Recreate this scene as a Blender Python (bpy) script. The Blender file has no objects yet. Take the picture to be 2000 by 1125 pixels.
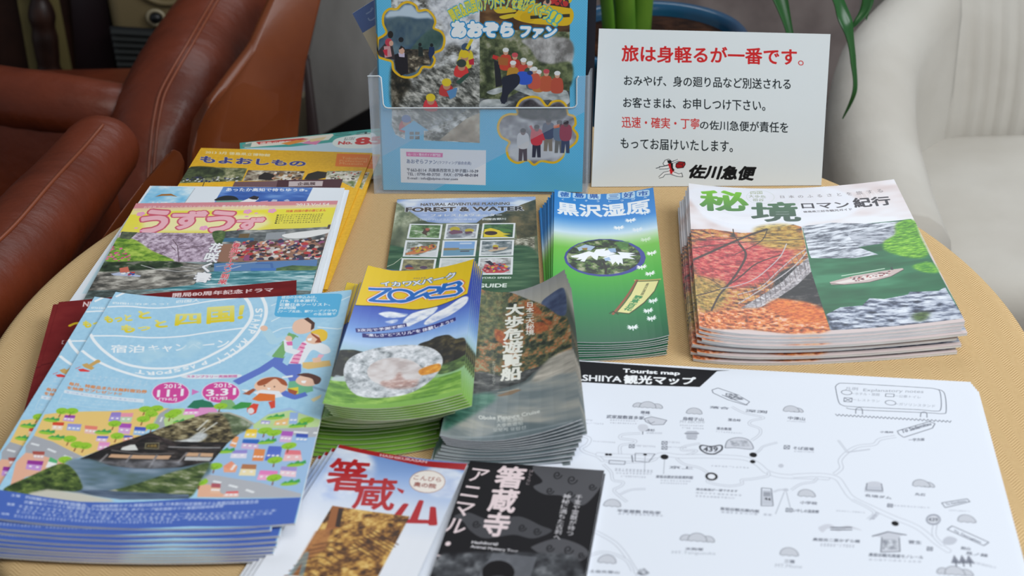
import bpy, bmesh, math, random
import numpy as np
from mathutils import Vector, Matrix
PI=math.pi
sc=bpy.context.scene
C=sc.collection
# ---------------------------------------------------------------- camera, world, lights, exposure
TZ=0.70                                   # height of the cloth-covered table top
cam=bpy.data.objects.new('camera',bpy.data.cameras.new('camera')); C.objects.link(cam); sc.camera=cam
cam.location=(0,0,TZ+0.5801)
pitch,roll=0.5479,-0.0203
cp,sp=math.cos(pitch),math.sin(pitch)
fw=Vector((0,cp,-sp)); u0=Vector((0,sp,cp)); r0=Vector((1,0,0))
rr=r0*math.cos(roll)+u0*math.sin(roll); uu=-r0*math.sin(roll)+u0*math.cos(roll)
M=Matrix((rr,uu,-fw)).transposed(); cam.rotation_euler=M.to_euler()
cam.data.sensor_width=36; cam.data.lens=36*2432.6/2000
cam.data.dof.use_dof=True; cam.data.dof.focus_distance=1.18; cam.data.dof.aperture_fstop=7.5
cam.data.clip_start=.02
w=bpy.data.worlds.new('world'); sc.world=w; w.use_nodes=True
bg=w.node_tree.nodes['Background']; bg.inputs[0].default_value=(.80,.90,1,1); bg.inputs[1].default_value=.24
def area(name,loc,aim,size,power,col):
    l=bpy.data.lights.new(name,'AREA'); l.shape='RECTANGLE'; l.size,l.size_y=size; l.energy=power; l.color=col
    o=bpy.data.objects.new(name,l); C.objects.link(o); o.location=loc
    o.rotation_euler=(Vector(aim)-Vector(loc)).to_track_quat('-Z','Y').to_euler(); return o
area('window_light',(1.75,.35,2.45),(0,.95,.7),(1.7,1.4),53,(.92,.96,1))
area('back_sheen_light',(.35,2.75,2.25),(0,.95,.7),(1.5,1.0),15,(.90,.95,1))  # area light added for sheen on the covers; no actual window here
area('overhead_fill_light',(.3,.2,2.6),(0,1.0,.7),(.9,.9),9,(1,.93,.82))  # weak warm fill added overhead, not a lamp of the room
sc.view_settings.view_transform='Standard'; sc.view_settings.look='None'; sc.view_settings.gamma=1
sc.view_settings.use_curve_mapping=False; sc.view_settings.exposure=0.0
# ---------------------------------------------------------------- object helpers
def tag(o,label=None,cat=None,group=None,kind=None):
    if label: o['label']=label
    if cat: o['category']=cat
    if group: o['group']=group
    if kind: o['kind']=kind
    return o
def obj(name,me,mats=(),parent=None,loc=None):
    o=bpy.data.objects.new(name,me); C.objects.link(o)
    for m in (mats if isinstance(mats,(list,tuple)) else [mats]):
        if m and m.name not in [x.name for x in me.materials if x]: me.materials.append(m)
    if parent: o.parent=parent
    if loc is not None: o.location=loc
    return o
def empty(name,loc,label,cat,group=None):
    o=bpy.data.objects.new(name,None); C.objects.link(o); o.location=loc; o.empty_display_size=.05
    bpy.context.view_layer.update() if 0 else None
    return tag(o,label,cat,group)
def mesh(name,v,f,smooth=False,uv=None,mi=None):
    me=bpy.data.meshes.new(name); me.from_pydata([tuple(map(float,p)) for p in v],[],[tuple(map(int,q)) for q in f]); 
    if uv is not None:
        l=me.uv_layers.new(name='UVMap'); idx=np.empty(len(me.loops),np.int32); me.loops.foreach_get('vertex_index',idx)
        l.data.foreach_set('uv',np.asarray(uv,np.float32)[idx].ravel())
    if mi is not None: me.polygons.foreach_set('material_index',np.asarray(mi,np.int32))
    if smooth: me.polygons.foreach_set('use_smooth',np.ones(len(me.polygons),bool))
    me.update(); return me
def rel(v,o): return [(p[0]-o[0],p[1]-o[1],p[2]-o[2]) for p in v]
def box(name,x0,x1,y0,y1,z0,z1,mat,parent=None,bev=.0,seg=2,org=(0,0,0)):
    bm=bmesh.new(); bmesh.ops.create_cube(bm,size=1)
    for v in bm.verts: v.co=Vector(((x0+x1)/2+v.co.x*(x1-x0),(y0+y1)/2+v.co.y*(y1-y0),(z0+z1)/2+v.co.z*(z1-z0)))-Vector(org)
    if bev: bmesh.ops.bevel(bm,geom=bm.edges[:],offset=bev,segments=seg,affect='EDGES',profile=.5)
    me=bpy.data.meshes.new(name); bm.to_mesh(me); bm.free()
    if bev: me.polygons.foreach_set('use_smooth',np.ones(len(me.polygons),bool))
    return obj(name,me,mat,parent)
def cat(P,n=8,closed=False):
    P=np.asarray(P,float); N=len(P); out=[]
    rng=range(N) if closed else range(N-1)
    for i in rng:
        if closed: a,b,c,d=P[(i-1)%N],P[i],P[(i+1)%N],P[(i+2)%N]
        else: a,b,c,d=P[max(i-1,0)],P[i],P[i+1],P[min(i+2,N-1)]
        for k in range(n):
            t=k/n; out.append(.5*((2*b)+(c-a)*t+(2*a-5*b+4*c-d)*t*t+(3*b-a-3*c+d)*t**3))
    if not closed: out.append(P[-1])
    return np.array(out)
def sweep(path,ra,rb,n=20,caps=True,sub=6,up=(0,0,1),org=(0,0,0),wob=0,seed=0,power=2.):
    """tube along path: half width ra (sideways) and rb (upwards) per point, rounded ends"""
    K=np.c_[np.asarray(path,float),ra*np.ones(len(path)) if np.isscalar(ra) else ra,rb*np.ones(len(path)) if np.isscalar(rb) else rb]
    K=cat(K,sub); P=K[:,:3]
    T=np.gradient(P,axis=0); T/=np.linalg.norm(T,axis=1)[:,None]
    rows=[]; upv=np.array(up,float); rs=np.random.RandomState(seed)
    ks=[(0,-1)]*5+[(i,0) for i in range(len(P))]+[(len(P)-1,1)]*5 if caps else [(i,0) for i in range(len(P))]
    ca=0
    for q,(i,e) in enumerate(ks):
        t=T[i]; s=np.cross(t,upv); s/=np.linalg.norm(s)+1e-9; u=np.cross(s,t); a,b=K[i,3],K[i,4]; c0=P[i]; m=1.
        if e==-1: an=(q)/5*PI/2; m=math.sin(an) if q else .02; c0=P[i]-t*math.cos(an)*min(a,b)*.9
        if e==1: j=q-(len(ks)-5)+1; an=j/5*PI/2; m=max(.02,math.cos(an)); c0=P[i]+t*math.sin(an)*min(a,b)*.9
        ring=[]
        for k in range(n):
            th=2*PI*k/n; cx,sx=math.cos(th),math.sin(th)
            cx=math.copysign(abs(cx)**(2/power),cx); sx=math.copysign(abs(sx)**(2/power),sx)
            ww=1+wob*math.sin(i*1.9+k*2.1+3*math.sin(k*1.3+i*.35))
            ring.append(c0+s*a*m*cx*ww+u*b*m*sx*ww)
        rows.append(ring)
    V=np.array(rows).reshape(-1,3)-np.array(org); F=[]
    R=len(rows)
    for r in range(R-1):
        for k in range(n): F.append((r*n+k,r*n+(k+1)%n,(r+1)*n+(k+1)%n,(r+1)*n+k))
    F.append(tuple(range(n-1,-1,-1))); F.append(tuple((R-1)*n+k for k in range(n)))
    return V,F
def tube(name,path,r,mat,parent=None,rb=None,n=12,sub=5,org=(0,0,0),**k):
    V,F=sweep(path,r,r if rb is None else rb,n=n,sub=sub,org=org,**k)
    o=obj(name,mesh(name,V,F,True),mat,parent)
    bm=bmesh.new(); bm.from_mesh(o.data); bmesh.ops.recalc_face_normals(bm,faces=bm.faces); bm.to_mesh(o.data); bm.free(); return o
def slab(name,pts,depth,mat,parent=None,bev=.0,seg=3,org=(0,0,0)):
    """polygon in space given thickness along depth vector, edges rounded"""
    bm=bmesh.new(); vs=[bm.verts.new(Vector(p)-Vector(org)) for p in pts]; f=bm.faces.new(vs)
    ret=bmesh.ops.extrude_face_region(bm,geom=[f]); d=Vector(depth)
    for g in ret['geom']:
        if isinstance(g,bmesh.types.BMVert): g.co+=d
    bmesh.ops.recalc_face_normals(bm,faces=bm.faces)
    if bev: bmesh.ops.bevel(bm,geom=bm.edges[:],offset=bev,segments=seg,affect='EDGES',profile=.5,clamp_overlap=True)
    me=bpy.data.meshes.new(name); bm.to_mesh(me); bm.free()
    if bev:
        me.polygons.foreach_set('use_smooth',np.ones(len(me.polygons),bool))
    return obj(name,me,mat,parent)
# ---------------------------------------------------------------- materials
def mat(name,col,rough=.5,spec=.5,metal=0,bump=None,noise=None,coat=0,alpha=1):
    m=bpy.data.materials.new(name); m.use_nodes=True; nt=m.node_tree; b=nt.nodes['Principled BSDF']
    lin=lambda c:tuple(((x/255)/12.92 if x/255<=.04045 else ((x/255+.055)/1.055)**2.4) for x in c)
    b.inputs['Base Color'].default_value=(*lin(col),1); b.inputs['Roughness'].default_value=rough
    b.inputs['Specular IOR Level'].default_value=spec; b.inputs['Metallic'].default_value=metal; b.inputs['Coat Weight'].default_value=coat
    tc=nt.nodes.new('ShaderNodeTexCoord')
    if noise:
        c2,scale,detail=noise[:3]; n=nt.nodes.new('ShaderNodeTexNoise'); n.inputs['Scale'].default_value=scale; n.inputs['Detail'].default_value=detail
        mp=nt.nodes.new('ShaderNodeMapping'); nt.links.new(tc.outputs['Object'],mp.inputs[0]); nt.links.new(mp.outputs[0],n.inputs['Vector'])
        if len(noise)>3: mp.inputs['Scale'].default_value=noise[3]
        r=nt.nodes.new('ShaderNodeValToRGB'); r.color_ramp.elements[0].position=.35; r.color_ramp.elements[1].position=.65
        r.color_ramp.elements[0].color=(*lin(col),1); r.color_ramp.elements[1].color=(*lin(c2),1)
        nt.links.new(n.outputs[0],r.inputs[0]); nt.links.new(r.outputs[0],b.inputs['Base Color'])
    if bump:
        s,st,dist=bump[:3]; n=nt.nodes.new('ShaderNodeTexNoise'); n.inputs['Scale'].default_value=s; n.inputs['Detail'].default_value=6
        mp=nt.nodes.new('ShaderNodeMapping'); nt.links.new(tc.outputs['Object'],mp.inputs[0]); nt.links.new(mp.outputs[0],n.inputs['Vector'])
        if len(bump)>3: mp.inputs['Scale'].default_value=bump[3]
        bp=nt.nodes.new('ShaderNodeBump'); bp.inputs['Strength'].default_value=st; bp.inputs['Distance'].default_value=dist
        nt.links.new(n.outputs[0],bp.inputs['Height']); nt.links.new(bp.outputs[0],b.inputs['Normal'])
    return m
def printed(name,img,rough=.38,coat=.25):
    m=bpy.data.materials.new(name); m.use_nodes=True; nt=m.node_tree; b=nt.nodes['Principled BSDF']
    t=nt.nodes.new('ShaderNodeTexImage'); t.image=img; t.extension='EXTEND'; t.interpolation='Cubic'
    nt.links.new(t.outputs[0],b.inputs['Base Color']); b.inputs['Roughness'].default_value=rough; b.inputs['Coat Weight'].default_value=coat; b.inputs['Coat Roughness'].default_value=.28; b.inputs['Specular IOR Level'].default_value=.5 if coat else .2
    return m
# ---------------------------------------------------------------- print studio: flat artwork drawn in millimetres on each cover
_gl={}
def glyphs(s,track=1.):
    k=(s,track)
    if k in _gl: return _gl[k]
    c=bpy.data.curves.new('t','FONT'); c.body=s; c.resolution_u=3; c.space_character=track
    o=bpy.data.objects.new('t',c); C.objects.link(o); bpy.context.view_layer.update()
    me=o.evaluated_get(bpy.context.evaluated_depsgraph_get()).to_mesh()
    v=np.empty(len(me.vertices)*3,np.float32); me.vertices.foreach_get('co',v); v=v.reshape(-1,3)[:,:2].astype(float)
    me.calc_loop_triangles(); t=np.empty(len(me.loop_triangles)*3,np.int32); me.loop_triangles.foreach_get('vertices',t); t=t.reshape(-1,3)
    # outline edges are those that belong to a single triangle (matched by position)
    key=np.unique(np.round(v,4),axis=0,return_inverse=True)[1].ravel() if len(v) else np.zeros(0,int)
    e=np.concatenate([t[:,[0,1]],t[:,[1,2]],t[:,[2,0]]]) if len(t) else np.zeros((0,2),int)
    ke=np.sort(key[e],1) if len(e) else e; _,ix,ct=np.unique(ke,axis=0,return_index=True,return_counts=True) if len(e) else (0,np.zeros(0,int),np.zeros(0,int)); bd=e[ix[ct==1]]
    bpy.data.objects.remove(o); bpy.data.curves.remove(c)
    _gl[k]=(v,t,bd); return _gl[k]
SS=3
def coverage(E,W,H):
    """antialiased coverage of closed outlines given as edges (x0,y0,x1,y1)"""
    x0,y0,x1,y1=E.T
    bx0=int(max(0,math.floor(min(x0.min(),x1.min())))); bx1=int(min(W,math.ceil(max(x0.max(),x1.max()))+1))
    by0=int(max(0,math.floor(min(y0.min(),y1.min())))); by1=int(min(H,math.ceil(max(y0.max(),y1.max()))+1))
    if bx1<=bx0 or by1<=by0: return None
    w,h=bx1-bx0,by1-by0
    d=np.where(y1>y0,1.,-1.); ya=np.minimum(y0,y1); yb=np.maximum(y0,y1)
    s=(np.ceil((ya-by0)*SS-.5)).astype(int).clip(0,h*SS); e=(np.ceil((yb-by0)*SS-.5)).astype(int).clip(0,h*SS)
    n=(e-s).clip(0); i=np.repeat(np.arange(len(n)),n)
    if len(i)==0: return None
    r=s[i]+(np.arange(len(i))-np.repeat(np.cumsum(n)-n,n))
    yy=(r+.5)/SS+by0; t=(yy-y0[i])/(y1[i]-y0[i]); x=(x0[i]+t*(x1[i]-x0[i])-bx0).clip(0,w-.001)
    fl=np.floor(x).astype(int); fr=x-fl
    acc=np.zeros((h*SS,w+2)); np.add.at(acc,(r,fl),d[i]*(1-fr)); np.add.at(acc,(r,fl+1),d[i]*fr)
    a=np.abs(np.cumsum(acc,1))[:,:w].clip(0,1).reshape(h,SS,w).mean(1)
    return bx0,by0,a.astype(np.float32)
def edges(P): P=np.asarray(P,float); return np.c_[P,np.roll(P,-1,0)]
def blur(a,r):
    k=int(max(1,r))
    for _ in range(2):
        for ax in (0,1):
            p=np.pad(a,[(k+1,k) if q==ax else (0,0) for q in (0,1)],mode='edge'); c=np.cumsum(p,ax)
            a=(np.take(c,range(2*k+1,c.shape[ax]),ax)-np.take(c,range(0,c.shape[ax]-2*k-1),ax))/(2*k+1)
    return a
def fbm(w,h,cx,cy,octv,seed,ang=0.):
    rs=np.random.RandomState(seed); out=np.zeros((h,w)); amp=1.; tot=0
    Y,X=np.mgrid[0:h,0:w].astype(float)
    if ang: X,Y=X*math.cos(ang)-Y*math.sin(ang),X*math.sin(ang)+Y*math.cos(ang)
    for o in range(octv):
        gx,gy=X/max(cx,1.),Y/max(cy,1.); gx=gx-gx.min(); gy=gy-gy.min()
        G=rs.rand(int(gy.max())+3,int(gx.max())+3); ix=gx.astype(int); iy=gy.astype(int); fx=gx-ix; fy=gy-iy
        fx=fx*fx*(3-2*fx); fy=fy*fy*(3-2*fy)
        v=(G[iy,ix]*(1-fx)+G[iy,ix+1]*fx)*(1-fy)+(G[iy+1,ix]*(1-fx)+G[iy+1,ix+1]*fx)*fy
        out+=v*amp; tot+=amp; amp*=.62; cx/=2.1; cy/=2.1
        if cx<1 and cy<1: break
    out/=tot; return ((out-out.mean())/(out.std()+1e-6)*.21+.5).clip(0,1)
class Cv:
    def __init__(s,name,w,h,S):
        s.n,s.w,s.h,s.S=name,w,h,S; s.W,s.H=int(w*S),int(h*S); s.a=np.ones((s.H,s.W,3),np.float32)
    def N(s,p):
        if isinstance(p,str): return np.array([[float(x) for x in q.split(',')] for q in p.split()])
        return np.array(p,float)
    def F(s,c): s.a[:]=np.array(c,np.float32)/255
    def smooth(s,P,closed=1): return cat(s.N(P),6,bool(closed))
    def put(s,cv,col,a=1.):
        if cv is None: return
        x,y,m=cv; h,w=m.shape; t=s.a[y:y+h,x:x+w]; c=np.asarray(col,np.float32)/255 if not isinstance(col,np.ndarray) else col
        m=(m*a)[...,None]; t[:]=t*(1-m)+c*m
    def msk(s,P,soft=0,sm=0):
        P=s.N(P)
        if len(P)<3: return None
        if sm: P=cat(P,6,True)
        cv=coverage(edges(P*s.S),s.W,s.H)
        if cv and soft:
            x,y,m=cv; k=int(soft*s.S); x0,y0=max(0,x-k),max(0,y-k); x1,y1=min(s.W,x+m.shape[1]+k),min(s.H,y+m.shape[0]+k)
            M=np.zeros((y1-y0,x1-x0),np.float32); M[y-y0:y-y0+m.shape[0],x-x0:x-x0+m.shape[1]]=m
            cv=(x0,y0,blur(M,max(1,soft*s.S/2)).astype(np.float32))
        return cv
    def P(s,P,col,a=1.,sm=0,soft=0): s.put(s.msk(P,soft,sm),col,a)
    def GP(s,P,c0,c1):
        cv=s.msk(P); h=cv[2].shape[0]; t=np.linspace(0,1,h)[:,None,None]; s.put(cv,((np.array(c0)*(1-t)+np.array(c1)*t)/255*np.ones((1,cv[2].shape[1],1))).astype(np.float32))
    def GV(s,st):
        y=(np.arange(s.H)+.5)/s.H; xs=[q[0] for q in st]; s.a[:]=np.stack([np.interp(y,xs,[q[1][k] for q in st]) for k in range(3)],-1)[:,None,:]/255
    def X(s,P,pal,cell,seed,octv=3,a=1.,soft=0,ang=0.,sm=0):
        sm=sm or soft>0
        cv=(0,0,np.ones((s.H,s.W),np.float32)) if P is None else s.msk(P,soft,sm)
        if cv is None: return
        x,y,m=cv; h,w=m.shape; f=fbm(w,h,cell[0]*s.S,cell[1]*s.S,octv,seed,ang); f=((f-.5)*1.15+.5).clip(0,1)
        xs=[q[0] for q in pal]; col=np.stack([np.interp(f,xs,[q[1][k] for q in pal]) for k in range(3)],-1).astype(np.float32)/255
        s.put(cv,col,a)
    def L(s,P,w,col,a=1.,sm=0):
        P=s.N(P)
        if w<=0 or len(P)<2: return
        if sm and len(P)>2: P=cat(P,6)
        P=P*s.S; r=w*s.S/2; E=[]
        for i in range(len(P)-1):
            p,q=P[i],P[i+1]; d=q-p; l=np.hypot(*d)
            if l<1e-6: continue
            d/=l; n=np.array([-d[1],d[0]]); Q=np.array([p+n*r,q+n*r,q-n*r,p-n*r]); E.append(edges(Q))
            if i and r>1.2:
                t=np.linspace(0,2*PI,9)[:-1]; E.append(edges(p+r*np.c_[np.cos(t),-np.sin(t)]))
        if E: s.put(coverage(np.concatenate(E),s.W,s.H),col,a)
    def ell(s,x,y,rx,ry,n=16): t=np.linspace(0,2*PI,n,endpoint=False); return np.c_[x+rx*np.cos(t),y+ry*np.sin(t)]
    def arc(s,c,r,a0,a1): x,y=s.N(c)[0]; t=np.radians(np.linspace(a0,a1,40)); return np.c_[x+r[0]*np.cos(t),y+r[1]*np.sin(t)]
    def arc2(s,c,p,q):
        c,p,q=s.N(c)[0],s.N(p)[0],s.N(q)[0]; t=np.linspace(0,2*PI,30)[:,None]; return c+(p-c)*np.cos(t)+(q-c)*np.sin(t)
    def mix(s,A,B,t): A,B=s.N(A),s.N(B); return [A[0]*(1-t)+A[1]*t,B[0]*(1-t)+B[1]*t]
    def sub(s,q,u0,v0,u1,v1):
        f=lambda u,v:(q[0]*(1-u)+q[1]*u)*(1-v)+(q[3]*(1-u)+q[2]*u)*v
        return np.array([f(u0,v0),f(u1,v0),f(u1,v1),f(u0,v1)])
    def inset(s,q,f): return s.sub(q,f*.8,f,1-f*.8,1-f)
    def RR(s,q,r,col,a=1.):
        q=s.N(q); out=[]
        for i in range(4):
            p,A,B=q[i],q[i-1]-q[i],q[(i+1)%4]-q[i]; A=A/np.hypot(*A)*r; B=B/np.hypot(*B)*r
            out+=[p+A,p+A*.3+B*.3-0*(A+B),p+B]
        s.P(out,col,a)
    def B(s,P,n,sz,cols,seed,a=1.):
        P=s.N(P); lo,hi=P.min(0),P.max(0); rs=np.random.RandomState(seed); k=0
        cv=s.msk(P)
        if cv is None: return
        x0,y0,m=cv
        for _ in range(n*4):
            if k>=n: break
            p=lo+(hi-lo)*rs.rand(2); ix,iy=int(p[0]*s.S)-x0,int(p[1]*s.S)-y0
            if not(0<=ix<m.shape[1] and 0<=iy<m.shape[0]) or m[iy,ix]<.5: continue
            r=rs.uniform(*sz)/2; s.P(s.ell(p[0],p[1],r*rs.uniform(.7,1.2),r*rs.uniform(.7,1.2),8),cols[rs.randint(len(cols))],a); k+=1
    def D(s,q,col,n,sag=0):
        """a line of print too small to read: short uneven strokes"""
        q=s.N(q); rs=np.random.RandomState(int(abs(q[0][0]*7+q[0][1]*13))%9999); u=0.
        cw=1./(n*1.25)
        while u<1-cw:
            g=cw*rs.uniform(.7,1.05)
            for (a0,b0,a1,b1) in ((0,.1,1,.3),(0,.7,1,.9),(.35,0,.6,1)):
                if rs.rand()<.8: s.P(s.sub(q,u+g*a0,b0,u+g*a1,b1),col,.75)
            u+=cw*1.12
    def dots(s,col,pitch,r):
        Y,X=np.mgrid[0:s.H,0:s.W]/s.S; row=np.floor(Y/(pitch/2)); fx=((X+(row%2)*pitch/2)%pitch)-pitch/2; fy=(Y%(pitch/2))-pitch/4
        m=np.clip((r*.62-np.hypot(fx,fy))*s.S+.5,0,1)[...,None]; s.a[:]=s.a*(1-m)+np.array(col,np.float32)/255*m
    def _tri(s,v,t,lo,hi,q,col,a,grad=None,fat=0.,bd=None):
        def mp(v):
            n=(v-lo)/(hi-lo); u,w=n[:,0:1],1-n[:,1:2]
            return ((q[0]*(1-u)+q[1]*u)*(1-w)+(q[3]*(1-u)+q[2]*u)*w)*s.S
        def ori(T):
            ar=(T[:,1,0]-T[:,0,0])*(T[:,2,1]-T[:,0,1])-(T[:,2,0]-T[:,0,0])*(T[:,1,1]-T[:,0,1]); T=T.copy(); T[ar<0]=T[ar<0][:,::-1]; return T
        T=ori(mp(v)[t]); E=[np.concatenate([np.c_[T[:,0],T[:,1]],np.c_[T[:,1],T[:,2]],np.c_[T[:,2],T[:,0]]])]
        if fat>0 and len(bd):
            A,B=v[bd[:,0]],v[bd[:,1]]; d=B-A; l=np.hypot(*d.T)[:,None]+1e-9; n=np.c_[-d[:,1],d[:,0]]/l*fat
            Q=np.stack([A+n,B+n,B-n,A-n],1); Qp=ori(mp(Q.reshape(-1,2)).reshape(-1,4,2)); E.append(np.concatenate([np.c_[Qp[:,k],Qp[:,(k+1)%4]] for k in range(4)]))
            th=np.arange(6)*PI/3; O=(A[:,None,:]+fat*np.stack([np.cos(th),np.sin(th)],-1)[None]); Op=ori(mp(O.reshape(-1,2)).reshape(-1,6,2)); E.append(np.concatenate([np.c_[Op[:,k],Op[:,(k+1)%6]] for k in range(6)]))
        cv=coverage(np.concatenate(E),s.W,s.H)
        if cv and grad is not None:
            h,w_=cv[2].shape; g=np.linspace(0,1,h)[:,None,None]; col=((np.array(grad[0])*(1-g)+np.array(grad[1])*g)/255*np.ones((1,w_,1))).astype(np.float32)
        s.put(cv,col,a)
    def T(s,txt,q,col,bold=0.,outl=None,grad=None,track=1.,a=1.,turn=0,em=False):
        q=s.N(q)
        if turn: q=np.array([q[1],q[2],q[3],q[0]])
        v,t,bd=glyphs(txt,track); bold=max(bold,0)*.62
        if len(t)==0: return
        lo,hi=v.min(0)-bold,v.max(0)+bold
        if em: lo,hi=np.array([0,-.14]),np.array([1,.86])
        if outl: s._tri(v,t,lo,hi,q,outl[0],a,None,bold+outl[1]*.8,bd)
        s._tri(v,t,lo,hi,q,col,a,grad,bold,bd)
    def V(s,txt,q,col,bold=0.,outl=None,fat=0):
        q=s.N(q); n=len(txt)
        for i,ch in enumerate(txt):
            c=s.sub(q,0,i/n,1,(i+1)/n)
            if ch in 'ーー': c=np.array([c[1],c[2],c[3],c[0]])
            s.T(ch,c,col,bold,outl,em=True)
    def image(s):
        im=bpy.data.images.new('print_'+s.n,s.W,s.H); A=np.ones((s.H,s.W,4),np.float32); A[...,:3]=s.a[::-1].clip(0,1)
        im.pixels.foreach_set(A.ravel()); im.pack(); return im
# control points (metres, world) of the upper face of each printed piece: 3 rows x 3 columns, head to foot
SURF={
 'teal':((210, 110),[[-0.2952,1.2512,0.71],[-0.1989,1.2712,0.71],[-0.1026,1.2911,0.71],[-0.2841,1.1974,0.708],[-0.1878,1.2173,0.708],[-0.0915,1.2372,0.708],[-0.2729,1.1435,0.706],[-0.1766,1.1634,0.706],[-0.0804,1.1834,0.706]]),
 'yellow':((210, 297),[[-0.3335,1.2347,0.713],[-0.2397,1.2238,0.713],[-0.1458,1.2129,0.713],[-0.3433,1.0924,0.711],[-0.2509,1.0852,0.711],[-0.1585,1.0779,0.711],[-0.3531,0.9501,0.709],[-0.2622,0.9465,0.709],[-0.1713,0.943,0.709]]),
 'kochi':((210, 230),[[-0.3652,1.1369,0.7165],[-0.2657,1.1301,0.7165],[-0.1663,1.1234,0.7165],[-0.3768,1.0146,0.714],[-0.2727,1.0148,0.714],[-0.1686,1.0151,0.714],[-0.3884,0.8922,0.7115],[-0.2797,0.8995,0.7115],[-0.171,0.9068,0.7115]]),
 'uzu':((210, 297),[[-0.3669,1.0901,0.721],[-0.2678,1.0885,0.721],[-0.1686,1.0869,0.721],[-0.37,0.9605,0.7175],[-0.2717,0.9599,0.7175],[-0.1734,0.9594,0.7175],[-0.373,0.8309,0.714],[-0.2757,0.8314,0.714],[-0.1783,0.8319,0.714]]),
 'maroon':((205, 297),[[-0.3896,0.9115,0.719],[-0.2891,0.9242,0.72],[-0.1886,0.9369,0.721],[-0.3709,0.7641,0.711],[-0.2704,0.7769,0.7115],[-0.17,0.7896,0.712],[-0.3522,0.6168,0.703],[-0.2517,0.6296,0.703],[-0.1513,0.6423,0.703]]),
 'blue':((210, 297),[[-0.3336,0.8968,0.737],[-0.2443,0.8876,0.734],[-0.1344,0.8924,0.737],[-0.3451,0.765,0.7305],[-0.2484,0.7546,0.7275],[-0.14,0.7562,0.7305],[-0.3566,0.6333,0.724],[-0.2525,0.6215,0.721],[-0.1455,0.62,0.724]]),
 'zorb':((100, 205),[[-0.1226,0.9173,0.746],[-0.0799,0.9087,0.745],[-0.0309,0.9076,0.756],[-0.1304,0.8211,0.745],[-0.0859,0.8143,0.7435],[-0.0342,0.819,0.751],[-0.1382,0.7248,0.744],[-0.0918,0.7198,0.742],[-0.0375,0.7304,0.746]]),
 'oboke':((100, 205),[[-0.0326,0.9048,0.73],[0.0043,0.8967,0.73],[0.0444,0.897,0.75],[-0.0434,0.8088,0.726],[-0.0017,0.8026,0.725],[0.0461,0.8037,0.743],[-0.0543,0.7127,0.722],[-0.0077,0.7084,0.72],[0.0478,0.7103,0.736]]),
 'forest':((148, 205),[[-0.1139,1.1206,0.704],[-0.0441,1.1204,0.704],[0.0256,1.1201,0.704],[-0.1143,1.0181,0.7035],[-0.0445,1.0179,0.7035],[0.0252,1.0176,0.7035],[-0.1147,0.9156,0.703],[-0.0449,0.9154,0.703],[0.0248,0.9151,0.703]]),
 'green':((100, 243),[[0.0442,1.1076,0.718],[0.0893,1.1034,0.714],[0.1422,1.1057,0.719],[0.0378,0.9759,0.716],[0.0892,0.9739,0.7125],[0.1349,0.9766,0.717],[0.0313,0.8443,0.714],[0.089,0.8444,0.711],[0.1277,0.8476,0.715]]),
 'hikyo':((210, 257),[[0.1748,1.0913,0.73],[0.2654,1.0801,0.728],[0.3715,1.0792,0.736],[0.1611,0.9619,0.728],[0.2467,0.9541,0.7248],[0.3686,0.9605,0.731],[0.1507,0.8413,0.727],[0.2297,0.8325,0.722],[0.3658,0.8417,0.726]]),
 'map':((400, 285),[[-0.0388,0.8432,0.703],[0.1594,0.8168,0.703],[0.3577,0.7905,0.703],[-0.0624,0.7026,0.703],[0.1358,0.6763,0.703],[0.3341,0.65,0.703],[-0.0861,0.5621,0.703],[0.1122,0.5358,0.703],[0.3104,0.5094,0.703]]),
 'hashi':((100, 205),[[-0.1287,0.7183,0.711],[-0.0828,0.7063,0.709],[-0.0342,0.6913,0.713],[-0.16,0.6207,0.7087],[-0.1115,0.6074,0.708],[-0.0617,0.5926,0.7102],[-0.1913,0.5231,0.7065],[-0.1403,0.5085,0.707],[-0.0892,0.4939,0.7075]]),
 'black':((100, 205),[[-0.0327,0.7002,0.708],[0.015,0.6933,0.708],[0.0628,0.6864,0.708],[-0.0538,0.5999,0.7062],[-0.0052,0.5928,0.7061],[0.0434,0.5857,0.706],[-0.0749,0.4996,0.7044],[-0.0255,0.4924,0.7042],[0.024,0.4851,0.704]]),
 'aozora':((205, 290),[[-0.123,1.1867,0.9904],[-0.0213,1.1799,0.9907],[0.0804,1.1731,0.9909],[-0.1262,1.1643,0.8472],[-0.0247,1.1574,0.8473],[0.0768,1.1506,0.8474],[-0.1295,1.1418,0.704],[-0.0282,1.135,0.704],[0.0731,1.1282,0.704]]),
 'sign':((231, 158),[[0.092,1.1939,0.8518],[0.2071,1.1903,0.8478],[0.3222,1.1868,0.8437],[0.0878,1.1699,0.7759],[0.2041,1.1664,0.7739],[0.3203,1.1629,0.7718],[0.0837,1.146,0.7],[0.2011,1.1424,0.7],[0.3185,1.1389,0.7]]),
 'holder':((218, 123),[[-0.1369,1.1559,0.821],[-0.0306,1.1506,0.8198],[0.0757,1.1452,0.8185],[-0.138,1.1484,0.7605],[-0.0314,1.1431,0.7599],[0.0753,1.1377,0.7593],[-0.1391,1.1409,0.7],[-0.0321,1.1356,0.7],[0.0748,1.1302,0.7]]),
}
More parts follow.
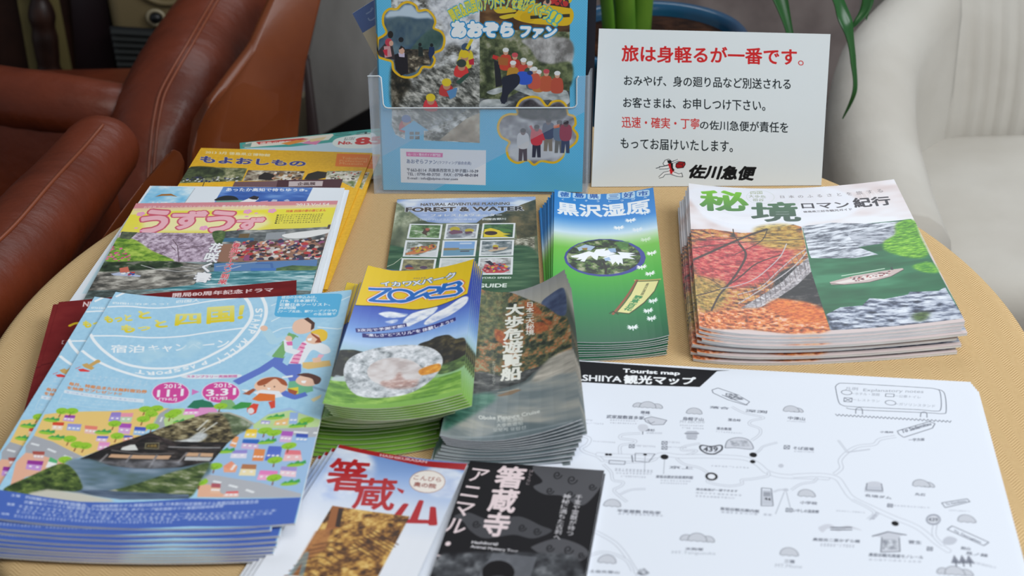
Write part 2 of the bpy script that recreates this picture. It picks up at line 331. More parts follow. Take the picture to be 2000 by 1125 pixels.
# ---------------------------------------------------------------- materials of the place
def cloth_mat():
    m=mat('tablecloth_weave',(214,180,124),.85,.25); nt=m.node_tree; b=nt.nodes['Principled BSDF']; N=nt.nodes.new; K=nt.links.new
    uv=N('ShaderNodeUVMap'); sep=N('ShaderNodeSeparateXYZ'); K(uv.outputs[0],sep.inputs[0])
    def mth(op,a,b_=None):
        n=N('ShaderNodeMath'); n.operation=op
        for i,x in enumerate((a,b_)):
            if x is None: continue
            if isinstance(x,(int,float)): n.inputs[i].default_value=x
            else: K(x,n.inputs[i])
        return n.outputs[0]
    # herringbone: stripes whose slope flips from one narrow band to the next
    x=mth('DIVIDE',sep.outputs[0],.0075); y=mth('DIVIDE',sep.outputs[1],.0026)
    pp=mth('PINGPONG',x,1.); ph=mth('ADD',y,mth('MULTIPLY',pp,2.6)); st=mth('SINE',mth('MULTIPLY',ph,2*PI)); s01=mth('MULTIPLY_ADD',st,.5); nt.nodes[-1].inputs[2].default_value=.5
    nz=N('ShaderNodeTexNoise'); nz.inputs['Scale'].default_value=260; K(uv.outputs[0],nz.inputs['Vector'])
    f=mth('ADD',mth('MULTIPLY',s01,.8),mth('MULTIPLY',nz.outputs[0],.25))
    r=N('ShaderNodeValToRGB'); r.color_ramp.elements[0].position=.15; r.color_ramp.elements[1].position=.8; r.color_ramp.elements[0].color=(.40,.245,.095,1); r.color_ramp.elements[1].color=(.72,.52,.28,1); K(f,r.inputs[0]); K(r.outputs[0],b.inputs['Base Color'])
    bp=N('ShaderNodeBump'); bp.inputs['Strength'].default_value=.5; bp.inputs['Distance'].default_value=.0004; K(f,bp.inputs['Height']); K(bp.outputs[0],b.inputs['Normal'])
    return m
M_CLOTH=cloth_mat()
M_WOOD=mat('dark_wood',(52,30,22),.45,.4,noise=((34,18,14),14,4,(1,6,1)))
M_FLOOR=mat('floor_boards',(70,52,42),.5,.4,noise=((48,34,28),9,5,(1,9,1)))
M_LEATHER=mat('brown_leather',(106,43,18),.42,.38,bump=(15,.42,.010,(1,2.1,1)),noise=((80,30,12),7,5),coat=.06)
M_LEATHER2=mat('tan_leather',(114,56,22),.34,.4,bump=(60,.15,.002),noise=((94,42,16),5,4),coat=.1)
M_PIPE=mat('leather_piping',(126,64,38),.4)
M_CREAM=mat('cream_upholstery',(196,192,184),.9,.2,bump=(9,.35,.012),noise=((186,181,172),6,3))
M_WHITE=mat('white_paper',(236,237,240),.6,.3)
M_EDGE_GREEN=mat('green_edges',(176,204,120),.6,.3,noise=((222,232,204),30,2,(1,1,60)))
M_EDGE_YELLOW=mat('yellow_edges',(222,172,50),.6,.3)
M_EDGE=mat('paper_edges',(236,238,240),.7,.2,noise=((204,207,212),30,2,(1,1,60)))
M_PAGES=mat('page_edges',(242,242,241),.7,.2,noise=((208,210,214),20,2,(1,1,70)))
M_ACRYL=mat('white_acrylic',(226,232,234),.3,.5)
M_WALL=mat('mottled_wall',(150,138,134),.9,.2,noise=((118,106,104),9,6))
M_GREYP=mat('grey_panel',(122,120,117),.8,.2,noise=((104,102,99),5,4,(3,3,.6)))
M_BEIGE=mat('beige_appliance',(128,112,80),.45,.4)
M_BLACK=mat('black_plastic',(16,17,20),.4)
M_POT=mat('blue_glazed_pot',(20,84,120),.25,.5,noise=((14,62,96),5,3),coat=.3)
M_SOIL=mat('potting_soil',(74,48,34),.95,.1,bump=(60,1.,.01),noise=((40,26,20),40,5))
M_LEAF=mat('strap_leaf',(44,96,44),.35,.5,noise=((28,70,34),20,3,(1,1,.2)))
M_STEM=mat('leaf_base',(112,158,52),.4,.5,noise=((70,124,34),30,3,(1,1,.15)))
def frosted():
    m=bpy.data.materials.new('frosted_plastic'); m.use_nodes=True; nt=m.node_tree; b=nt.nodes['Principled BSDF']; out=nt.nodes['Material Output']
    b.inputs['Base Color'].default_value=(.80,.86,.92,1); b.inputs['Roughness'].default_value=.35
    tr=nt.nodes.new('ShaderNodeBsdfTransparent'); tr.inputs[0].default_value=(.97,.98,1,1); mx=nt.nodes.new('ShaderNodeMixShader')
    mx.inputs[0].default_value=.20; nt.links.new(tr.outputs[0],mx.inputs[1]); nt.links.new(b.outputs[0],mx.inputs[2]); nt.links.new(mx.outputs[0],out.inputs[0]); return m
M_FROST=frosted()
# ---------------------------------------------------------------- the room
fl=box('floor',-2.6,2.6,-.6,3.02,-.04,0,M_FLOOR); tag(fl,kind='structure')
wb=box('wall_back',-2.6,2.6,2.98,3.06,0,2.7,M_WALL); tag(wb,kind='structure')
# brush-drawn strokes on the back wall
rs=np.random.RandomState(4)
def stroke(parent):
    V=[];F=[]
    for i in range(16):
        x=.42+rs.rand()*.72; z=.49+rs.rand()*.30
        p=np.array([x,z]); a=rs.uniform(-2.2,-.7); pts=[p]
        for k in range(6): a+=rs.uniform(-.5,.5); pts.append(pts[-1]+np.array([math.cos(a),math.sin(a)])*rs.uniform(.012,.024))
        pts=np.array(pts); wd=rs.uniform(.002,.006)
        for k in range(6):
            d=pts[k+1]-pts[k]; n=np.array([-d[1],d[0]])/np.hypot(*d)*wd*(1-k/8); b=len(V)
            for q in (pts[k]+n,pts[k]-n,pts[k+1]-n*.8,pts[k+1]+n*.8): V+=[(q[0],2.9785,q[1]),(q[0],2.9795,q[1])]
            F+=[(b,b+2,b+4,b+6),(b,b+6,b+7,b+1),(b+2,b+3,b+5,b+4)]
    o=obj('ink_stroke',mesh('ink_stroke',V,F),mat('ink',(62,52,54),.9,.1),parent); tag(o,kind='stuff')
stroke(wb)
# ---------------------------------------------------------------- round table and cloth
TCX,TCY,TR=-.0044,.8814,.4352
tb=empty('round_table',(TCX,TCY,0),'round table hidden beneath the beige herringbone cloth','table')
def disc(name,r,z0,z1,m,parent,n=64,bev=.004):
    bm=bmesh.new(); bmesh.ops.create_cone(bm,cap_ends=True,segments=n,radius1=r,radius2=r,depth=z1-z0)
    for v in bm.verts: v.co.z+=(z0+z1)/2
    me=bpy.data.meshes.new(name); bm.to_mesh(me); bm.free(); return obj(name,me,m,parent)
disc('tabletop',TR-.010,TZ-.034,TZ-.004,M_WOOD,tb); disc('pedestal',.035,.03,TZ-.034,M_WOOD,tb,24); disc('foot',.22,0,.03,M_WOOD,tb,40)
def cloth():
    n=180; V=[(TCX,TCY,TZ)]; U=[(0,0)]; F=[]
    prof=[(r,0.) for r in (.08,.16,.24,.32,.38,.41)]+[(TR-.012,0),(TR-.006,-.0008),(TR-.002,-.003),(TR,-.007)]
    sk=[(.0,-.02),(.0,-.05),(.0,-.09),(.0,-.14),(.0,-.20),(.0,-.27),(.0,-.35),(.0,-.42)]
    rows=[]; s=0; pr=(0,0)
    for (r,z) in prof+[(TR+.001,q[1]) for q in sk]:
        s+=math.hypot(r-pr[0],z-pr[1]); pr=(r,z); d=max(0,-z-.007); row=[]
        for k in range(n):
            a=2*PI*k/n; fold=.5+.5*math.cos(9*a+.9*math.sin(2*a+1.)+.6); am=.085*(d/.42)**.7 if d>0 else 0
            rr_=r+am*fold**1.5+.03*(d/.42)
            row.append(len(V)); V.append((TCX+rr_*math.cos(a),TCY+rr_*math.sin(a),TZ+z)); U.append((s*math.cos(a),s*math.sin(a)))
        rows.append(row)
    for k in range(n): F.append((0,rows[0][k],rows[0][(k+1)%n]))
    for a,b in zip(rows,rows[1:]):
        for k in range(n): F.append((a[k],b[k],b[(k+1)%n],a[(k+1)%n]))
    o=obj('tablecloth',mesh('tablecloth',V,F,True,uv=U),M_CLOTH); tag(o,'beige herringbone cloth draped over the round table','tablecloth')
cloth()
# ---------------------------------------------------------------- printed pieces
#=====PRINTS
WT=(240,242,245)
def print_sign():
    c=Cv('sign',231,158,4); c.F((222,228,230))
    c.T('旅は身軽るが一番です',"23.4,15.4 198.6,15 199.6,32.2 24.3,31.6",(205,38,40),.035)
    c.T('。',"200.4,27 206,27.2 206.3,32.4 200.7,32",(205,60,60),-.01)
    K=(28,34,38)
    c.T('おみやげ、身の廻り品など別送される',"27.5,44.9 194,45.9 194.7,57.2 28,55",K,.012)
    c.T('お客さまは、お申しつけ下さい。',"27.6,66.8 169.9,67.9 170.6,79.8 28.2,77.3",K,.012)
    c.T('迅速・確実・丁寧',"27.2,86.1 105.1,87.6 105.7,98.6 27.8,97.5",(205,50,50),.012)
    c.T('の佐川急便が責任を',"105.8,89.9 194.2,90.8 194.9,102.3 106.3,99.1",K,.012)
    c.T('もってお届けいたします。',"27.1,107.8 139.9,110.8 140.5,122.7 27.7,118.4",K,.012)
    c.T('佐川急便',"99.4,135.3 166,137 162.4,152.8 95.2,149.7",(15,15,17),.07)
    # runner emblem
    c.L("64.2,139 72.6,136.7 80.1,132 86.4,129.9",2.2/3.6,K)
    c.P("71,134.2 73,130.6 76.5,129.4 79.1,131.3 78.8,134.2 75.4,135.7 72.6,136.4",(236,238,240)); c.L("71,134.2 73,130.6 76.5,129.4 79.1,131.3 78.8,134.2 75.4,135.7 72.6,136.4 71,134.2",.5,K)
    c.P("75.1,130.6 78.8,130.9 79.8,133.5 77.9,135 75.8,133.2",(25,22,25))
    c.L("68.4,138.6 75.5,137.9 81,135.7",1.9,(235,236,238)); c.L("67.2,137.3 75.4,136.4 79.3,134.7",.45,K); c.L("67.4,139.9 75.6,139.6 81.1,137.2",.45,K)
    c.P("76,134.7 80.2,133.5 80,137.2 82.5,142.3 81.5,145.5 77.2,143.4 78.4,140.1",(200,30,35)); c.P("78.8,134.1 80.9,133.5 81.2,138.6 83,141.1 81.4,142.3 79.5,138.6",(25,22,25))
    c.P("77.1,142.3 82.1,142.3 81.5,145.5 78.1,144.3",(200,30,35))
    c.P("84.2,134.2 87.2,132.1 92.9,132.7 93.5,135 91.7,138.5 85.7,139.1 84,137.6",(160,25,30)); c.L("84.2,134.2 87.2,132.1 92.9,132.7 93.5,135 91.7,138.5 85.7,139.1 84,137.6 84.2,134.2",.6,K); c.L("84.2,134.2 90.2,135 91.7,138.5",.5,K); c.L("90.2,135 92.9,132.7",.5,K)
    c.L("81.2,132.8 85.9,130.6 86.6,128.8",1.6,(235,236,238)); c.L("80.6,132.1 85.8,129.7",.4,K); c.L("81.2,133.8 86.5,131.5",.4,K)
    c.L("78.6,143.2 73,144 70.3,146.6 67.8,148.4",2.4,(235,236,238)); c.L("77.4,142 72.2,143.1 69.5,145.8 67.2,148.1",.45,K); c.L("79.4,145.2 73.7,145.5 71.8,148.4 67.8,149.3",.45,K)
    c.L("80.9,143.8 87.2,145.8 90.9,145.3",2.4,(235,236,238)); c.L("82.3,142.9 87.5,145 90.3,144.1",.45,K); c.L("79.4,145.5 85.9,147.6 91.3,148.2",.45,K); c.L("90.2,143.8 91.6,148.2",.5,K)
    return c
def print_hikyo():
    c=Cv('hikyo',210,257,4); c.F((208,192,190))
    # pale top wash
    c.X("-14.7,-6.8 218.1,-3.6 222.9,105.7 -20.4,104.1",[(0,(205,188,186)),(.5,(222,214,216)),(1,(230,232,238))],(60,30),3,3)
    c.P("0.5,11.2 73.3,-3.9 125.7,0.7 150.3,2 173.4,32.6 167.1,56.5 148.9,66.8 127.9,67.2 110.5,79.2 78.7,85.8 42.2,77.5 15,57.8",(228,232,241),.8,sm=1,soft=4)
    for k in range(9): c.L(c.arc("62.8,35.9",(58-k*3.2,34-k*1.6),-10+k*9,150+k*14),.45,(250,250,252),.65)
    for k in range(4): c.L(c.arc("147.8,27.5",(30+k*4,26+k*2),-20,110-k*10),.5,(240,238,240),.6)
    # left picture : autumn
    L="-9.3,90.8 25.4,83.3 59.9,86.6 86,83.4 111,70.7 118.3,75.8 121.7,154.9 129,251 100.6,254.4 60.2,249.1 -1.9,258.9"
    c.X(L,[(0,(48,40,34)),(.32,(120,72,48)),(.45,(170,90,60)),(.6,(205,120,70)),(.75,(190,150,60)),(1,(225,170,140))],(7,3),4,4)
    c.X("1.4,118.2 35.6,98.5 78,108.3 108.5,115.6 96.8,153.1 68.5,178.1 33.1,182 3.9,163",[(0,(120,30,40)),(.4,(190,45,60)),(.62,(215,80,85)),(1,(220,150,130))],(6,2.5),5,4,a=.85,soft=6)
    c.X("75.3,75.1 110.9,72.4 118.6,109.9 91.8,114.8 74.6,101.8",[(0,(80,70,30)),(.5,(180,140,50)),(1,(215,190,90))],(5,2),6,4,a=.85,soft=5)
    c.X("-2.3,177.3 39.7,174.8 31.5,218.5 1.7,225.6",[(0,(70,70,40)),(.5,(170,150,60)),(1,(220,190,110))],(4,2),7,4,a=.7,soft=5)
    c.X("96.8,153.1 122.2,148.7 128.6,215.5 109.3,207.9 88.3,195.5 87.5,177.5",[(0,(18,18,20)),(.6,(35,34,36)),(1,(80,76,74))],(5,3),8,3,soft=2)
    # branches
    for s,w in (("-12.5,154.7 22,127 45.7,107.2 69.4,88.8 86.2,78.3",3.2),("-11.7,128.3 26.8,113.1 69,102 119.3,98.4",1.3),("-5.1,209.3 32.8,188.1 53.9,166.9 73.3,140.6 98.2,124.7",1.6),("19.6,226.9 30.1,200.8 41.5,180.7 54.3,154.4 62.8,125.2 55.6,106.2",2.4),("50.2,80 52,93.3 61.1,115.6",1.3),("-10.5,109.7 24.9,103.5 59.7,94.3",1.1),("33.1,182 17.9,172.4 5.8,172.1",1),("86.2,78.3 78.2,101.8 51.2,126.1",1.)): c.L(s,w,(52,38,34),.9,sm=1)
    # vine bridge
    c.P("51,219.9 74.8,195.8 95.9,171.6 109.9,147.6 123.7,126.6 122.5,154.9 108.1,178.2 88,201.5 66.8,219.8",(168,160,162))
    c.X("51,219.9 74.8,195.8 95.9,171.6 109.9,147.6 123.7,126.6 122.5,154.9 108.1,178.2 88,201.5 66.8,219.8",[(0,(90,85,88)),(.5,(165,160,165)),(1,(225,222,225))],(3,1.5),9,3,a=.8)
    for q in range(22):
        t=q/21; c.L(c.mix("52,218.9 122.9,126.5","66.8,220.4 122,154.9",t),.5,(110,100,100),.7)
    for s,w in (("49.5,181.2 68.8,168.9 83.6,149.8 96.4,127.9 103.3,105.5",1.2),("52,194.6 75.4,180.8 93.5,153 107.7,131.6 119.7,116.5",1.2),("52.4,209.4 82.4,177.6 106.8,147.4 121.1,119.9",1.4),("65.1,218.5 88.4,192.6 108.9,166.1 123.4,142.5",1.4),("32.8,188.1 49.5,181.2",1)): c.L(s,w,(190,182,185),.95,sm=1)
    for q in range(16):
        t=q/15; c.L(c.mix("52,194.6 119.7,116.5","55.3,209.1 121.3,128",t),.5,(80,70,70),.8)
    for q in range(12):
        t=q/11; c.L(c.mix("69.7,193.1 121.5,136","70.5,216.7 122.2,148.7",t),.6,(85,75,78),.8)
    c.X("1.9,237.5 48.1,218.8 80.9,213.3 96.1,200.1 125.9,215.1 128.4,250.9 100.6,254.4 60.2,249.1 -0.3,257.8",[(0,(90,50,30)),(.35,(190,90,50)),(.55,(222,120,60)),(.75,(230,160,90)),(1,(235,190,180))],(4,2),10,4,soft=3)
    c.X("80.9,213.3 94.5,200 125.7,218 128.3,235.3 110.2,239.4",[(0,(170,70,30)),(.5,(225,110,40)),(1,(240,150,60))],(3,1.5),11,4,a=.8,soft=4)
    # right picture : river
    R="119.1,76.5 143.6,72.8 173.3,79 208.2,80.9 208.1,117 210.3,252.1 175.4,252.3 129,251 121.7,154.9"
    c.X(R,[(0,(20,84,52)),(.5,(30,104,66)),(1,(60,135,95))],(40,14),12,3)
    c.X("119.2,74.8 143.7,71.1 173.3,79 205.1,83.3 189.9,117.6 170.9,118.9 162.4,120.2 175.3,136.3 157.6,138.5 123.3,133 122.2,126.5",[(0,(60,66,80)),(.35,(140,146,158)),(.6,(196,202,212)),(1,(226,230,238))],(9,2.5),13,4,ang=.18)
    c.X("156.6,95.7 193.5,95.1 189.1,114 170.9,118.9 160.4,113.2",[(0,(60,66,80)),(.4,(160,166,178)),(1,(206,210,220))],(9,2),23,4,ang=-.3,a=.8)
    c.X("196.4,85.6 209.2,83 208.6,113.8 207.6,146.5 197.5,149.4 181.3,131.5 182.3,115.3 191.9,104.8",[(0,(50,110,20)),(.5,(95,165,30)),(1,(150,205,60))],(4,1.6),14,4,soft=2)
    c.X("195.5,161.4 206.6,158.9 209.1,177 202.4,176.2 196.6,169.5",[(0,(40,120,40)),(.5,(95,165,40)),(1,(140,195,60))],(4,1.6),15,3,soft=2)
    c.X("127.9,226.8 139.1,216.9 154.3,216.6 160.4,206.3 169.6,209.9 185.1,206.7 186.8,202.8 203.8,206.9 208.5,202 210.3,252.1 175.4,252.3 129,251",[(0,(36,44,62)),(.35,(104,114,136)),(.6,(176,184,200)),(1,(222,228,236))],(7,3),16,4,ang=-.2)
    c.X("183.9,237.9 192.7,236.3 190.1,246.7 184.6,247.9",[(0,(40,60,30)),(1,(90,120,50))],(2,1),17,3,soft=3)
    c.P("134.6,175.5 154.4,167.6 174.2,164.5 187.9,163.7 188.7,166.1 179,175 163.3,180.8 145,181.3 135.6,179.8",(196,176,172)); c.L("134.4,177.9 145,181.3 163.3,180.8 179,175 188.7,166.1",.8,(70,50,50))
    c.P("138.7,176.7 156.7,171.1 179.9,168.5 174.2,173.7 158.6,177.6 142.5,179.1",(225,215,210))
    c.B("150.1,170.7 178.9,166.4 178.8,171.9 154.7,177.7",70,(1,2.2),[(70,40,45),(190,120,110),(120,60,70),(230,225,220)],18)
    c.L("144.4,166.6 176.5,161",1.1,(205,225,205))
    c.L("181,160.1 181,164.8",1.4,(50,60,60))
    # title
    c.T('秘',"12.6,9.4 63.3,5.4 70.4,45 11.9,50.7",None,.05,grad=((120,195,40),(70,120,70)))
    c.T('境',"69.8,27.4 117.8,26.7 119.4,66.3 70,64.4",None,.045,grad=((80,120,85),(58,80,70)))
    c.T('ロマン',"120.6,30.5 163.6,34.1 165.3,46 121.3,41.3",(45,42,50),.03)
    c.T('紀行',"167.6,27.6 199.3,31.7 199.1,49.4 168.2,47.8",(35,32,42),.05)
    c.T('日本のふるさとを旅する',"100.9,14.2 195.9,15.5 196.6,23.3 101.4,19.3",(120,112,115),0,track=2.0)
    c.T('徳島県三好市観光ガイド',"121.8,45.9 165.2,47.1 166.2,51.6 122.1,49.5",(90,85,90),.02)
    c.L(c.arc("80.5,17.3",(14.5,13),0,360),.3,(180,190,170),.8)
    c.T('四国',"70.2,6.5 82.8,5.3 83,11.1 70.4,12.3",(150,160,120),0); c.T('大歩危',"68.1,13.1 86.3,14 86.6,19 68.6,18.8",(140,150,120),0); c.T('祖谷',"72.4,20.1 84.3,19.8 84.1,25.5 72.3,25.8",(140,150,120),0)
    return c
def print_green():
    c=Cv('green',100,243,4.5); c.F((40,120,200))
    c.GV([(0,(46,130,205)),(.2,(60,140,215)),(.31,(205,228,240)),(.345,(190,220,180)),(.42,(110,190,60)),(.6,(70,175,50)),(.78,(30,135,65)),(1,(8,90,55))])
    for i,ch in enumerate('徳島県三好市'):
        x0=[100,195,291,413,512,607][i]; 
        c.RR(c.N(["4.4,1 19.1,-2.1 18.2,10.8 4,13.8","21.3,-2 35.7,-3.3 34.6,9.4 20.4,10.9","37.5,-3.2 51,-2.4 49.7,11.1 36.3,10.7","56.6,-0.4 69.9,1.1 68.7,13.1 55.4,11.4","71.5,-1 83.7,0.7 82.6,14.4 70.3,11.6","85.1,0.5 96.5,2.7 95.9,15.3 84.1,11.8"][i]),2.2,(205,228,242),.85)
        c.T(ch,["6.6,2.1 17.3,-0.2 16.6,9.4 6.1,11.6","23.5,-1 33.6,-1.6 32.7,8.3 22.7,9.3","39.4,-1.4 49,-0.6 48,9.5 38.3,9.1","58.3,2.2 68.3,3.2 67.4,10.4 57.4,9.5","72.9,0.6 82.1,1.3 81.1,12.7 71.8,10.8","86.4,2.2 95.1,3.9 94.6,13.5 85.5,11.1"][i],(40,90,170),.04)
    c.T('黒沢湿原',"3,21.3 95.6,19.4 94.9,44.2 3.5,44.8",(236,240,245),.055)
    for ch,q in zip('くろぞうしつげん',("8.2,14.8 11,14.2 10.7,17.3 8,17.8","20.9,12.6 23.9,12.4 23.6,15.4 20.6,15.7","33.4,12.2 36.3,12.2 36,15.3 33.1,15.2","45.5,12.5 48.4,12.5 48,15.9 45.1,15.8","57.6,13.2 60.3,13.2 59.9,16.5 57.1,16.5","68.9,14.1 71.9,14.1 71.5,17.3 68.5,17.3","79.7,14.4 82.9,14.5 82.5,18 79.3,17.9","90.6,14.3 93.7,14.6 93.5,17.9 90.4,17.5")): c.T(ch,q,(235,240,245),.03)
    c.P("84.7,122.4 82.3,130.5 76.8,137.1 68.8,142 59.1,145.2 48.6,146.7 38.2,146.5 28.7,144.5 20.6,140.7 14.4,135.1 10.5,127.9 9.2,119.6 10.8,110.4 15.3,101.3 22.5,93.2 32,87.1 42.7,84 53.8,84.5 64.2,88.4 73.1,95.1 79.8,103.8 83.8,113.2",(52,62,150)); c.P("79.8,120 77.6,127.6 72.6,133.9 65.4,138.7 56.6,141.9 47.1,143.4 37.7,143.3 29,141.5 21.6,137.9 15.9,132.6 12.4,125.9 11.3,118.1 12.7,109.7 16.9,101.3 23.5,93.8 32,88.2 41.8,85.4 51.9,85.7 61.3,89.1 69.4,95.1 75.5,102.9 79,111.5",(40,52,34))
    c.X("79.8,120 77.6,127.6 72.6,133.9 65.4,138.7 56.6,141.9 47.1,143.4 37.7,143.3 29,141.5 21.6,137.9 15.9,132.6 12.4,125.9 11.3,118.1 12.7,109.7 16.9,101.3 23.5,93.8 32,88.2 41.8,85.4 51.9,85.7 61.3,89.1 69.4,95.1 75.5,102.9 79,111.5",[(0,(24,26,22)),(.4,(44,60,36)),(.6,(86,120,52)),(1,(170,170,140))],(6,4),31,4)
    c.P("57.9,89.4 71.2,91 68.4,105.7 59.8,101.7",(86,150,60),.7,soft=1.5)
    def star(s,k=1,seed=0):
        c.P(s,(244,246,250))
    W1=(244,247,252)
    c.P("14.9,115.4 21.9,111.7 27.6,107.9 32,105.4 36.1,107.3 38.6,102 43.7,101.4 48.1,100.5 46.4,104.1 52.4,101.8 56.7,104 53.4,107.6 56.9,109.5 51.6,111.7 45.6,114.5 40,112.9 38.3,120.2 35.4,117.7 32.9,112.7 30,115.5 26.8,123.4 22.8,122.8 24.9,119.5 19.5,121.3 22.3,117.3 16.2,117.7",W1)
    c.P("43.2,117.1 48.6,113.1 54.6,110.9 60.4,112.3 57.9,107 66.6,109.3 75.4,112.4 69.2,113.7 76.6,116.1 68.9,116.5 74.5,122.3 65.7,119.1 62,119 61.8,129.2 58.9,125 57.4,129.2 55,123.3 51.6,128.2 50.6,123 45.8,120.2 48.8,118.8",W1)
    c.P("21.2,100.8 29.1,94.1 38.2,97.2 33.5,104.3 26.8,102.8 22.8,106.4",(170,190,215)); c.P("25.2,100.8 30.9,99.7 29.9,103.8 26.7,103.8",(150,120,50))
    c.P("49.6,100.8 57,100.6 57.1,107.5 51.9,107.5",(150,180,215)); c.P("44.7,117.1 49.8,115.2 50.9,120.5 45.7,121.5",(170,195,225))
    c.L("43.5,122.7 45.5,132.9 44.1,142.9",2,(35,30,22)); c.L("35.1,122.8 44,134.1 56,128.5",1,(30,30,20))
    # banner
    c.L("69.8,155.4 97.7,161",1.8,(190,160,90)); c.L("73.2,154.9 63.5,173.6 54.7,188.9 45.2,204.5",2.4,(150,80,50)); c.L("42.7,202.8 46.2,199.6 50.5,204.4",1.2,(40,60,20))
    c.P("72.4,157.1 95.9,161.9 89.4,176.9 77,191.2 60.3,204.9 48.7,201.6 56,190.1 63.9,176.5",(60,60,20)); c.P("73,158.2 94.6,162.6 88.6,176.2 76.4,189.9 60.1,203.5 49.8,200.7 56.5,190.6 64.6,177",(228,222,150))
    c.V('黒沢湿原の',"81.3,162.8 84.9,162.8 74.5,184.9 71.3,183.1",(90,90,50),.02); c.V('野草百花',"69,178 76.5,181.1 62.1,201.1 54.5,198.4",(30,130,70),.05)
    for s in ("89.8,44.8","75.5,54.8","63.2,65.9","80.6,73","87.2,92.6","91.2,117.2","79.3,136.7","86.8,149.2","86,190.9","79.3,203.8","81.6,215.4","61.5,224.4"):
        x,y=c.N(s)[0]; a=.55 if s in("80.6,73","87.2,92.6") else .95
        rs=np.random.RandomState(int(x*10+y)%9999)
        for sd in(-1,1):
            pts=[(x,y)]
            for q in range(9):
                an=-.75+q*.17; r=(5.9 if q%2 else 3.9)*(1-.25*(q>5)); pts.append((x+sd*r*np.cos(an),y+1.5*r*np.sin(an)*.9))
            c.P(pts,(245,247,248),a)
        c.P([(x-.8,y-3),(x+.8,y-3),(x+.5,y+4),(x-.5,y+4)],(245,247,248),a)
    return c
def print_forest():
    c=Cv('forest',148,205,4.5); c.F((70,88,60))
    c.X(None,[(0,(44,58,38)),(.5,(84,96,66)),(1,(140,148,112))],(30,30),41,4)
    c.X("0.3,0.7 149.1,-0.9 148.9,6.2 133.9,15.7 113.1,32.6 92.7,42.5 86.1,52.7 48.5,52.3 34.9,49 25.7,41 13.9,25.1 5.3,14.9 -0.2,6.7",[(0,(120,150,205)),(.5,(160,182,225)),(1,(225,232,242))],(34,14),42,3)
    c.X("149,5.2 133.9,15.7 113.1,32.6 92.7,42.5 85.2,53.6 91,56.7 125.6,55.1 127.2,85.6 147.1,80.8",[(0,(38,42,26)),(.5,(72,70,44)),(1,(112,98,62))],(10,10),43,4)
    c.X("-0.9,10.7 14.1,27 25.9,44.8 15.8,52.1 15.9,81.6 12.8,116.8 -4.2,133.2 -3.1,81",[(0,(70,84,58)),(.5,(124,134,100)),(1,(196,200,170))],(12,16),44,4,soft=4)
    c.X("-4.6,62.6 14.3,59.5 15.2,85.2 12.1,120.2 -5.3,131.5",[(0,(48,58,38)),(.6,(96,106,78)),(1,(140,146,112))],(14,30),45,3,a=.8,soft=5)
    c.X("124.4,85.5 145.1,82.6 144.5,107.5 125.1,108.6",[(0,(60,60,44)),(.5,(140,138,116)),(1,(210,206,190))],(4,2.4),46,4)
    c.X("-8.4,105.7 17.1,99.6 49.2,107.7 87.1,107.3 145.4,108.4 140.4,245.7 1.8,241.4",[(0,(28,64,40)),(.5,(42,84,52)),(1,(72,110,74))],(30,5),47,3,soft=3)
    c.L("-2.2,135 6.3,128.5 13.7,116.9",.8,(200,205,180)); 
    K=(52,44,44)
    c.T('NATURAL ADVENTURE PLANNING',"25.6,9.7 120.6,10.8 120.2,16.8 25.8,15.6",K,.05,outl=((225,230,240),.05))
    c.T('FOREST & WATER',"10.3,18.2 134.8,20.1 134.8,29.5 10.6,27.7",K,.07,outl=((230,234,240),.06))
    c.T('フォレスト&ウォーター',"37.4,33 112.1,34.5 111.6,40.7 37.2,38",(235,238,242),.04,outl=((110,120,150),.03))
    c.T('四国のプログラム',"26.7,41.8 57.8,42.9 57.8,47.1 26.8,46.4",(225,232,240),.02,a=.75); c.T('高知県嶺北',"62.2,43.1 86,43.6 85.8,47.8 62.1,47.3",(225,232,240),.02,a=.75); c.T('四国吉野川',"91.8,43.4 116.2,43.5 116,48.1 91.6,48",(235,240,240),.04)
    Q=[["16.7,52.1 51,54.3 50,83.9 15.7,81.6","54.6,53.5 88.6,54.7 86.9,84.2 53.2,84.4","92.1,53.9 126.1,54.5 124.6,84.4 90.3,84.3"],["14.8,84.5 49.6,86.4 48.5,118.1 14,115.5","52.4,86.2 87.2,87.1 85.7,117.6 51.7,117.8","90.3,86.8 124.5,87.3 123.2,117.5 89.2,117.4"],["13.4,118.2 47.9,120.1 46.6,149.9 12.3,147.7","51.1,119.5 85.5,120.4 84.3,151.1 50.2,150.3","89.2,119.1 123.2,119.2 122.2,151.4 87.9,150.9"]]
    PAL=[[[(0,(50,80,40)),(.5,(96,136,76)),(1,(190,200,180))],[(0,(100,110,120)),(.6,(150,155,165)),(1,(215,218,222))],[(0,(30,60,34)),(.5,(50,90,46)),(1,(90,130,70))]],
         [[(0,(70,80,60)),(.6,(140,150,140)),(1,(225,230,232))],None,[(0,(70,84,88)),(.5,(120,132,136)),(1,(210,214,214))]],
         [[(0,(80,80,60)),(.5,(130,125,90)),(1,(180,170,120))],[(0,(190,200,200)),(1,(222,228,228))],[(0,(120,120,116)),(.5,(190,192,192)),(1,(236,236,236))]]]
    for r in range(3):
        for k in range(3):
            q=c.N(Q[r][k]); c.P(q,(236,240,242)); i=c.inset(q,.075); 
            if PAL[r][k]: c.X(i,PAL[r][k],(7,4),50+r*3+k,4)
            else:
                c.P(i,(120,165,220)); c.P(c.sub(i,0,.5,1,.8),(160,195,230),.9,soft=1.5); c.P(c.sub(i,0,.55,1,1),(100,150,180)); c.P(c.sub(i,.0,.46,.5,.62),(150,125,80)); c.P(c.sub(i,.4,.54,1,.62),(120,130,110)); c.P(c.sub(i,.55,.66,.85,.74),(70,70,80)); c.P(c.sub(i,.5,.08,.9,.2),(225,232,242),.7,soft=1)
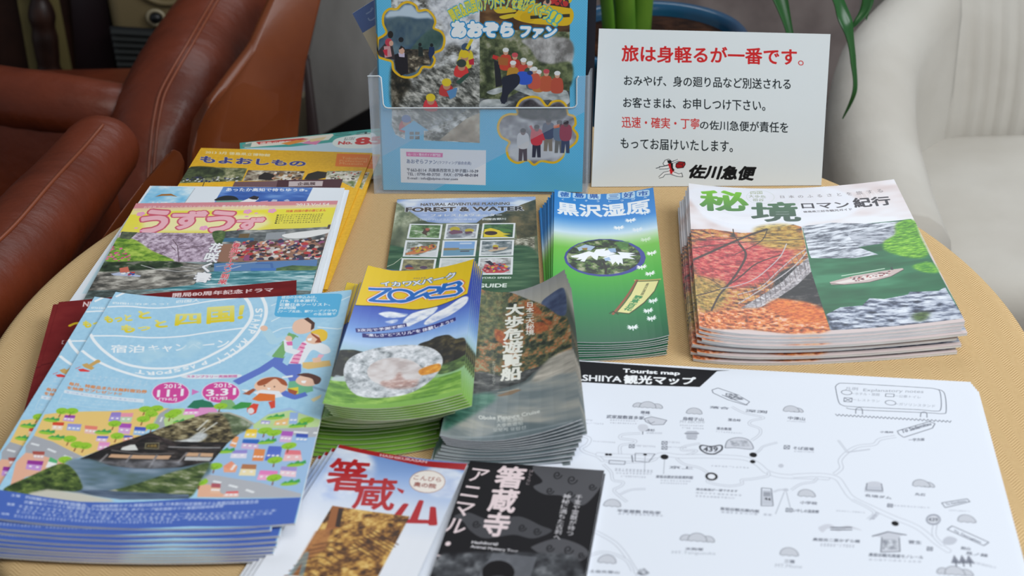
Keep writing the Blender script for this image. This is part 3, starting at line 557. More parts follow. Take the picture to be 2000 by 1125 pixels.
    c.P("30.5,56.4 32.8,63.9 37.5,62.2 38.3,67.8 35.1,71.4 36.4,76.9 32.4,73.1 30.4,71.2 32,65.7",(70,50,40)); c.P("33.6,61.2 38.5,62.3 36.8,66.8 33.9,66.2",(170,90,70)); 
    c.P("16.2,79.8 36.6,80.2 49.4,81.7 49.4,82.8 16.3,81.1",(225,230,232))
    c.P("69.2,64.8 69,66.2 68.4,67.4 67.5,68.4 66.2,69.1 64.8,69.5 63.3,69.4 61.9,69 60.6,68.2 59.6,67.1 58.9,65.8 58.6,64.5 58.8,63.1 59.4,61.9 60.3,60.9 61.6,60.2 63,59.8 64.5,59.9 65.9,60.3 67.2,61.1 68.2,62.2 68.9,63.5",(190,170,40)); c.P("83.4,67.9 83.2,69 82.7,69.9 81.8,70.7 80.8,71.2 79.5,71.5 78.2,71.4 77,71.1 75.9,70.5 75,69.6 74.4,68.7 74.2,67.6 74.4,66.6 74.9,65.6 75.7,64.9 76.8,64.3 78,64.1 79.3,64.1 80.6,64.5 81.7,65.1 82.6,65.9 83.2,66.9",(190,170,40)); c.P("57.4,70.3 62.5,65.9 71.2,68.1 72.3,72.7 60.9,75.1",(110,70,90)); c.P("74.1,70 80.7,69.3 82.7,73.1 75.2,75",(90,60,80))
    for q in range(22):
        an=q*.2856; 
        p=c.N("100.7,73.7")[0]; s=1+.9*(q%2); c.P([(p[0]+2*np.cos(an+.3),p[1]+2*np.sin(an+.3)),(p[0]+min(15,17*s*.55)*np.cos(an),p[1]+10*s*.45*np.sin(an)),(p[0]+2*np.cos(an-.3),p[1]+2*np.sin(an-.3))],(235,205,30)) 
    c.P("94,66.1 100.7,63.6 109.3,68.5 114,74.2 121.6,76.3 113.1,78.2 119.7,82.1 93.3,81.5",(235,205,30),soft=.4); c.P("107.4,74 107.1,75.1 106.3,76.1 105.1,76.9 103.5,77.5 101.7,77.7 99.8,77.7 98,77.3 96.4,76.6 95.2,75.7 94.4,74.6 94.1,73.5 94.4,72.4 95.1,71.3 96.4,70.5 98,69.9 99.8,69.7 101.7,69.8 103.5,70.1 105.1,70.8 106.3,71.7 107.1,72.8",(50,28,22)); c.P("109.3,64.8 119.8,67 122.6,72.7 115,71.5 110.2,69.5",(70,120,50))
    c.P("16.7,109.2 28.4,102.1 41.2,96.9 46.8,96.7 46,100.6 36.2,108.1 25.3,111.7 17.1,112.1",(205,120,70)); c.B("21.9,101.5 30,96.5 44.7,92.5 46,98.8 34.2,105.4 24.2,108.2",34,(2,4),[(205,165,40),(150,70,50),(70,50,50),(215,180,50),(190,90,50)],61); c.P("39.9,107.4 48,102.4 48.2,116.3 34.8,115.9 29.1,112.2",(228,232,236),.9,soft=1)
    c.P("97.8,106.8 110.3,101.9 118.6,101.3 114,106.1 101,109.5",(205,180,150)); c.P("108.6,100.1 108.5,101.1 108.1,102 107.6,102.7 106.9,103.2 106.1,103.5 105.2,103.5 104.4,103.2 103.7,102.6 103.1,101.8 102.8,100.9 102.6,99.9 102.8,98.9 103.1,98 103.7,97.3 104.4,96.7 105.2,96.5 106,96.5 106.8,96.8 107.6,97.4 108.1,98.2 108.5,99.1",(200,175,50)); c.P("103.3,100.4 108.4,101.3 107.5,105.3 103.3,104.7",(120,60,50)); c.P("91.8,109.2 105.7,111.4 121.4,104.9 122.3,110.2 105.7,114 90.9,112.6",(225,230,230),.8,soft=1)
    c.P("25,134.2 24.9,135.2 24.5,136 23.9,136.7 23,137.2 22.1,137.4 21,137.4 20,137.1 19.1,136.6 18.4,135.8 17.9,134.9 17.7,134 17.8,133 18.1,132.2 18.8,131.5 19.6,131 20.6,130.7 21.6,130.8 22.6,131.1 23.5,131.6 24.3,132.4 24.7,133.3",(60,60,100)); c.P("39.8,136.1 39.7,136.8 39.2,137.5 38.6,138 37.7,138.4 36.6,138.6 35.6,138.6 34.5,138.3 33.6,137.9 32.8,137.3 32.3,136.6 32.1,135.8 32.2,135.1 32.7,134.4 33.3,133.8 34.2,133.4 35.3,133.3 36.3,133.3 37.4,133.5 38.3,134 39.1,134.6 39.6,135.3",(80,60,90)); c.P("26.5,136.8 26.4,137.3 25.9,137.8 25.2,138.3 24.2,138.5 23.1,138.7 21.9,138.6 20.8,138.4 19.8,138.1 19,137.6 18.5,137.1 18.3,136.5 18.4,135.9 18.9,135.4 19.6,135 20.6,134.8 21.7,134.6 22.8,134.7 24,134.9 25,135.2 25.8,135.7 26.3,136.2",(150,60,50))
    c.P("92.3,141.5 98.5,135 108.5,132 116.7,135.7 119.3,144.1 113,148 96.9,147.9",(190,60,70)); c.B("94.9,133.2 106.7,128.6 117.6,134 119.3,144.1 95.9,146.6",60,(2,3.6),[(200,50,60),(60,40,50),(220,160,150),(90,90,140),(215,190,60),(170,40,50)],62); c.P("94.8,127.3 100.3,125.8 104.9,133.6 101.2,135.1 98.5,130.8",(40,36,46))
    c.T('HYDRO SPEED',"89.1,154.6 121.1,155.3 120.9,158.5 88.8,157.8",(225,235,225),.05)
    c.T('RIVER GUIDE',"62.5,165.8 117,166.5 116.5,173.4 61.9,172.9",(230,238,230),.06)
    c.a[:]=c.a*.86+.11
    return c
def print_zorb():
    c=Cv('zorb',100,205,4.5); c.F((46,70,150))
    c.GV([(0,(60,80,175)),(.3,(56,80,180)),(.5,(120,160,220)),(.58,(170,200,235)),(1,(120,170,60))])
    c.X("24.6,72.2 33.1,68.3 44.7,71 50.5,72.9 47.1,76.9 34.6,78.2 27.6,75.3",[(0,(150,170,215)),(.5,(225,230,240)),(1,(245,247,250))],(8,5),71,3,soft=1)
    c.X("32.2,84 38.2,80.9 42.9,80.9 41.9,85.1 35.9,87.2",[(0,(120,150,215)),(1,(225,232,245))],(8,5),72,3,soft=1)
    c.X("47.7,85.4 52.8,73.2 63.6,68.3 73.9,67.2 72.4,75.3 65.8,83.1 58.2,88.3 52.7,92.2",[(0,(170,185,220)),(.5,(228,232,240)),(1,(248,248,250))],(8,5),73,3,soft=.6)
    c.X("65.6,88.7 71.9,78 82,70.7 92,61.3 97.6,63.4 96.1,74.1 86.4,84.3 77.7,88.7 68.2,92.9",[(0,(190,200,225)),(.4,(232,234,240)),(1,(246,246,248))],(8,5),74,3,soft=.6)
    c.P("0.2,-1.1 26.2,1 52.3,-0.9 76.9,-0.2 99.7,-4 96.7,57.6 85,61.9 70.8,66.1 55.9,66.5 39.6,62.3 21,61.1 0.6,66.2",(230,195,20),sm=0)
    c.L("0.6,66.5 21,61.3 39.6,62.5 55.9,66.5 70.9,66.4 85,62.2 96.7,57.6",1.,(50,50,40),sm=1)
    B=(30,105,190)
    zt=[("8.6,34.4 29.7,29.4 23.3,49.1 32.5,47.9 33.2,52.3 12.2,56.3 10.4,51 18.4,36 9.4,38.7")]
    def zor(w,col):
        c.L("8.1,36.9 28.8,32.1 13.2,54.3 48.5,50.6 63.9,40.3",w,col,sm=0)
        c.L(c.arc2("40.2,42.7","50.9,43.3","38.8,32.9"),w,col)
        c.L("46.7,49 55.1,38.4 63.9,32 72.7,34.8 73.2,41.1 61.9,43.6 65.6,50.1",w,col)
        c.L("65.6,50.1 88,53.9 91.4,50.6 89.6,44.3 82.8,40.3 76.9,40.6 73.6,46.5",w,col); c.L("76.4,34 88.2,32.9 90.4,37.9 88,41.9 80.6,40.7",w,col); c.L("77.6,29.9 76.2,41.5",w,col)
    zor(8.2,(225,120,50)); zor(6.2,(235,238,245)); zor(3.9,B)
    c.T('イカワXパーク',"17.6,20.9 84.8,13.1 86.2,24.1 19.3,28.2",(238,240,242),.05,outl=((40,90,160),.08))
    c.T('アウトドア',"48,12.8 59.2,13.3 59.3,15.7 48.1,15.2",(90,90,140),.03); c.T('ゾーブ',"79.2,56.5 88.2,56.2 88.7,59.7 79.8,59.7",(150,130,30),.01)
    c.P("7.5,99.6 50.6,86.7 51.8,92.1 9.3,105.2",(38,32,110)); c.P("14.8,104.7 55.6,98.2 89.6,90.6 90.2,95.9 58.7,106.1 16.2,110.6",(38,32,110))
    c.T('3次元で予測不能!',"9.2,99.5 49.6,88.1 50.4,92.6 10.4,103.7",(236,238,245),.05)
    c.T('“楽しさ”と“スリル”を',"18.4,104.3 63.2,97.8 64.3,103.3 19.6,108.5",(236,238,245),.045); c.T('体験しよう!!',"64.7,97.8 87.7,92.3 88.6,97.5 65.6,103.4",(236,238,245),.045)
    # trees
    c.X("-2.5,138.8 9.5,130.3 19.6,130.4 29.2,130.3 28.2,134.3 17.9,156.8 10.1,166.4 -1,169",[(0,(14,16,14)),(.7,(30,32,26)),(1,(60,62,44))],(4,4),75,3,soft=.8)
    c.X("64,122.2 72.1,117.8 77.4,114.3 85.7,115.3 91.5,123.9 98.2,128 100.6,153.8 93.4,159.9 82,159.2 68.3,138.2",[(0,(20,18,14)),(.6,(44,40,28)),(1,(90,80,50))],(5,5),76,4,soft=.8)
    c.X("80.7,158.6 93.2,155.8 100.6,152.4 101.1,164.6 94,170.5 82.7,169.8",[(0,(40,60,30)),(1,(110,140,70))],(4,2),77,3,soft=.6)
    c.X("-1.4,204.3 -1.3,175.3 20.5,171.4 49,165.3 81.8,174.4 97.8,172.8 98.9,198.7 66.1,198.2 25.5,199.7",[(0,(70,120,30)),(.5,(110,160,50)),(1,(160,200,90))],(10,2),78,4)
    c.P("0.3,174.7 3.6,167.2 19.7,166.6 17.5,172 2.1,175.5",(190,200,210),.8,soft=1)
    # inflatable ball
    BALL="9.1,161.6 9.3,146.2 16.9,133.7 31.2,123.4 49.2,119.7 64,122.5 76,131.5 83.5,146.8 83.5,162.4 77,177.4 65.1,188.2 49.5,191.2 29.7,190.2 19.7,183.8 13,173.1"
    c.P(BALL,(196,200,204),sm=1); c.X(BALL,[(0,(120,126,130)),(.3,(176,182,186)),(.7,(208,211,215)),(1,(236,238,242))],(5,5),79,4,sm=1)
    c.B(BALL,420,(1.2,2.6),[(110,116,122),(228,232,236),(150,156,160),(215,220,226)],80,a=.28)
    c.P("71.2,162.6 70.9,168.1 69,172.6 65.6,175.8 61,177.6 55.6,178 49.6,177.1 43.7,175.1 38.1,172 33.4,167.9 30,163.1 28.2,157.7 28.2,152.1 30,146.7 33.6,142 38.6,138.7 44.5,137.3 50.8,137.8 57,140.4 62.5,144.8 66.9,150.4 69.9,156.5",(214,208,206),.92); c.X("71.2,162.6 70.9,168.1 69,172.6 65.6,175.8 61,177.6 55.6,178 49.6,177.1 43.7,175.1 38.1,172 33.4,167.9 30,163.1 28.2,157.7 28.2,152.1 30,146.7 33.6,142 38.6,138.7 44.5,137.3 50.8,137.8 57,140.4 62.5,144.8 66.9,150.4 69.9,156.5",[(0,(176,160,156)),(.5,(214,206,204)),(1,(232,230,232))],(14,10),81,3,a=.7)
    c.X("41.1,169.8 49.4,167.8 53.8,158.3 59.2,169.4 68.8,171.9 67,181.4 53.7,180.8 43.4,176.1",[(0,(140,90,80)),(.6,(180,130,115)),(1,(215,190,182))],(3,2),82,3,a=.6,soft=2)
    c.X("68.2,159.1 75.2,155 82.4,155.4 83,164.8 76.1,167 70.2,166.1",[(0,(200,120,20)),(1,(235,170,60))],(4,3),83,3,soft=.8)
    c.P("36.3,125.8 46.3,120.6 67.1,125 73.5,134.6 55.6,124.4",(240,240,242),.6,soft=1.5)
    return c
def print_oboke():
    c=Cv('oboke',100,205,4.5); c.F((90,100,90))
    c.GV([(0,(150,150,150)),(.14,(176,172,160)),(.3,(70,80,70)),(.62,(70,80,80)),(1,(90,105,110))])
    c.X("75.8,31.7 83.1,25.5 97.2,26.8 97.5,63.6 90.5,61.2 80.9,43.8",[(0,(44,56,90)),(1,(80,96,130))],(12,8),91,3,soft=1)
    c.X("5.2,7.3 26.7,-1.7 43.9,1.9 62.6,18.4 77.5,35.8 90.5,61.2 98.4,75.2 98.8,117.2 93.8,120.4 81.1,121 68,123.7 60.9,135.5 30.6,141.8 12.4,141.1 9.6,83.4",[(0,(30,36,26)),(.3,(58,66,44)),(.5,(92,92,58)),(.66,(134,104,60)),(.8,(170,96,54)),(1,(150,150,110))],(5,5),92,4,soft=1.2)
    c.X("6.8,11.1 35.6,2.5 39.9,52.1 14.3,76.5",[(0,(48,60,40)),(.6,(96,108,66)),(1,(140,140,90))],(4,4),93,4,a=.7,soft=3)
    for q in ("31,57.4 40.7,63.2 45.5,80.2 34.4,73.8","61.9,57.9 75.6,59.7 82,74.9 65.6,70.5","58.8,19.6 72.2,35.1 75.7,48.6 63.1,35.9","75.7,54.2 85.4,66.6 82.1,69.6"): c.X(q,[(0,(150,60,30)),(1,(205,110,50))],(3,3),94,3,soft=1.5,a=.9)
    c.X("9.3,119.8 28.2,118.4 54.6,128.6 62,121.1 82.5,121.9 69.5,126.9 62.3,136.1 46.1,140.2 27.8,145.6 12,150.9",[(0,(24,26,26)),(.5,(60,62,62)),(1,(120,120,116))],(8,3),95,4)
    c.X("65.3,137.3 82.4,126.8 99.3,120.2 100.7,201.1 94.7,207.5 62.3,187.7 35.7,198.5 -0.8,205.8 9.5,156.4 39,147.9",[(0,(104,116,120)),(.5,(128,136,136)),(1,(160,160,152))],(40,10),96,3,soft=3,ang=-.3)
    c.X("81.2,116 99.4,117.8 100.4,145.7 88.9,141.2 68.2,138.5",[(0,(140,136,126)),(1,(200,192,178))],(16,4),97,3,soft=3)
    c.X("11.1,156 30.9,145.4 40.9,152.8 27.1,169.3 10.8,188.4 1.2,198.4 2.3,175.4",[(0,(28,74,60)),(.6,(48,104,86)),(1,(80,130,110))],(16,4),98,3,soft=4)
    c.P("40.6,149.2 55.2,143.5 60.4,146.3 52.6,150 43.7,150.8",(130,105,80)); c.L("41.1,145.7 58.2,143.9",.6,(200,190,170))
    c.L("-2.7,204.4 24.5,201.2 46.8,199.5 68.8,199.2 94.9,203.3",2,(150,160,165),.5,sm=1)
    W=(240,238,230)
    c.V('大歩危遊覧船',"39.1,19.1 59.3,22.8 60,132.8 42.1,131.1",W,.06,fat=1)
    c.V('日本三大秘境',"60.4,21.8 68.4,24.3 69.8,75.3 61.4,72.7",W,.03)
    c.V('おおぼけゆうらんせん',"32.7,102.9 36.1,102.9 38.7,134.5 35.5,134.4",(210,210,200),.0)
    c.T('Oboke Pleasure Cruise',"27.9,174.3 73.8,176.2 74.1,180.9 28.8,178.9",(220,222,215),.02)
    c.T('大步危游船',"42.4,178.7 62.1,180.4 62.5,185.1 43,183.3",(215,218,212),.0); c.T('大歩危遊船',"42.8,184.4 62.2,185.9 62.6,190.5 43.4,189",(215,218,212),.0); c.T('오보케 유람선',"40.7,189.8 64.3,191.8 64.6,196.4 41.3,194.4",(205,208,205),0)
    c.a[:]=c.a*.9+.06
    return c
def print_blue():
    c=Cv('blue',210,297,4); c.F((166,208,232))
    c.X(None,[(0,(160,205,231)),(1,(172,213,236))],(3,3),101,2)
    W=(240,245,248)
    # rally stamp rings
    c.L("0.1,67.3 8,76.6 23.6,89.8 41.8,101.5 60.2,106.5 76.7,107.1 90.5,104.6 104.5,97.3 118.6,83.1 127.8,70.2 134.7,47.5 137,35 136.2,23.6 130.7,7.2 123.2,-5.2",3.0,W,sm=1)
    c.L("1.2,91.5 15.3,100.5 33.6,109.1 51.8,115.7 68.7,120.4 80.8,120.2 93.5,117.2 107.7,108.8 122.8,97.6 134.6,83.9 142.6,68.5 146.5,55.3 148.6,34.7 146.3,15.9 139.7,-2.4 135.4,-10.3",2.8,W,sm=1)
    c.L("3,7.5 10.7,-1.7",3,W); c.L("0.7,24.6 20.6,19.6 48.3,18.5 73.1,12.6 96.3,4.5 126.8,-2",2.,W,sm=1)
    c.L("1.6,69.7 27.2,64.8 57.9,63.6 84.6,59.7 106.6,53.2 134.8,47.7",2.,W,sm=1)
    c.T('四国に泊まろう！',"3.2,15.7 59.1,9.3 59.5,12.2 4.4,19.1",W,.02); c.T('四国人',"65.7,4.2 87.1,0.2 87.4,5.4 66.4,8.7",W,.02)
    yg=((228,226,150),(226,202,18))
    c.T('もっと',"2.6,38.5 28.3,30.7 33.5,40.7 7.5,48.9",None,.10,grad=yg); c.T('と',"32.9,24.9 45.1,22.8 50.1,35 38.3,37.1",None,.10,grad=yg)
    c.T('もっ',"23.6,48 52.3,44 53.8,52.2 29.1,61.1",None,.10,grad=yg); c.T('と',"52.7,36.4 64.6,35.7 68.7,46.7 58,49",None,.10,grad=yg)
    c.T('四',"70.5,25.9 93.1,23.6 96.7,39.9 74,44.5",None,.06,grad=yg); c.T('国',"96.3,14.1 119.6,11.6 124.4,37.7 101.3,40.9",None,.06,grad=yg); c.T('！',"123.9,11.9 128.4,11.4 130.5,33.9 126.1,34.3",None,.06,grad=yg)
    c.T('宿泊',"24.3,78.3 55.2,74.7 57.6,85.9 28.3,89.7",W,.03); c.T('キャンペーン',"58.2,75.1 125.1,63.3 126.7,76.2 61.9,85.4",W,.03)
    c.X("53.4,88.3 63.9,79.3 74.7,83.8 83,86 87.9,80.5 93.8,65.6 104.6,69.6 104.4,82.9 93.7,92.2 83.4,87.3 70.8,93.3 63.6,101.7",[(0,(168,210,232)),(1,(190,222,236))],(12,12),102,2,a=.8,soft=3)
    for ch,q in (('P',"114.6,99.9 110.7,102.2 108.2,97 112.1,94.7"),('A',"107.1,105 103.1,107.5 100.8,102.2 104.4,100.1"),('S',"101.5,106.9 96.9,109.5 95.1,104.8 99.8,102.7"),('S',"95.6,110.2 90.1,112.2 88.3,107.2 93.3,105.4"),('P',"88.8,112.9 82.8,114.7 81.1,109.5 86.8,107.9"),('O',"82.2,115.1 76.3,116.1 74.8,111.1 80.5,110.1"),('R',"75.3,116.4 67.7,116.7 66.5,111.7 73.6,111.4"),('T',"66.8,116.1 57.9,115 58,109.9 64.8,110.3")):
        c.T(ch,q,W,.05)
    for ch,q in (('R',"142.1,73.8 135.1,62.6 138.3,64.2 141.9,68.5"),): pass
    for ch,q in (('S',"137.9,18 143.9,17.9 145.3,24.5 139.5,25.2"),('T',"139,26.7 145.1,26.6 145.5,32.6 139.4,31.2"),('A',"138.6,34.1 145.2,33.6 145.6,41.1 138.7,39.4"),('M',"138.4,41.5 145.6,43.1 145.3,50.4 138.1,47.1"),('P',"138,49.8 145,53.1 143.4,58.4 137.3,53.8"),('R',"136.7,63 142.7,71.1 140.9,76.4 134.7,68.5"),('A',"134.5,70.5 139.2,77.6 136.6,82.6 132,74.8"),('L',"130.4,77.7 135.8,85.3 133.9,88.3 128.7,81.5"),('L',"127.1,83.4 132.2,90.6 130,93.4 125,86.7"),('Y',"122.2,89.1 127.5,95.8 123.8,99.8 119.2,92.9")):
        q=c.N(q); c.T(ch,[q[0],q[1],q[2],q[3]],W,.05,turn=1)
    for s in ("150.4,14.9 159.9,6.2 165.9,2.7","154.2,39.9 167.1,26.8 186.6,17.2","156,58.7 164.4,51.6 176.7,50.9","191.2,53.9 206.8,60.2 212.4,58.4","200.9,18.1 210.9,9.6"): c.L(s,1.2,W,.8)
    c.RR(c.N("153,-5.4 203.9,4.6 204.2,42.1 155.3,32.8"),4,(86,176,220))
    c.T('宿泊のお申込みは、',"156.5,-0.9 184.4,3.2 184.8,8.6 156.9,4.5",W,.02)
    c.T('JTB、日本旅行、',"156.3,5.3 186.2,9.5 186.6,15 156.7,11.1",W,.04); c.T('近畿日本ツーリスト、',"156.5,11 196.3,17.5 196.6,22.5 156.9,16.5",W,.04); c.T('JR四国',"156.7,17.1 170.4,18.7 170.7,23.7 156.9,22.1",W,.04); c.T('(ワープ支店、駅ワーププラザ)',"156.9,22.4 202.4,29.1 202.7,33.8 157.3,27.1",W,.03); c.T('の各店舗で',"185.5,31.1 202.3,34.2 202.6,38.4 185.9,35.6",W,.02)
    # family
    SK=(235,195,170)
    c.L("168.9,95.9 158.9,110 141.4,127.1",8,(96,120,200)); c.L("168.6,94 168,103.5 182.3,120.5 185.7,130.2",8,(96,120,200)); c.L("173.8,115.5 167.7,127.7 169.9,142.5",0,(96,120,200))
    c.P("161.4,87.3 167.4,72.2 170.6,58.6 178.7,65.9 178.9,81.8 171.9,96.4 163.4,93.3",(120,175,110)); c.L("171.4,64.8 161.1,71.4 151.8,52.1",7,(178,215,232)); c.P("157.6,88.8 168.4,72.4 162.4,93.2",(178,215,232)); c.P("176.7,65.6 183.7,72.7 180,89.8 171.7,94.4 173.2,77",(170,212,230))
    c.P("153.2,50.2 153.3,51.3 153.1,52.4 152.7,53.2 152,53.8 151.3,54 150.4,54 149.5,53.5 148.7,52.8 148,51.9 147.5,50.7 147.1,49.5 147.1,48.4 147.3,47.3 147.7,46.5 148.3,45.9 149.1,45.6 150,45.7 150.8,46.1 151.7,46.9 152.4,47.8 152.9,49",SK); c.P("172.3,52.7 172.9,42.4 179.2,39.3 187.3,47 188.7,57.5 182.3,62.5 175.9,60.4",SK,sm=1); c.P("179.2,39.3 182.1,37.7 188.4,47.2 188.9,55.5 186.8,58.2 186.1,48.8 181.7,42.9",(80,50,40)); c.P("172,68.9 174,61.1 176.9,63.6 173.5,72.1",(120,175,110))
    c.P("177.1,104.7 181,82.2 185.7,73.1 200.6,81.8 205.4,92.5 200.4,95.3 191.6,87.9 186.5,108.1",(232,236,240),sm=1); c.P("178,104.1 179.7,87.8 182.9,74.6 185.8,77 184.2,105.8",(240,170,200)); 
    for q in range(6): c.L(c.mix("177.9,102.9 182.7,76.5","183.6,104.8 186,79.1",0) if 0 else [c.N("177.9,102.9 182.7,76.5")[0]*(1-q/5)+c.N("177.9,102.9 182.7,76.5")[1]*q/5,c.N("183.9,104.8 186.3,79.1")[0]*(1-q/5)+c.N("183.9,104.8 186.3,79.1")[1]*q/5],1.3,(210,70,140))
    c.L("171,68.7 174.3,85.1 182,90.1",6,(232,236,240)); c.P("170.5,72.7 175.1,72.3 176.2,78.5 172.3,77.9",(225,110,170)); c.P("174.6,68.3 174.6,69.4 174.5,70.4 174.1,71.2 173.5,71.7 172.8,72 172.1,71.9 171.3,71.4 170.5,70.7 169.9,69.8 169.4,68.6 169.2,67.5 169.1,66.3 169.3,65.3 169.7,64.5 170.2,64 170.9,63.7 171.7,63.8 172.5,64.3 173.2,65 173.8,66 174.3,67.1",SK)
    c.P("185.2,73 187.3,62.3 194.8,66.7 197.1,77.2 191.5,79",SK,sm=1); c.P("187.2,61.3 193.7,57.4 199.4,63.6 200.1,73.8 196.5,76 193.8,66.6",(235,195,60),sm=1); c.P("187.2,61.3 194.9,70.8 197.3,78.2 192.2,77.2 193.6,72.5 188.7,65.6",(150,70,40)); c.P("185.8,70.1 189.3,69.7 189.3,73.7 186.8,73.7",(250,250,250))
    c.P("186.2,106.1 187.8,117.6 184.4,128.1 173.8,115.5 177.1,104.7",(96,120,200)); c.P("187,104.4 206.4,105.1 208.4,113 192.2,114.6 188,111.7",(225,190,120)); c.P("197.4,94.7 201.5,96.5 200.1,101 196.4,102.2",(240,180,200)); c.P("193.2,99.7 198.9,98.9 200.8,105.9 195,106.1",SK)
    c.L("183.7,129.9 195.3,137.1 212.9,149.3",2.5,(110,140,170),.5)
    c.P("180.7,129.4 189.3,128.9 198,135.8 200.1,145.1 190.2,148.8 181.8,144",(110,180,140)); c.P("181,138.5 188.7,137.9 189.9,147 183.1,145.9",(225,205,60)); c.L("177.9,143.5 188.6,151.2 195.8,147.9",6,(90,115,200)); c.P("185.7,130.2 187.6,123.1 196.2,122.7 201.1,130.9 199.2,137.8 191.4,136.5",SK,sm=1); c.P("185.3,120.9 193,120 202.6,127.6 203.1,134.9 199.9,136.1 197,128.4 189.6,123.5",(90,55,45),sm=1); c.P("189.5,129.8 193.3,129.9 192.9,133.5 190.4,132.7",(250,250,250)); c.P("199.7,155.6 206.5,150.7 206.2,155 202.1,159.5",(225,210,160)); c.L("174.9,123.1 182.6,122.4",2.5,(232,236,240))
    c.P("156.1,130.1 160.8,122.3 170.8,122.6 179,131 180.3,140.2 174.2,144.8 164.1,142.7 158.3,137.6",(240,195,165),sm=1); c.P("157.7,127.5 162.9,122.6 170.8,122.2 177.4,127.1 180.5,134.8 176.2,132.4 170.1,124.3 164.2,131 159.4,132.3",(165,85,50),sm=1)
    c.P("149.1,142.2 156,135.6 158.3,137.6 154.5,144.4",(165,85,50)); c.P("181,138.5 188.9,143.3 188.2,148.5 182.8,144.1",(165,85,50)); c.P("147.1,136.6 153.2,137.1 151.8,140.6",(235,235,235)); c.P("156.9,141.1 162.3,138 175.6,141.4 179.7,149 174,150.1 162.8,147",(232,236,240)); c.P("161.6,142.4 173.3,145.5 174.6,153.6 162.8,153.2 157.4,150",(232,130,50))
    for q in range(5): c.L([c.N("161.7,143 173.4,146.1")[0]+(c.N("157.9,150.1 174.4,154")[0]-c.N("161.7,143 173.4,146.1")[0])*q/4,c.N("161.7,143 173.4,146.1")[1]+(c.N("157.9,150.1 174.4,154")[1]-c.N("161.7,143 173.4,146.1")[1])*q/4],.5,(200,70,40))
    c.P("155.7,160.4 159.3,155.5 163.4,156.8 163.3,168 159.8,170.3 156.5,165.7",(222,72,50)); c.P("161.5,165.3 161.5,166.3 161.4,167.3 161.1,168.1 160.6,168.6 160.1,168.9 159.4,168.8 158.7,168.4 158,167.8 157.4,166.9 157,165.9 156.7,164.8 156.6,163.7 156.7,162.8 157,162 157.5,161.4 158.1,161.2 158.8,161.2 159.5,161.6 160.2,162.3 160.7,163.1 161.2,164.2",(225,222,225)); c.P("169.9,154.8 174.6,153.6 175.9,162.5 173.3,163.9",(215,70,50)); c.P("164.2,133.2 164.3,133.4 164.2,133.6 164.2,133.8 164.1,134 164,134 163.8,134 163.7,133.9 163.5,133.8 163.4,133.6 163.3,133.3 163.2,133 163.2,132.8 163.2,132.6 163.3,132.4 163.4,132.2 163.5,132.2 163.7,132.2 163.8,132.3 164,132.4 164.1,132.6 164.2,132.9",(60,30,30)); c.P("171.8,135.1 171.8,135.4 171.7,135.6 171.7,135.8 171.6,135.9 171.5,136 171.3,136 171.2,135.9 171,135.7 170.9,135.5 170.8,135.3 170.7,135 170.7,134.7 170.8,134.5 170.8,134.3 170.9,134.2 171,134.1 171.2,134.2 171.3,134.2 171.5,134.4 171.6,134.6 171.7,134.9",(60,30,30)); c.P("165.4,135.6 169,136.6 167.9,139",(252,250,250))
    # dates
    for cx,q1,t1,q2,t2,q3,t3 in (("108.8,139.2 109.1,143.3 108.2,147 106.1,150.1 103,152.3 99.3,153.5 95.1,153.6 90.7,152.6 86.6,150.6 83.1,147.7 80.4,144.1 78.7,140.1 78.3,136 79.2,132.1 81.2,128.8 84.4,126.4 88.3,125 92.6,124.9 97.1,126 101.2,128.2 104.7,131.3 107.3,135.1","86,128 100.1,127.5 101.2,133.1 87,133.5",'2012',"82.5,136.2 103.1,133.8 104.7,143.4 84.3,145.8",'11.1',"86.5,146.6 100.4,146.1 101,150.6 87.1,151",'[THU]'),("147.1,140.3 147.3,144.3 146.2,147.9 144.1,150.8 141,152.8 137.3,153.7 133.1,153.5 128.9,152.2 125,149.9 121.7,146.8 119.1,143 117.7,138.9 117.5,134.8 118.5,131 120.6,127.9 123.8,125.7 127.6,124.7 131.9,124.9 136.2,126.3 140.1,128.8 143.4,132.1 145.8,136.1","125,127.2 138.8,127.3 139.6,132.9 125.8,132.6",'2015',"120.6,135 143,133.6 144.4,143.3 122.1,144",'3.31',"125.2,145.4 138.5,145.4 139.2,150.1 125.8,149.9",'[TUE]')):
        c.P(cx,(235,215,232)); cc=c.N(cx); m=cc.mean(0); c.P(m+(cc-m)*.95,(212,72,155)); c.T(t1,q1,(245,240,245),.03); c.T(t2,q2,(245,240,245),.045); c.T(t3,q3,(245,240,245),.03)
    c.P("109.5,134.3 115.9,138 111,142.5",(212,120,190))
    c.P("97.1,117.1 104.6,114.5 122.5,114.4 140.2,115.2 144.3,117.2 141,120 123.7,120.6 105.9,120.4 99,118.9",(225,232,238),sm=1); c.T('スタンプラリー実施期間',"101.1,115.4 140.6,116 141,119.8 101.8,118.9",(200,80,150),.02)
    # hand stamp
    c.P("7.4,117.2 11.6,115.4 19.2,117.3 17.8,118.7 10.6,119.7",(225,60,60)); c.P("8.5,110.3 12.4,107.5 21.4,112.7 19.4,115.9 12.1,113.4",(205,165,95)); c.L("16.2,110.7 20.2,104.1",4.2,(205,165,95)); c.P("23.4,103 23.5,103.6 23.4,104.3 23.1,104.8 22.7,105.3 22.1,105.5 21.4,105.7 20.7,105.6 20,105.4 19.4,105 18.9,104.5 18.6,103.9 18.4,103.2 18.5,102.6 18.8,102 19.3,101.6 19.8,101.3 20.5,101.2 21.3,101.2 22,101.5 22.6,101.9 23.1,102.4",(205,165,95)); c.L("5,116.8 8.3,113.6",.6,(225,60,60))
    OR=(228,130,60)
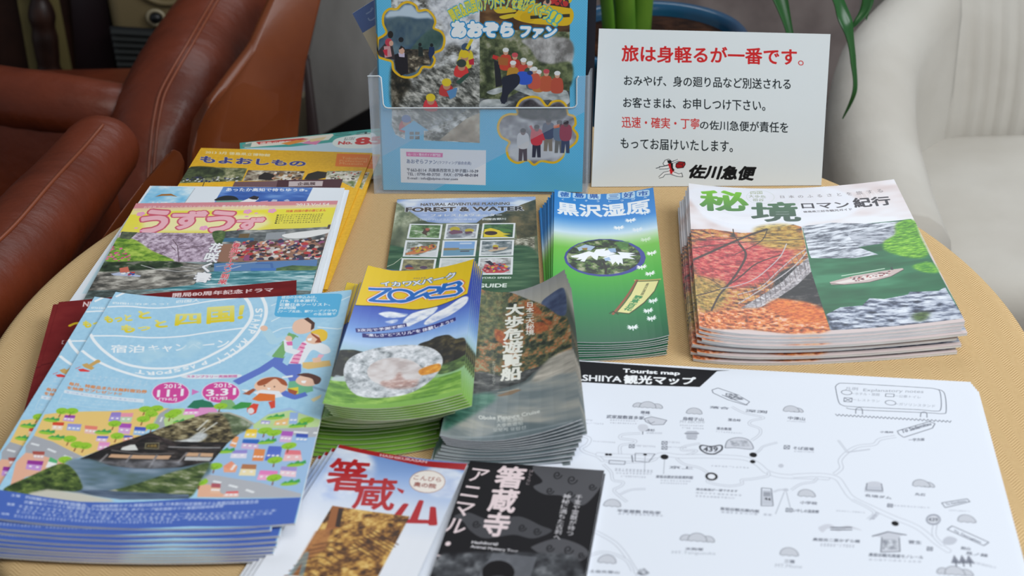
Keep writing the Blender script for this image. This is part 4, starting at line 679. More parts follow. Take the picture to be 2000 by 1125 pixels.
    for q in ("7.3,121.1 76.2,124.8 76.5,127 7.7,123.3","8.1,124.7 76.5,128.1 76.8,130.3 8.3,127","7.2,130.6 75.9,129.8 76,131.8 7.4,132.4"): c.D(q,(196,220,236),12)
    c.T('毎月、特産品または無料宿泊券',"6.6,134.8 74.5,136.7 75.1,141.4 7.4,139.1",OR,.04); c.T('を抽選でプレゼント!!',"7,140.3 54.8,141.8 55.4,145.7 7.5,144.3",OR,.04)
    c.P("6.2,145.7 75,148.7 75.6,153.5 6.9,149.6",(222,232,240)); c.D("8.6,147 73.4,150.2 73.7,152 8.8,148.8",(160,180,215),14); c.L("6.4,150.2 7.4,162.7 77.5,165.7 76,152.6",.35,(215,230,240))
    for q in ("8.5,156.2 68.7,153.1 68.9,155.1 8.7,157.9","8.8,159.7 66.6,157.7 66.9,159.7 9,161.4"): c.D(q,(196,222,238),12)
    # town
    c.P("1.8,178.8 14,173.8 34.2,169.1 55.7,165.9 76.1,160.5 97.3,159.6 89.5,179.8 85,195.2 63.2,210 48.3,223 20.2,209.3 3.1,205.1",(236,200,120))
    c.P("3.1,205.1 20.2,209.3 48.3,223 40.6,228 34.4,237.6 14.1,250.4 1.5,217.8",(170,172,178)); c.P("1.6,237.2 4.5,225.4 13.1,225.3 38.3,230.7 34.4,237.6 14.7,251.8 8.1,266.8",(232,178,150))
    for s in ("4.5,214.3 11.6,215.5","19.1,218 26.8,220.9","33.9,223.7 40.9,225.9"): c.L(s,2,(225,228,230))
    c.P("89.5,179.8 90.1,169.4 98.5,160.4 107.7,159.4 116.9,163.8 125.4,155.2 133.6,160.7 108.5,186 95,189.7",(186,214,140)); c.P("90.5,179.7 91.6,166.7 96.4,160.1 101.7,160.3 98.1,167.4 96.6,174.4 99.6,182.8 94.6,188",(165,170,178)); c.L("94.7,171 94.6,177",1.4,(230,232,232))
    c.P("110.7,158.5 114,149.7 120.9,148 125.4,155.2 126.8,162.2",(40,120,90)); c.P("116.6,158.5 116.1,151.4 120.8,148.8 127.5,151.7 132,158.9",(40,120,90)); c.P("132.3,160.7 135.2,149.4 142.2,148.9 146.5,156.2 146.6,162.3",(130,180,120)); c.P("144.1,159.5 149.9,152.9 158.1,154.5 157.2,160.5 147.6,162.4",(60,150,70))
    c.P("117.5,162.9 120.7,158.6 132,158.9 136.7,167.8 119.1,170.7",(225,150,200))
    c.P("142.1,227.1 147.1,213.1 153.5,195.7 162.9,183.2 173.8,167.4 186.6,163.9 203.7,178.5 210.3,183 210.3,192.9 209.5,270.1 187.9,268.1 141,264.1 139.1,240.9",(160,192,226))
    c.P("163.7,182.5 172.4,170.7 187.2,167.5 203.7,178.5 210.3,183 210.4,192.1 164.6,187.6",(190,216,150)); c.P("181,189.3 211.9,191.6 212.2,203.8 201.6,202.8 185.4,194",(178,180,186)); c.P("138.7,238.6 150.5,241.4 179.7,251.1 209,266.4 209.4,270.2 147.5,264.5 137.2,249.9",(180,182,188)); c.P("138.1,249.9 145.8,250.9 156,261.1 167.7,265.7 140.1,264.2",(232,180,150))
    for s in ("147.4,247.3 153.3,249.1","158.9,252.1 165.4,255.1","171.4,258.1 177.4,261.5","193.5,194.8 203.6,197.7","207.3,198.1 213,199.6"): c.L(s,2,(232,234,236))
    rs=np.random.RandomState(5)
    def house(q,roof,wall,n=2):
        q=c.N(q); c.P(q,wall); c.P([q[0],q[1],q[1]*.58+q[2]*.42,q[0]*.58+q[3]*.42],roof)
        for i in range(n):
            t=(i+.6)/(n+.2); a=q[3]*.28+q[0]*.72*0+q[0]*.0; 
            b=(q[0]*.35+q[3]*.65)*(1-t)+(q[1]*.35+q[2]*.65)*t; c.P([(b[0]-1,b[1]-.9),(b[0]+1,b[1]-.9),(b[0]+.9,b[1]+.9),(b[0]-1.1,b[1]+.9)],(245,240,240))
    for q,r,w in (("18.4,176.5 26.7,175.6 28,183.5 18.7,183.4",(150,60,170),(205,160,215)),("11.8,186.4 21.1,185.5 22.2,194.7 14,195.3",(215,70,40),(240,215,190)),("24.3,186.4 35.1,185.3 36.5,193.6 25.7,194.1",(150,150,215),(160,180,225)),("38.2,186.3 48.4,186.3 49.8,196.2 40.7,195.7",(232,130,110),(235,190,180)),("54,167.8 61.5,167 63.8,179 54.6,179",(150,130,205),(165,150,215)),("61.8,167.9 71.3,167 72.4,179.1 64,179.5",(235,150,170),(190,215,180)),("64.3,180.6 73.6,180.4 75.2,193.3 66.1,192.8",(170,80,180),(215,170,215)),("76.9,183.9 85.9,184.2 86.7,194.2 78,193.9",(70,90,190),(150,190,225)),("51.6,197.7 60.3,197.1 60.4,204.1 52.1,203.8",(95,110,205),(225,190,220)),("55.3,204.6 63.6,204.2 64.1,213.2 56.3,214.3",(230,150,200),(235,175,210)),("8.9,222.8 18.2,221.4 20.6,230.4 13.1,230.9",(170,80,70),(220,180,175)),("9.2,233.3 21.2,232.2 23,243.4 11.4,243.1",(150,50,150),(200,150,215)),("24.4,226.8 31.3,229.9 32.6,237.9 25.1,239.1",(90,180,120),(235,240,238)),("71.4,194.7 77.7,194.9 80.8,198.7 72.5,202.6",(80,100,190),(235,170,140)),
        ("159.8,187.6 167.6,188.7 168.4,199 159.8,197.9",(240,200,50),(245,220,110)),("152.6,196 156.1,196.7 156,209.7 151.2,207",(235,160,100),(235,165,110)),("159.5,199.8 171.1,201.3 172.2,213.8 159.8,210.8",(50,105,190),(210,180,215)),("154.1,212.3 164.8,212.8 165.6,222.7 154.3,221.5",(150,140,210),(225,220,235)),("169.6,212 177.1,213.4 177.8,226.9 170,225.9",(225,140,80),(230,140,80)),("179,209.8 188.3,211.5 188.8,227.9 178.6,226.4",(85,110,200),(90,115,205)),("185.2,192.7 193.4,194.5 193.5,207.8 185.2,205.7",(175,90,185),(215,180,215)),("195.7,197.1 204,199.3 204.8,209.4 196.2,207.2",(60,85,180),(150,185,225)),("191.5,215.7 201.4,217.9 204.5,230 191.1,228.5",(230,120,130),(240,190,190)),("151.3,230.7 155.9,225 161.2,231.3 161,238.2 153,237.7",(235,150,120),(238,165,130)),("164.1,229.2 174,230.6 175.2,243.2 163.7,241.9",(180,120,80),(240,225,180)),("177.5,237.4 189.7,239.5 190.4,250.1 176.9,247.9",(232,130,190),(240,170,205)),("191.1,234.3 201.9,236.5 202.7,248.2 191.4,245",(165,150,210),(240,205,215)),("146.9,249.5 153.2,250.3 154.6,261 148.1,260.4",(180,90,100),(235,190,160)),("158.8,259 166.6,259.1 167.8,265.1 157,264.4",(225,110,110),(240,200,190)),("168.7,177.9 175.1,179.1 175.3,183.2 168.5,182.1",(165,160,215),(180,175,220)),("178.6,179.9 187.6,176.9 188,186.1 178.3,185.2",(235,190,120),(235,195,130)),("187.5,170.1 193.4,171.4 194.4,185.4 188.8,184.9",(150,180,225),(155,185,228)),("110,160.3 120.3,160.3 121.2,167.3 109.6,168.1",(225,110,190),(240,180,220))):
        house(q,r,w,rs.randint(2,4))
    for s in ("14.2,172","22.1,170.7","79.4,161.6","87.8,160.1","85.4,167.5","81,174.2","90.1,183.1","60.5,181.5","66.7,196.1","32,204","39.7,209.8","45.9,210.3","36.4,228.1","103.2,164.7","100.8,168.2","173.2,190.9","180.3,194.2","200.5,182.2","192.8,211.2","185.7,226.7","188.3,246.8","145.6,230.4","138.5,246.9","135.7,157.3","138.9,247.7"):
        x,y=c.N(s)[0]; c.L([(x,y),(x,y+8)],.9,(130,70,40)); c.P(c.ell(x,y,5.2,4),(150,200,50)); c.L([(x-2,y+1),(x,y+3),(x+2,y)],.5,(90,140,30))
    for s in ("10.2,182.4","12,197.4","21.6,202.4","54.9,190.9","111.1,175","177.4,202.8","150.1,211.4","178.5,173.1","195.9,185.6","200.6,252.1","201.6,231.5"):
        x,y=c.N(s)[0]; c.P([(x-7,y+2),(x-4,y-.5),(x-2.5,y+.6),(x,y-2.5),(x+1.5,y),(x+5,y-2),(x+6,y+2)],(60,160,80)); c.P(c.ell(x-1,y+3,6,1.6),(150,200,60))
    # photographs
    PH="1.9,268.4 27.2,240.5 45.6,223.1 65.2,207.7 95.7,186.4 119.5,170.4 137,163.9 158.7,176.3 167.2,173.2 163.1,182.6 154.9,193.5 146.4,208.1 142.8,224.5 139,244.1 134.5,264.8 70.7,267.8 25.6,269.2"
    c.X("60.3,215.7 85.5,193.7 105.8,178.3 127,166.5 137.1,164.5 151.1,171.7 163,182.2 153.3,197.2 146.6,209 135.5,209.5 100.7,207.5 74.8,216.3",[(0,(34,30,22)),(.35,(80,72,50)),(.6,(120,108,76)),(1,(186,176,140))],(5,3),103,4)
    c.X("138.6,166 151.1,171.7 163,182.2 152.8,194.3 145.2,177.3",[(0,(60,74,50)),(.6,(110,126,92)),(1,(160,166,146))],(6,6),104,3,soft=1.5); c.L("128,165.5 143.2,166.2 154.7,173 164.2,182.3",1.6,(180,176,160))
    for s in ("124.2,187.2 129.8,174.6","127.8,191.2 137.3,177.9","123.6,195.9 129.4,184.4"): c.L(s,1.6,(215,215,205),.8)
    c.X("106.4,201.6 119.4,197.8 125.9,190.2 133.4,193.3 128.3,201.7 114.9,203.5",[(0,(170,175,175)),(1,(232,234,232))],(6,3),105,3,soft=1.5)
    c.X("46.4,225.7 65.2,207.7 85.5,193.7 92.2,191.4 110.8,200.6 149.8,202.7 142.8,224.5 126.8,233.1 72.3,233.1",[(0,(18,16,16)),(.6,(40,35,34)),(1,(84,74,70))],(8,3),106,3)
    c.P("74.6,206.9 82.6,205.4 86.6,211.8 78.5,212.7 73.7,212.3",(220,220,215)); c.L("59.7,213.9 72.8,208.9 81.8,202.6 86.3,196.6 95.5,195.2 105.2,201.7 111.8,205.4",2,(52,42,42),sm=1); c.L("66.8,213.2 91.2,216.3 113.9,214.7",1.5,(95,90,88)); c.L("107.6,207.3 145.4,209",1.2,(150,150,150)); c.P("89.7,203.1 100.1,202.2 101.4,210.3 90.8,210.1",(120,115,90)); c.P("90.8,204.2 99.6,203.5 100.4,209.2 91.5,208.9",(50,40,28)); c.T('大歩危',"91.7,205.1 98.8,204.5 99.5,208.1 92.1,208.1",(165,140,70),.03)
    for a_,b_ in ((700,1080),(1180,1340)):
        c.P(c.N("68.1,217.8 112.2,217.5 110.9,221.8 66.8,221.7") if a_==700 else c.N("122.8,213.8 141.6,215.3 141.8,219.4 122,218.1"),(205,165,130))
    for s in ("61.7,228.6 65.7,218","81.1,227 83.4,217.6","99.5,231.6 101.8,216.8","118.6,225.8 122.8,213.8","132,215 131.7,224.1"): c.L(s,1.6,(130,125,125))
    c.X("60.9,225.9 113.3,222.2 121.6,229.5 95.5,233.5 69.6,231.6",[(0,(80,80,84)),(1,(170,172,180))],(8,6),107,3,soft=3,a=.7)
    c.P("122.7,218.8 142,220.1 140.5,224.1 122.5,222.9",(190,190,190))
    c.P("39.8,231.3 53.4,224.9 71.8,231.4 95.5,233.5 122,231.3 142.8,224.5 139,244.1 134.5,264.8 81.6,266.9 48.6,262.4",(96,116,140))
    c.X("37.5,231.6 53.4,224.9 71.8,231.4 95.5,233.5 122,231.3 141,226.3 137.5,247.6 87.4,255.3 56.4,257.9",[(0,(76,100,96)),(.5,(100,124,140)),(1,(142,160,178))],(30,12),108,3,soft=2)
    c.X("4.1,267.9 18.4,249.2 34.3,233 45.5,237.8 55.5,251 57.2,260.5 35.4,264.2 23.4,269.6",[(0,(34,50,22)),(.5,(70,92,40)),(1,(120,138,66))],(5,4),109,4,soft=.6)
    c.X("87.2,254.4 98.9,247.7 113.5,238.5 128.7,231.3 141,226.3 139,244.1 134.5,264.8 112.8,259.6 77.5,260.3",[(0,(44,62,32)),(.4,(76,96,48)),(.7,(110,124,76)),(1,(170,172,150))],(9,3),110,4,soft=1,ang=-.2)
    c.X("57.2,260.5 68.1,258.8 101.7,259 133.8,261.3 134.7,265.6 88.4,267.7 65.1,264",[(0,(60,76,96)),(1,(110,126,150))],(20,3),111,3)
    c.P("22.8,267.9 34.6,261.7 58,263 81.8,267.8 84.6,270.1 67.5,272.4 27,273.3",(206,200,184),.95,soft=1.5)
    # footer band
    c.P("-2.8,268.5 13.8,268.7 60.7,272.2 88.1,270.8 135.8,265.6 209.4,270.5 209.1,298.4 141.7,294.7 100.3,297.5 68.6,298.9 35.7,298 2,297.3",(72,104,186))
    W2=(200,210,235)
    for q,t in (("11.1,270.9 18,270.5 18.8,273.5 11.9,273.7",'主催'),("22.1,270.7 68,274 68.6,277.7 22.7,274",'四国観光立県推進協議会、'),("70.2,274.1 119.4,269.7 119.9,273.8 70.8,277.8",'JTB協定旅館ホテル連盟四国支部、'),("120.4,269.4 182.1,269.6 182.3,273.6 120.8,273.1",'日本旅行協定旅館ホテル連盟四国支部連合会'),("22.7,275.7 66.8,277.5 67.3,280.8 23.4,279",'近畿日本ツーリスト協定旅館'),("67.9,277.7 159.4,272.8 159.7,276.5 68.6,281.4",'ホテル連盟四国支部、JRグループ協定旅館ホテル連盟四国地域本部'),("11.8,280.2 17.5,280.1 18.1,282.8 12.6,283.2",'後援'),("11.6,290.8 17.5,290.7 18.1,292.9 12.2,293",'協賛')): c.T(t,q,W2,.02)
    for q in ("20.7,281.2 198.2,280.9 198.3,283.2 21.2,283.7","20.7,284.1 197.1,283.7 197.3,286 21.1,286.5","21.2,287 184.6,286 184.8,288.3 21.5,289.5","21,291.2 131.1,288.9 131.4,291.3 21.6,294"): c.D(q,W2,40,sag=4)
    return c
def print_yellow():
    c=Cv('yellow',210,297,3); c.X(None,[(0,(222,168,22)),(1,(236,184,34))],(2,2),120,2)
    for k in range(60): c.L([(0,k*5),(210,k*5-40)],.5,(240,196,60),.5)
    c.T('もよおしもの',"5.1,19.9 135.7,25.6 136.6,39.6 9.5,36.7",(58,62,130),.06,outl=((200,205,230),.03)); c.T('2013 3月 徳島県立博物館',"7.7,6.8 88.2,10.1 89,17.4 9.2,14",(236,225,190),.03)
    c.P("167.7,4.3 208.1,4.2 211.9,37.4 172.1,36.8",(232,120,40)); 
    for t,q in (('Tokushima',"175.6,12.1 206.2,11.9 206.9,18.4 176.4,18.7"),('Prefectural',"174.3,19.6 206.7,19.3 207.2,25 174.8,25.3"),('Museum',"175.6,26.1 203.2,26.1 203.7,31.8 176.2,31.7")): c.T(t,q,(240,180,120),0)
    c.X("1.5,46.9 69.8,47.2 71.3,77.9 -6,87",[(0,(50,60,40)),(.5,(110,116,76)),(1,(190,184,150))],(8,8),121,4); c.X("2.7,47.6 35.8,49 44.9,67.8 1.1,73.6",[(0,(30,40,26)),(1,(80,92,56))],(6,6),122,3,soft=2)
    c.B("0.6,71.8 67.4,66.7 70.9,79.8 0.3,83",60,(2,4),[(40,50,90),(60,60,66),(200,200,196),(30,34,44)],123)
    c.X("71.9,51.8 139.1,50.6 140.8,74.6 72.3,77.8",[(0,(80,60,50)),(.6,(170,160,140)),(1,(222,216,200))],(8,8),124,3); c.P("87.9,65.7 92.9,55.7 105.6,60.9 107,74.3 89.8,73.2",(30,24,22)); c.B("102.8,57.2 137.8,53.4 140.3,72.7 106.5,72.4",40,(3,6),[(60,50,46),(220,215,205),(200,150,120),(130,100,60)],125)
    c.P("142.7,70.6 144.3,57 154,49.8 165.8,51.9 166.8,65.6 155.1,71.9",(30,28,20)); c.X("165.2,49.2 206,46.1 205,88.7 189.5,76 167.6,69.4",[(0,(90,110,60)),(.5,(190,186,166)),(1,(230,226,216))],(7,7),126,3); c.B("169.5,51.7 203,49.9 200.5,75.5 173.2,69.1",30,(2,4),[(190,60,50),(230,226,220),(70,60,50)],127)
    c.P("63.5,80.1 111.2,76 187.8,67.6 188.9,91.3 64.3,96.8",(110,80,84)); c.P("112.6,74 187.8,67.6 188.9,91.3 115.3,92.7",(70,36,44)); c.P("126.2,76 165.7,73.3 167.4,85.5 128.7,88.4",(190,176,176)); c.T('企画展',"136.9,77.8 157.5,76 158.9,84 138.1,85.7",(60,40,44),.02); c.L("28.2,81.7 29.7,96.4",.8,(40,40,40))
    return c
def print_kochi():
    c=Cv('kochi',210,230,3); c.F((226,232,238))
    c.X("2.8,-0.5 49.8,2.9 48.1,35.1 2.2,34.2",[(0,(110,185,225)),(.5,(160,210,236)),(1,(215,235,244))],(14,12),131,3); c.P("13.2,21.7 18.4,16.3 28.3,15.5 37,21.5 29.6,19.3 19.6,19.8",(165,105,40)); c.L("50.1,3.8 48.4,33.5",.5,(150,155,160)); c.D("13.5,31.1 43.9,32.2 44.4,34.7 13.9,33.9",(240,245,248),6)
    c.X("79.8,0.6 176,-0 173.6,31.4 79,33.4",[(0,(44,84,160)),(.6,(64,108,184)),(1,(110,150,210))],(30,10),132,3); c.T('あったか高知で待ちゆうき。',"83.5,1.9 171.2,2.2 171.5,8.5 85,9.9",(232,236,242),.05)
    c.P("79.7,23.7 86.7,18.8 97.2,20.3 101.8,28.5 79.5,28.9",(24,34,36),sm=1); c.P("80.3,28.9 107.4,27.4 107.1,33.3 80.7,33.4",(120,170,160)); c.P("103.7,32.7 111.8,25.1 115.6,20.1 120.5,19.4 123.5,25 120.2,32.6",(232,232,236)); c.P("112.2,23.5 116.9,18.4 122.8,20.7 122.2,26.7 117,26.1",(40,36,44)); c.P("137,29.9 138.6,25.9 143.4,26.6 143.8,33.2",(180,190,215)); c.P("149.9,28.2 153.4,25.1 156.5,28.2 155.8,33.2",(170,180,210)); c.P("126.2,30 134.1,28.3 133.8,30.6 126.7,32",(200,160,200))
    c.P("1.2,100.9 15.5,36.7 0.6,36.7 6.3,189.5 14.6,190.2",(196,222,232))
    return c
def print_uzu():
    c=Cv('uzu',210,297,3.5); c.X(None,[(0,(50,60,56)),(.5,(96,110,108)),(1,(150,164,164))],(14,8),153,4); c.P("0,0 210,0 210,14 0,14",(214,138,146)); c.P("0,14 210,10 210,62 0,66",(232,220,80)); c.X("0,60 130,60 130,110 0,112",[(0,(80,110,50)),(.5,(130,150,80)),(1,(170,170,130))],(8,5),154,4); c.X("118,58 210,54 210,112 118,112",[(0,(70,64,66)),(.5,(120,96,86)),(1,(170,160,150))],(5,4),155,4)
    c.P("0.9,0.9 210.5,0.6 210.6,14.3 1.7,17.3",(214,138,146)); c.T('お花見スポットへぐるりと出かけよう',"9.8,6.6 87.5,6.7 88.2,12.5 10.5,12.1",(240,215,215),.0); c.T('春のおすすめ特集満載!!',"90.8,6.8 139,8.1 139.3,14.7 92,14.5",(240,225,225),.02); c.T('2013.Vol.54',"167.4,5.3 202,4.8 202.2,12.2 167.7,12.6",(245,235,238),.03)
    c.GP("1.4,26.2 209.1,15.3 207.2,60.6 153.1,62.3 95.2,69.1 -0.2,64.4",(238,226,60),(232,220,90)); c.P("0.3,11.8 209.9,8.7 210.1,16.1 96.7,20 47.2,18.6 0.6,26.2",(240,226,170),.8,soft=2)
    c.P("14.3,31.9 139.2,28.5 147.8,50 134.4,65.2 22,63.4",(244,238,210),.7,soft=6)
    PK=(205,90,110)
    for ch,q in (('う',"12.6,14.7 42.4,15.6 44.4,70.2 14.8,66.6"),('ず',"42.7,16.7 80.2,19.6 81.8,58.4 47.8,60.8"),('う',"80.1,18.8 111.6,20.5 111.2,69.6 83.2,65.3"),('ず',"113.5,34.9 142.1,35.7 139.5,67.1 112.2,66.2")):
        c.T(ch,q,(238,180,190),.07,outl=(PK,.06))
    for s in ("10.9,24.7","145.3,21.5","120.2,22.5","82.5,57.7"):
        x,y=c.N(s)[0]
        for k in range(5): c.P(c.ell(x+2.6*np.cos(k*1.257),y+3*np.sin(k*1.257),2.1,2.3),(236,160,200))
    for s in ("13.6,55.6","20.7,61.6","129.8,26.4","121.3,33.3"): x,y=c.N(s)[0]; c.P(c.ell(x,y,2,1.6),(236,170,200))
    c.T('特集 四国の春の旅じまん',"159.9,20.4 200.6,18.7 200.6,24.5 159.9,25.5",(214,90,60),.02)
    for k in range(5):
        a=["151.8,30.7 202.1,29.3 202,31.5 151.8,32.8","152,35 201.8,33.2 201.8,35.7 152,37.1","152.2,39.2 201.6,37.5 201.6,40 152.3,41.4","152.3,43.5 201.4,42.1 201.4,44.6 152.3,45.6","152.5,47.7 202.1,46.8 202.1,49.2 152.6,50.2"][k]; c.D(a,(70,66,40),16); q=c.N(a); c.P([q[0],q[0]+[2,0],q[3]+[2,0],q[3]],(30,30,30))
    c.X("-0.2,64.4 95.2,69.1 106.4,69.4 111.9,128.7 65.4,127.1 2.2,121.8",[(0,(120,100,115)),(.4,(168,148,166)),(.7,(200,180,198)),(1,(222,208,220))],(4,4),141,4)
    c.X("0.5,76.2 18.1,80.1 41.3,103.9 68.1,125.6 40.5,126.2 1.1,123.3",[(0,(80,120,40)),(.5,(136,172,60)),(1,(180,205,90))],(8,5),142,4,soft=1.5); c.B("-2.4,92.7 12,99.7 28.8,122.7 1.1,123.3",50,(2,4),[(225,110,160),(205,80,130),(100,150,60)],143)
    for s in ("56.5,81.3 64.3,94.8 73.1,127.3","64.3,94.8 70.4,86.8","65.8,101.4 80.8,98.7","57.9,94.6 64.9,104.7"): c.L(s,.9,(90,70,80),.8)
    c.X("1,62.7 17.6,65 13.3,80 2.1,76.3",[(0,(60,70,60)),(1,(110,120,90))],(5,5),144,3)
    c.X("93.2,67.3 121.2,63.1 153.3,64.1 206.9,58.8 207.6,86.2 158,91.3 104.7,92.9",[(0,(60,66,70)),(.5,(110,116,116)),(1,(180,180,176))],(12,8),145,3); c.P("103.7,79.5 137.1,80.6 138.5,88 103.7,87.9",(60,110,140)); c.P("121.2,71.6 131.4,70.9 131.6,80.4 121.2,80.1",(110,90,60)); c.P("148.1,70.8 166.8,67.9 166.9,83.2 148.9,84.3",(150,155,160))
    c.P("166.8,73.1 208.5,64.1 208.9,72.7 188,82.2 170.6,81.6",(232,232,230),sm=1); c.X("93.2,67.3 105.8,66 107.3,89.6 103.8,96.1",[(0,(50,80,40)),(1,(110,130,80))],(5,5),146,3,soft=1)
    c.P("104.7,92.9 204.4,86.1 207.9,132 110.4,128.6",(150,110,90)); c.B("119.6,88.4 207.3,84.5 207.7,125.6 126.8,126",330,(3,7),[(190,60,60),(220,214,210),(60,60,90),(90,60,50),(205,150,120),(40,40,50),(150,80,120),(200,190,180)],147)
    c.X("-4.3,126.3 65,125.5 103.9,134.7 96.8,172.6 50.6,179.8 -0.3,179.4",[(0,(60,60,56)),(.5,(130,126,118)),(1,(200,196,186))],(12,5),148,4); c.X("-2.7,126.3 65.2,126.4 76.8,136.9 44.3,141.9 0.4,143.5",[(0,(24,36,24)),(.6,(50,70,44)),(1,(120,120,110))],(8,6),149,3,soft=2)
    for s in ("37.4,132.4 53.2,140.7 75.8,146.1 90.9,145.1","76.8,136.9 92.9,140.5 106.1,137.9","84,155.6 92.5,152.8 102,154.7"): c.L(s,1.2,(205,205,205),.8)
    c.P("12.4,148.5 20.8,145.7 42.4,152.6 42.3,155.6 16.3,151.7",(180,190,215)); c.P("18,137.9 25.7,135.1 30.1,146.1 21.1,146.7",(205,110,90)); c.B("22,144.2 34.7,146.2 36.2,152.4 22,150.4",14,(2,4),[(205,60,50),(60,80,160),(235,235,235)],150)
    c.P("107.9,131.7 207.2,127.2 208.6,147.7 111.1,147.4",(90,130,180)); c.L("110.8,138 149.1,129.9",2,(150,165,185)); c.L("121.6,146.2 135.1,137.3",2,(170,180,200)); c.L("148.2,133.1 146.7,150.2",2.5,(90,130,180)); c.L("148.2,133.1 163.6,133.6 168.1,150.9",2.5,(70,110,170)); c.P("145.3,142.4 169.7,142.6 169.8,151.9 146.9,151.1",(70,120,190)); c.X("169.8,143.2 184.3,138.1 209.2,140.9 208.9,149.3 170.9,149.5",[(0,(60,90,60)),(1,(110,140,80))],(8,5),151,3)
    c.X("111.1,147.4 208.8,148.6 209.9,187.2 51,181.3 96.8,172.6 105.7,150.2",[(0,(40,110,120)),(.5,(90,150,160)),(1,(200,222,226))],(16,3),152,4)
    c.V('花咲く春',"96.5,89.3 109.2,91.4 111.3,170.2 94,166.5",(240,240,242),.07,outl=((90,90,100),.03)); c.V('春旅シーズン到来',"118.4,90 126.4,90.9 127.8,173.7 119.2,171.9",(214,80,90),.04,outl=((240,225,225),.05))
    return c
def print_maroon():
    c=Cv('maroon',205,297,3); c.X(None,[(0,(104,22,26)),(.6,(116,28,30)),(1,(124,36,36))],(26,14),160,3)
    c.T('開局80周年記念ドラマ',"97.4,2.1 185,8.1 184.8,14.7 97.5,9.3",(225,205,205),.05)
    c.T('NHK',"21.4,3 36.4,4.5 36.9,12.7 21.6,10.6",(225,205,205),.06); c.L("14.5,37.4 19.9,34.3 27.2,37.5 33.5,34.2",3.2,(222,190,40),sm=1); c.T('【次回】',"11.7,57.2 32.6,60.2 32.9,65.7 12,62.5",(200,170,170),.0)
    c.L("-12,94.1 -0.1,88.8 22.8,83.4",1.5,(84,14,20),.7); c.L("-12.6,136.7 8.3,138.3 20.2,148.3",1.5,(84,14,20),.7)
    return c
def print_teal():
    c=Cv('teal',210,110,3); c.F((60,160,150)); c.P("-28.5,15 8.8,15 81,19.4 171.8,29.4 167.4,87.7 -29.1,44",(190,215,228))
    c.P("-0.3,7.9 8,-2 59.7,7.8 114.4,4.6 153.6,15.1 109.4,22.3 58.6,22.8 2.6,13.6",(60,160,150)); c.P("7,1.1 108.3,1.5 109.5,5.2 102.1,15.6 49.6,15.7 5,13.1",(225,220,205)); c.P("18.8,2.1 72.7,4.6 80.3,9 21.7,8.8",(200,60,50)); c.T('徳島の情報',"23.5,3.8 59.7,7.8 58.6,12.3 22.5,8.3",(240,235,225),.03); c.P("46.7,11.7 66.1,7.5 78.5,12 55.8,17.8",(225,140,50)); c.P("70.1,16.9 80,12.3 94.1,15.5 86.9,24",(220,130,170)); c.P("2.9,5.3 14.1,2.7 12.1,12.4 2.7,11.3",(110,150,140)); c.P("80.3,9 101.3,6.8 95.8,14.2 81.3,16",(225,200,150))
    c.P("106.3,28.4 110.1,15.6 126.7,10.8 155.8,10.3 154.6,44.2 118.6,39.5",(225,232,226),sm=1)
    c.T('No.',"113.4,21.5 130,23.5 128.2,31.9 111.8,29.6",(200,40,40),.06); c.T('85',"134,16.9 167.5,19.9 164,39.6 130.3,34.4",(205,40,40),.08); c.D("121.5,14.1 135.8,15.6 135.1,18.5 120.5,17.3",(60,60,60),5); c.D("120.4,17.9 134,19.3 133.4,21.9 119.5,20.5",(60,60,60),5)
    c.T('ニュース',"109.9,1.1 199.3,3.6 198.9,16.5 110.9,7.6",(20,70,68),.03)
    return c
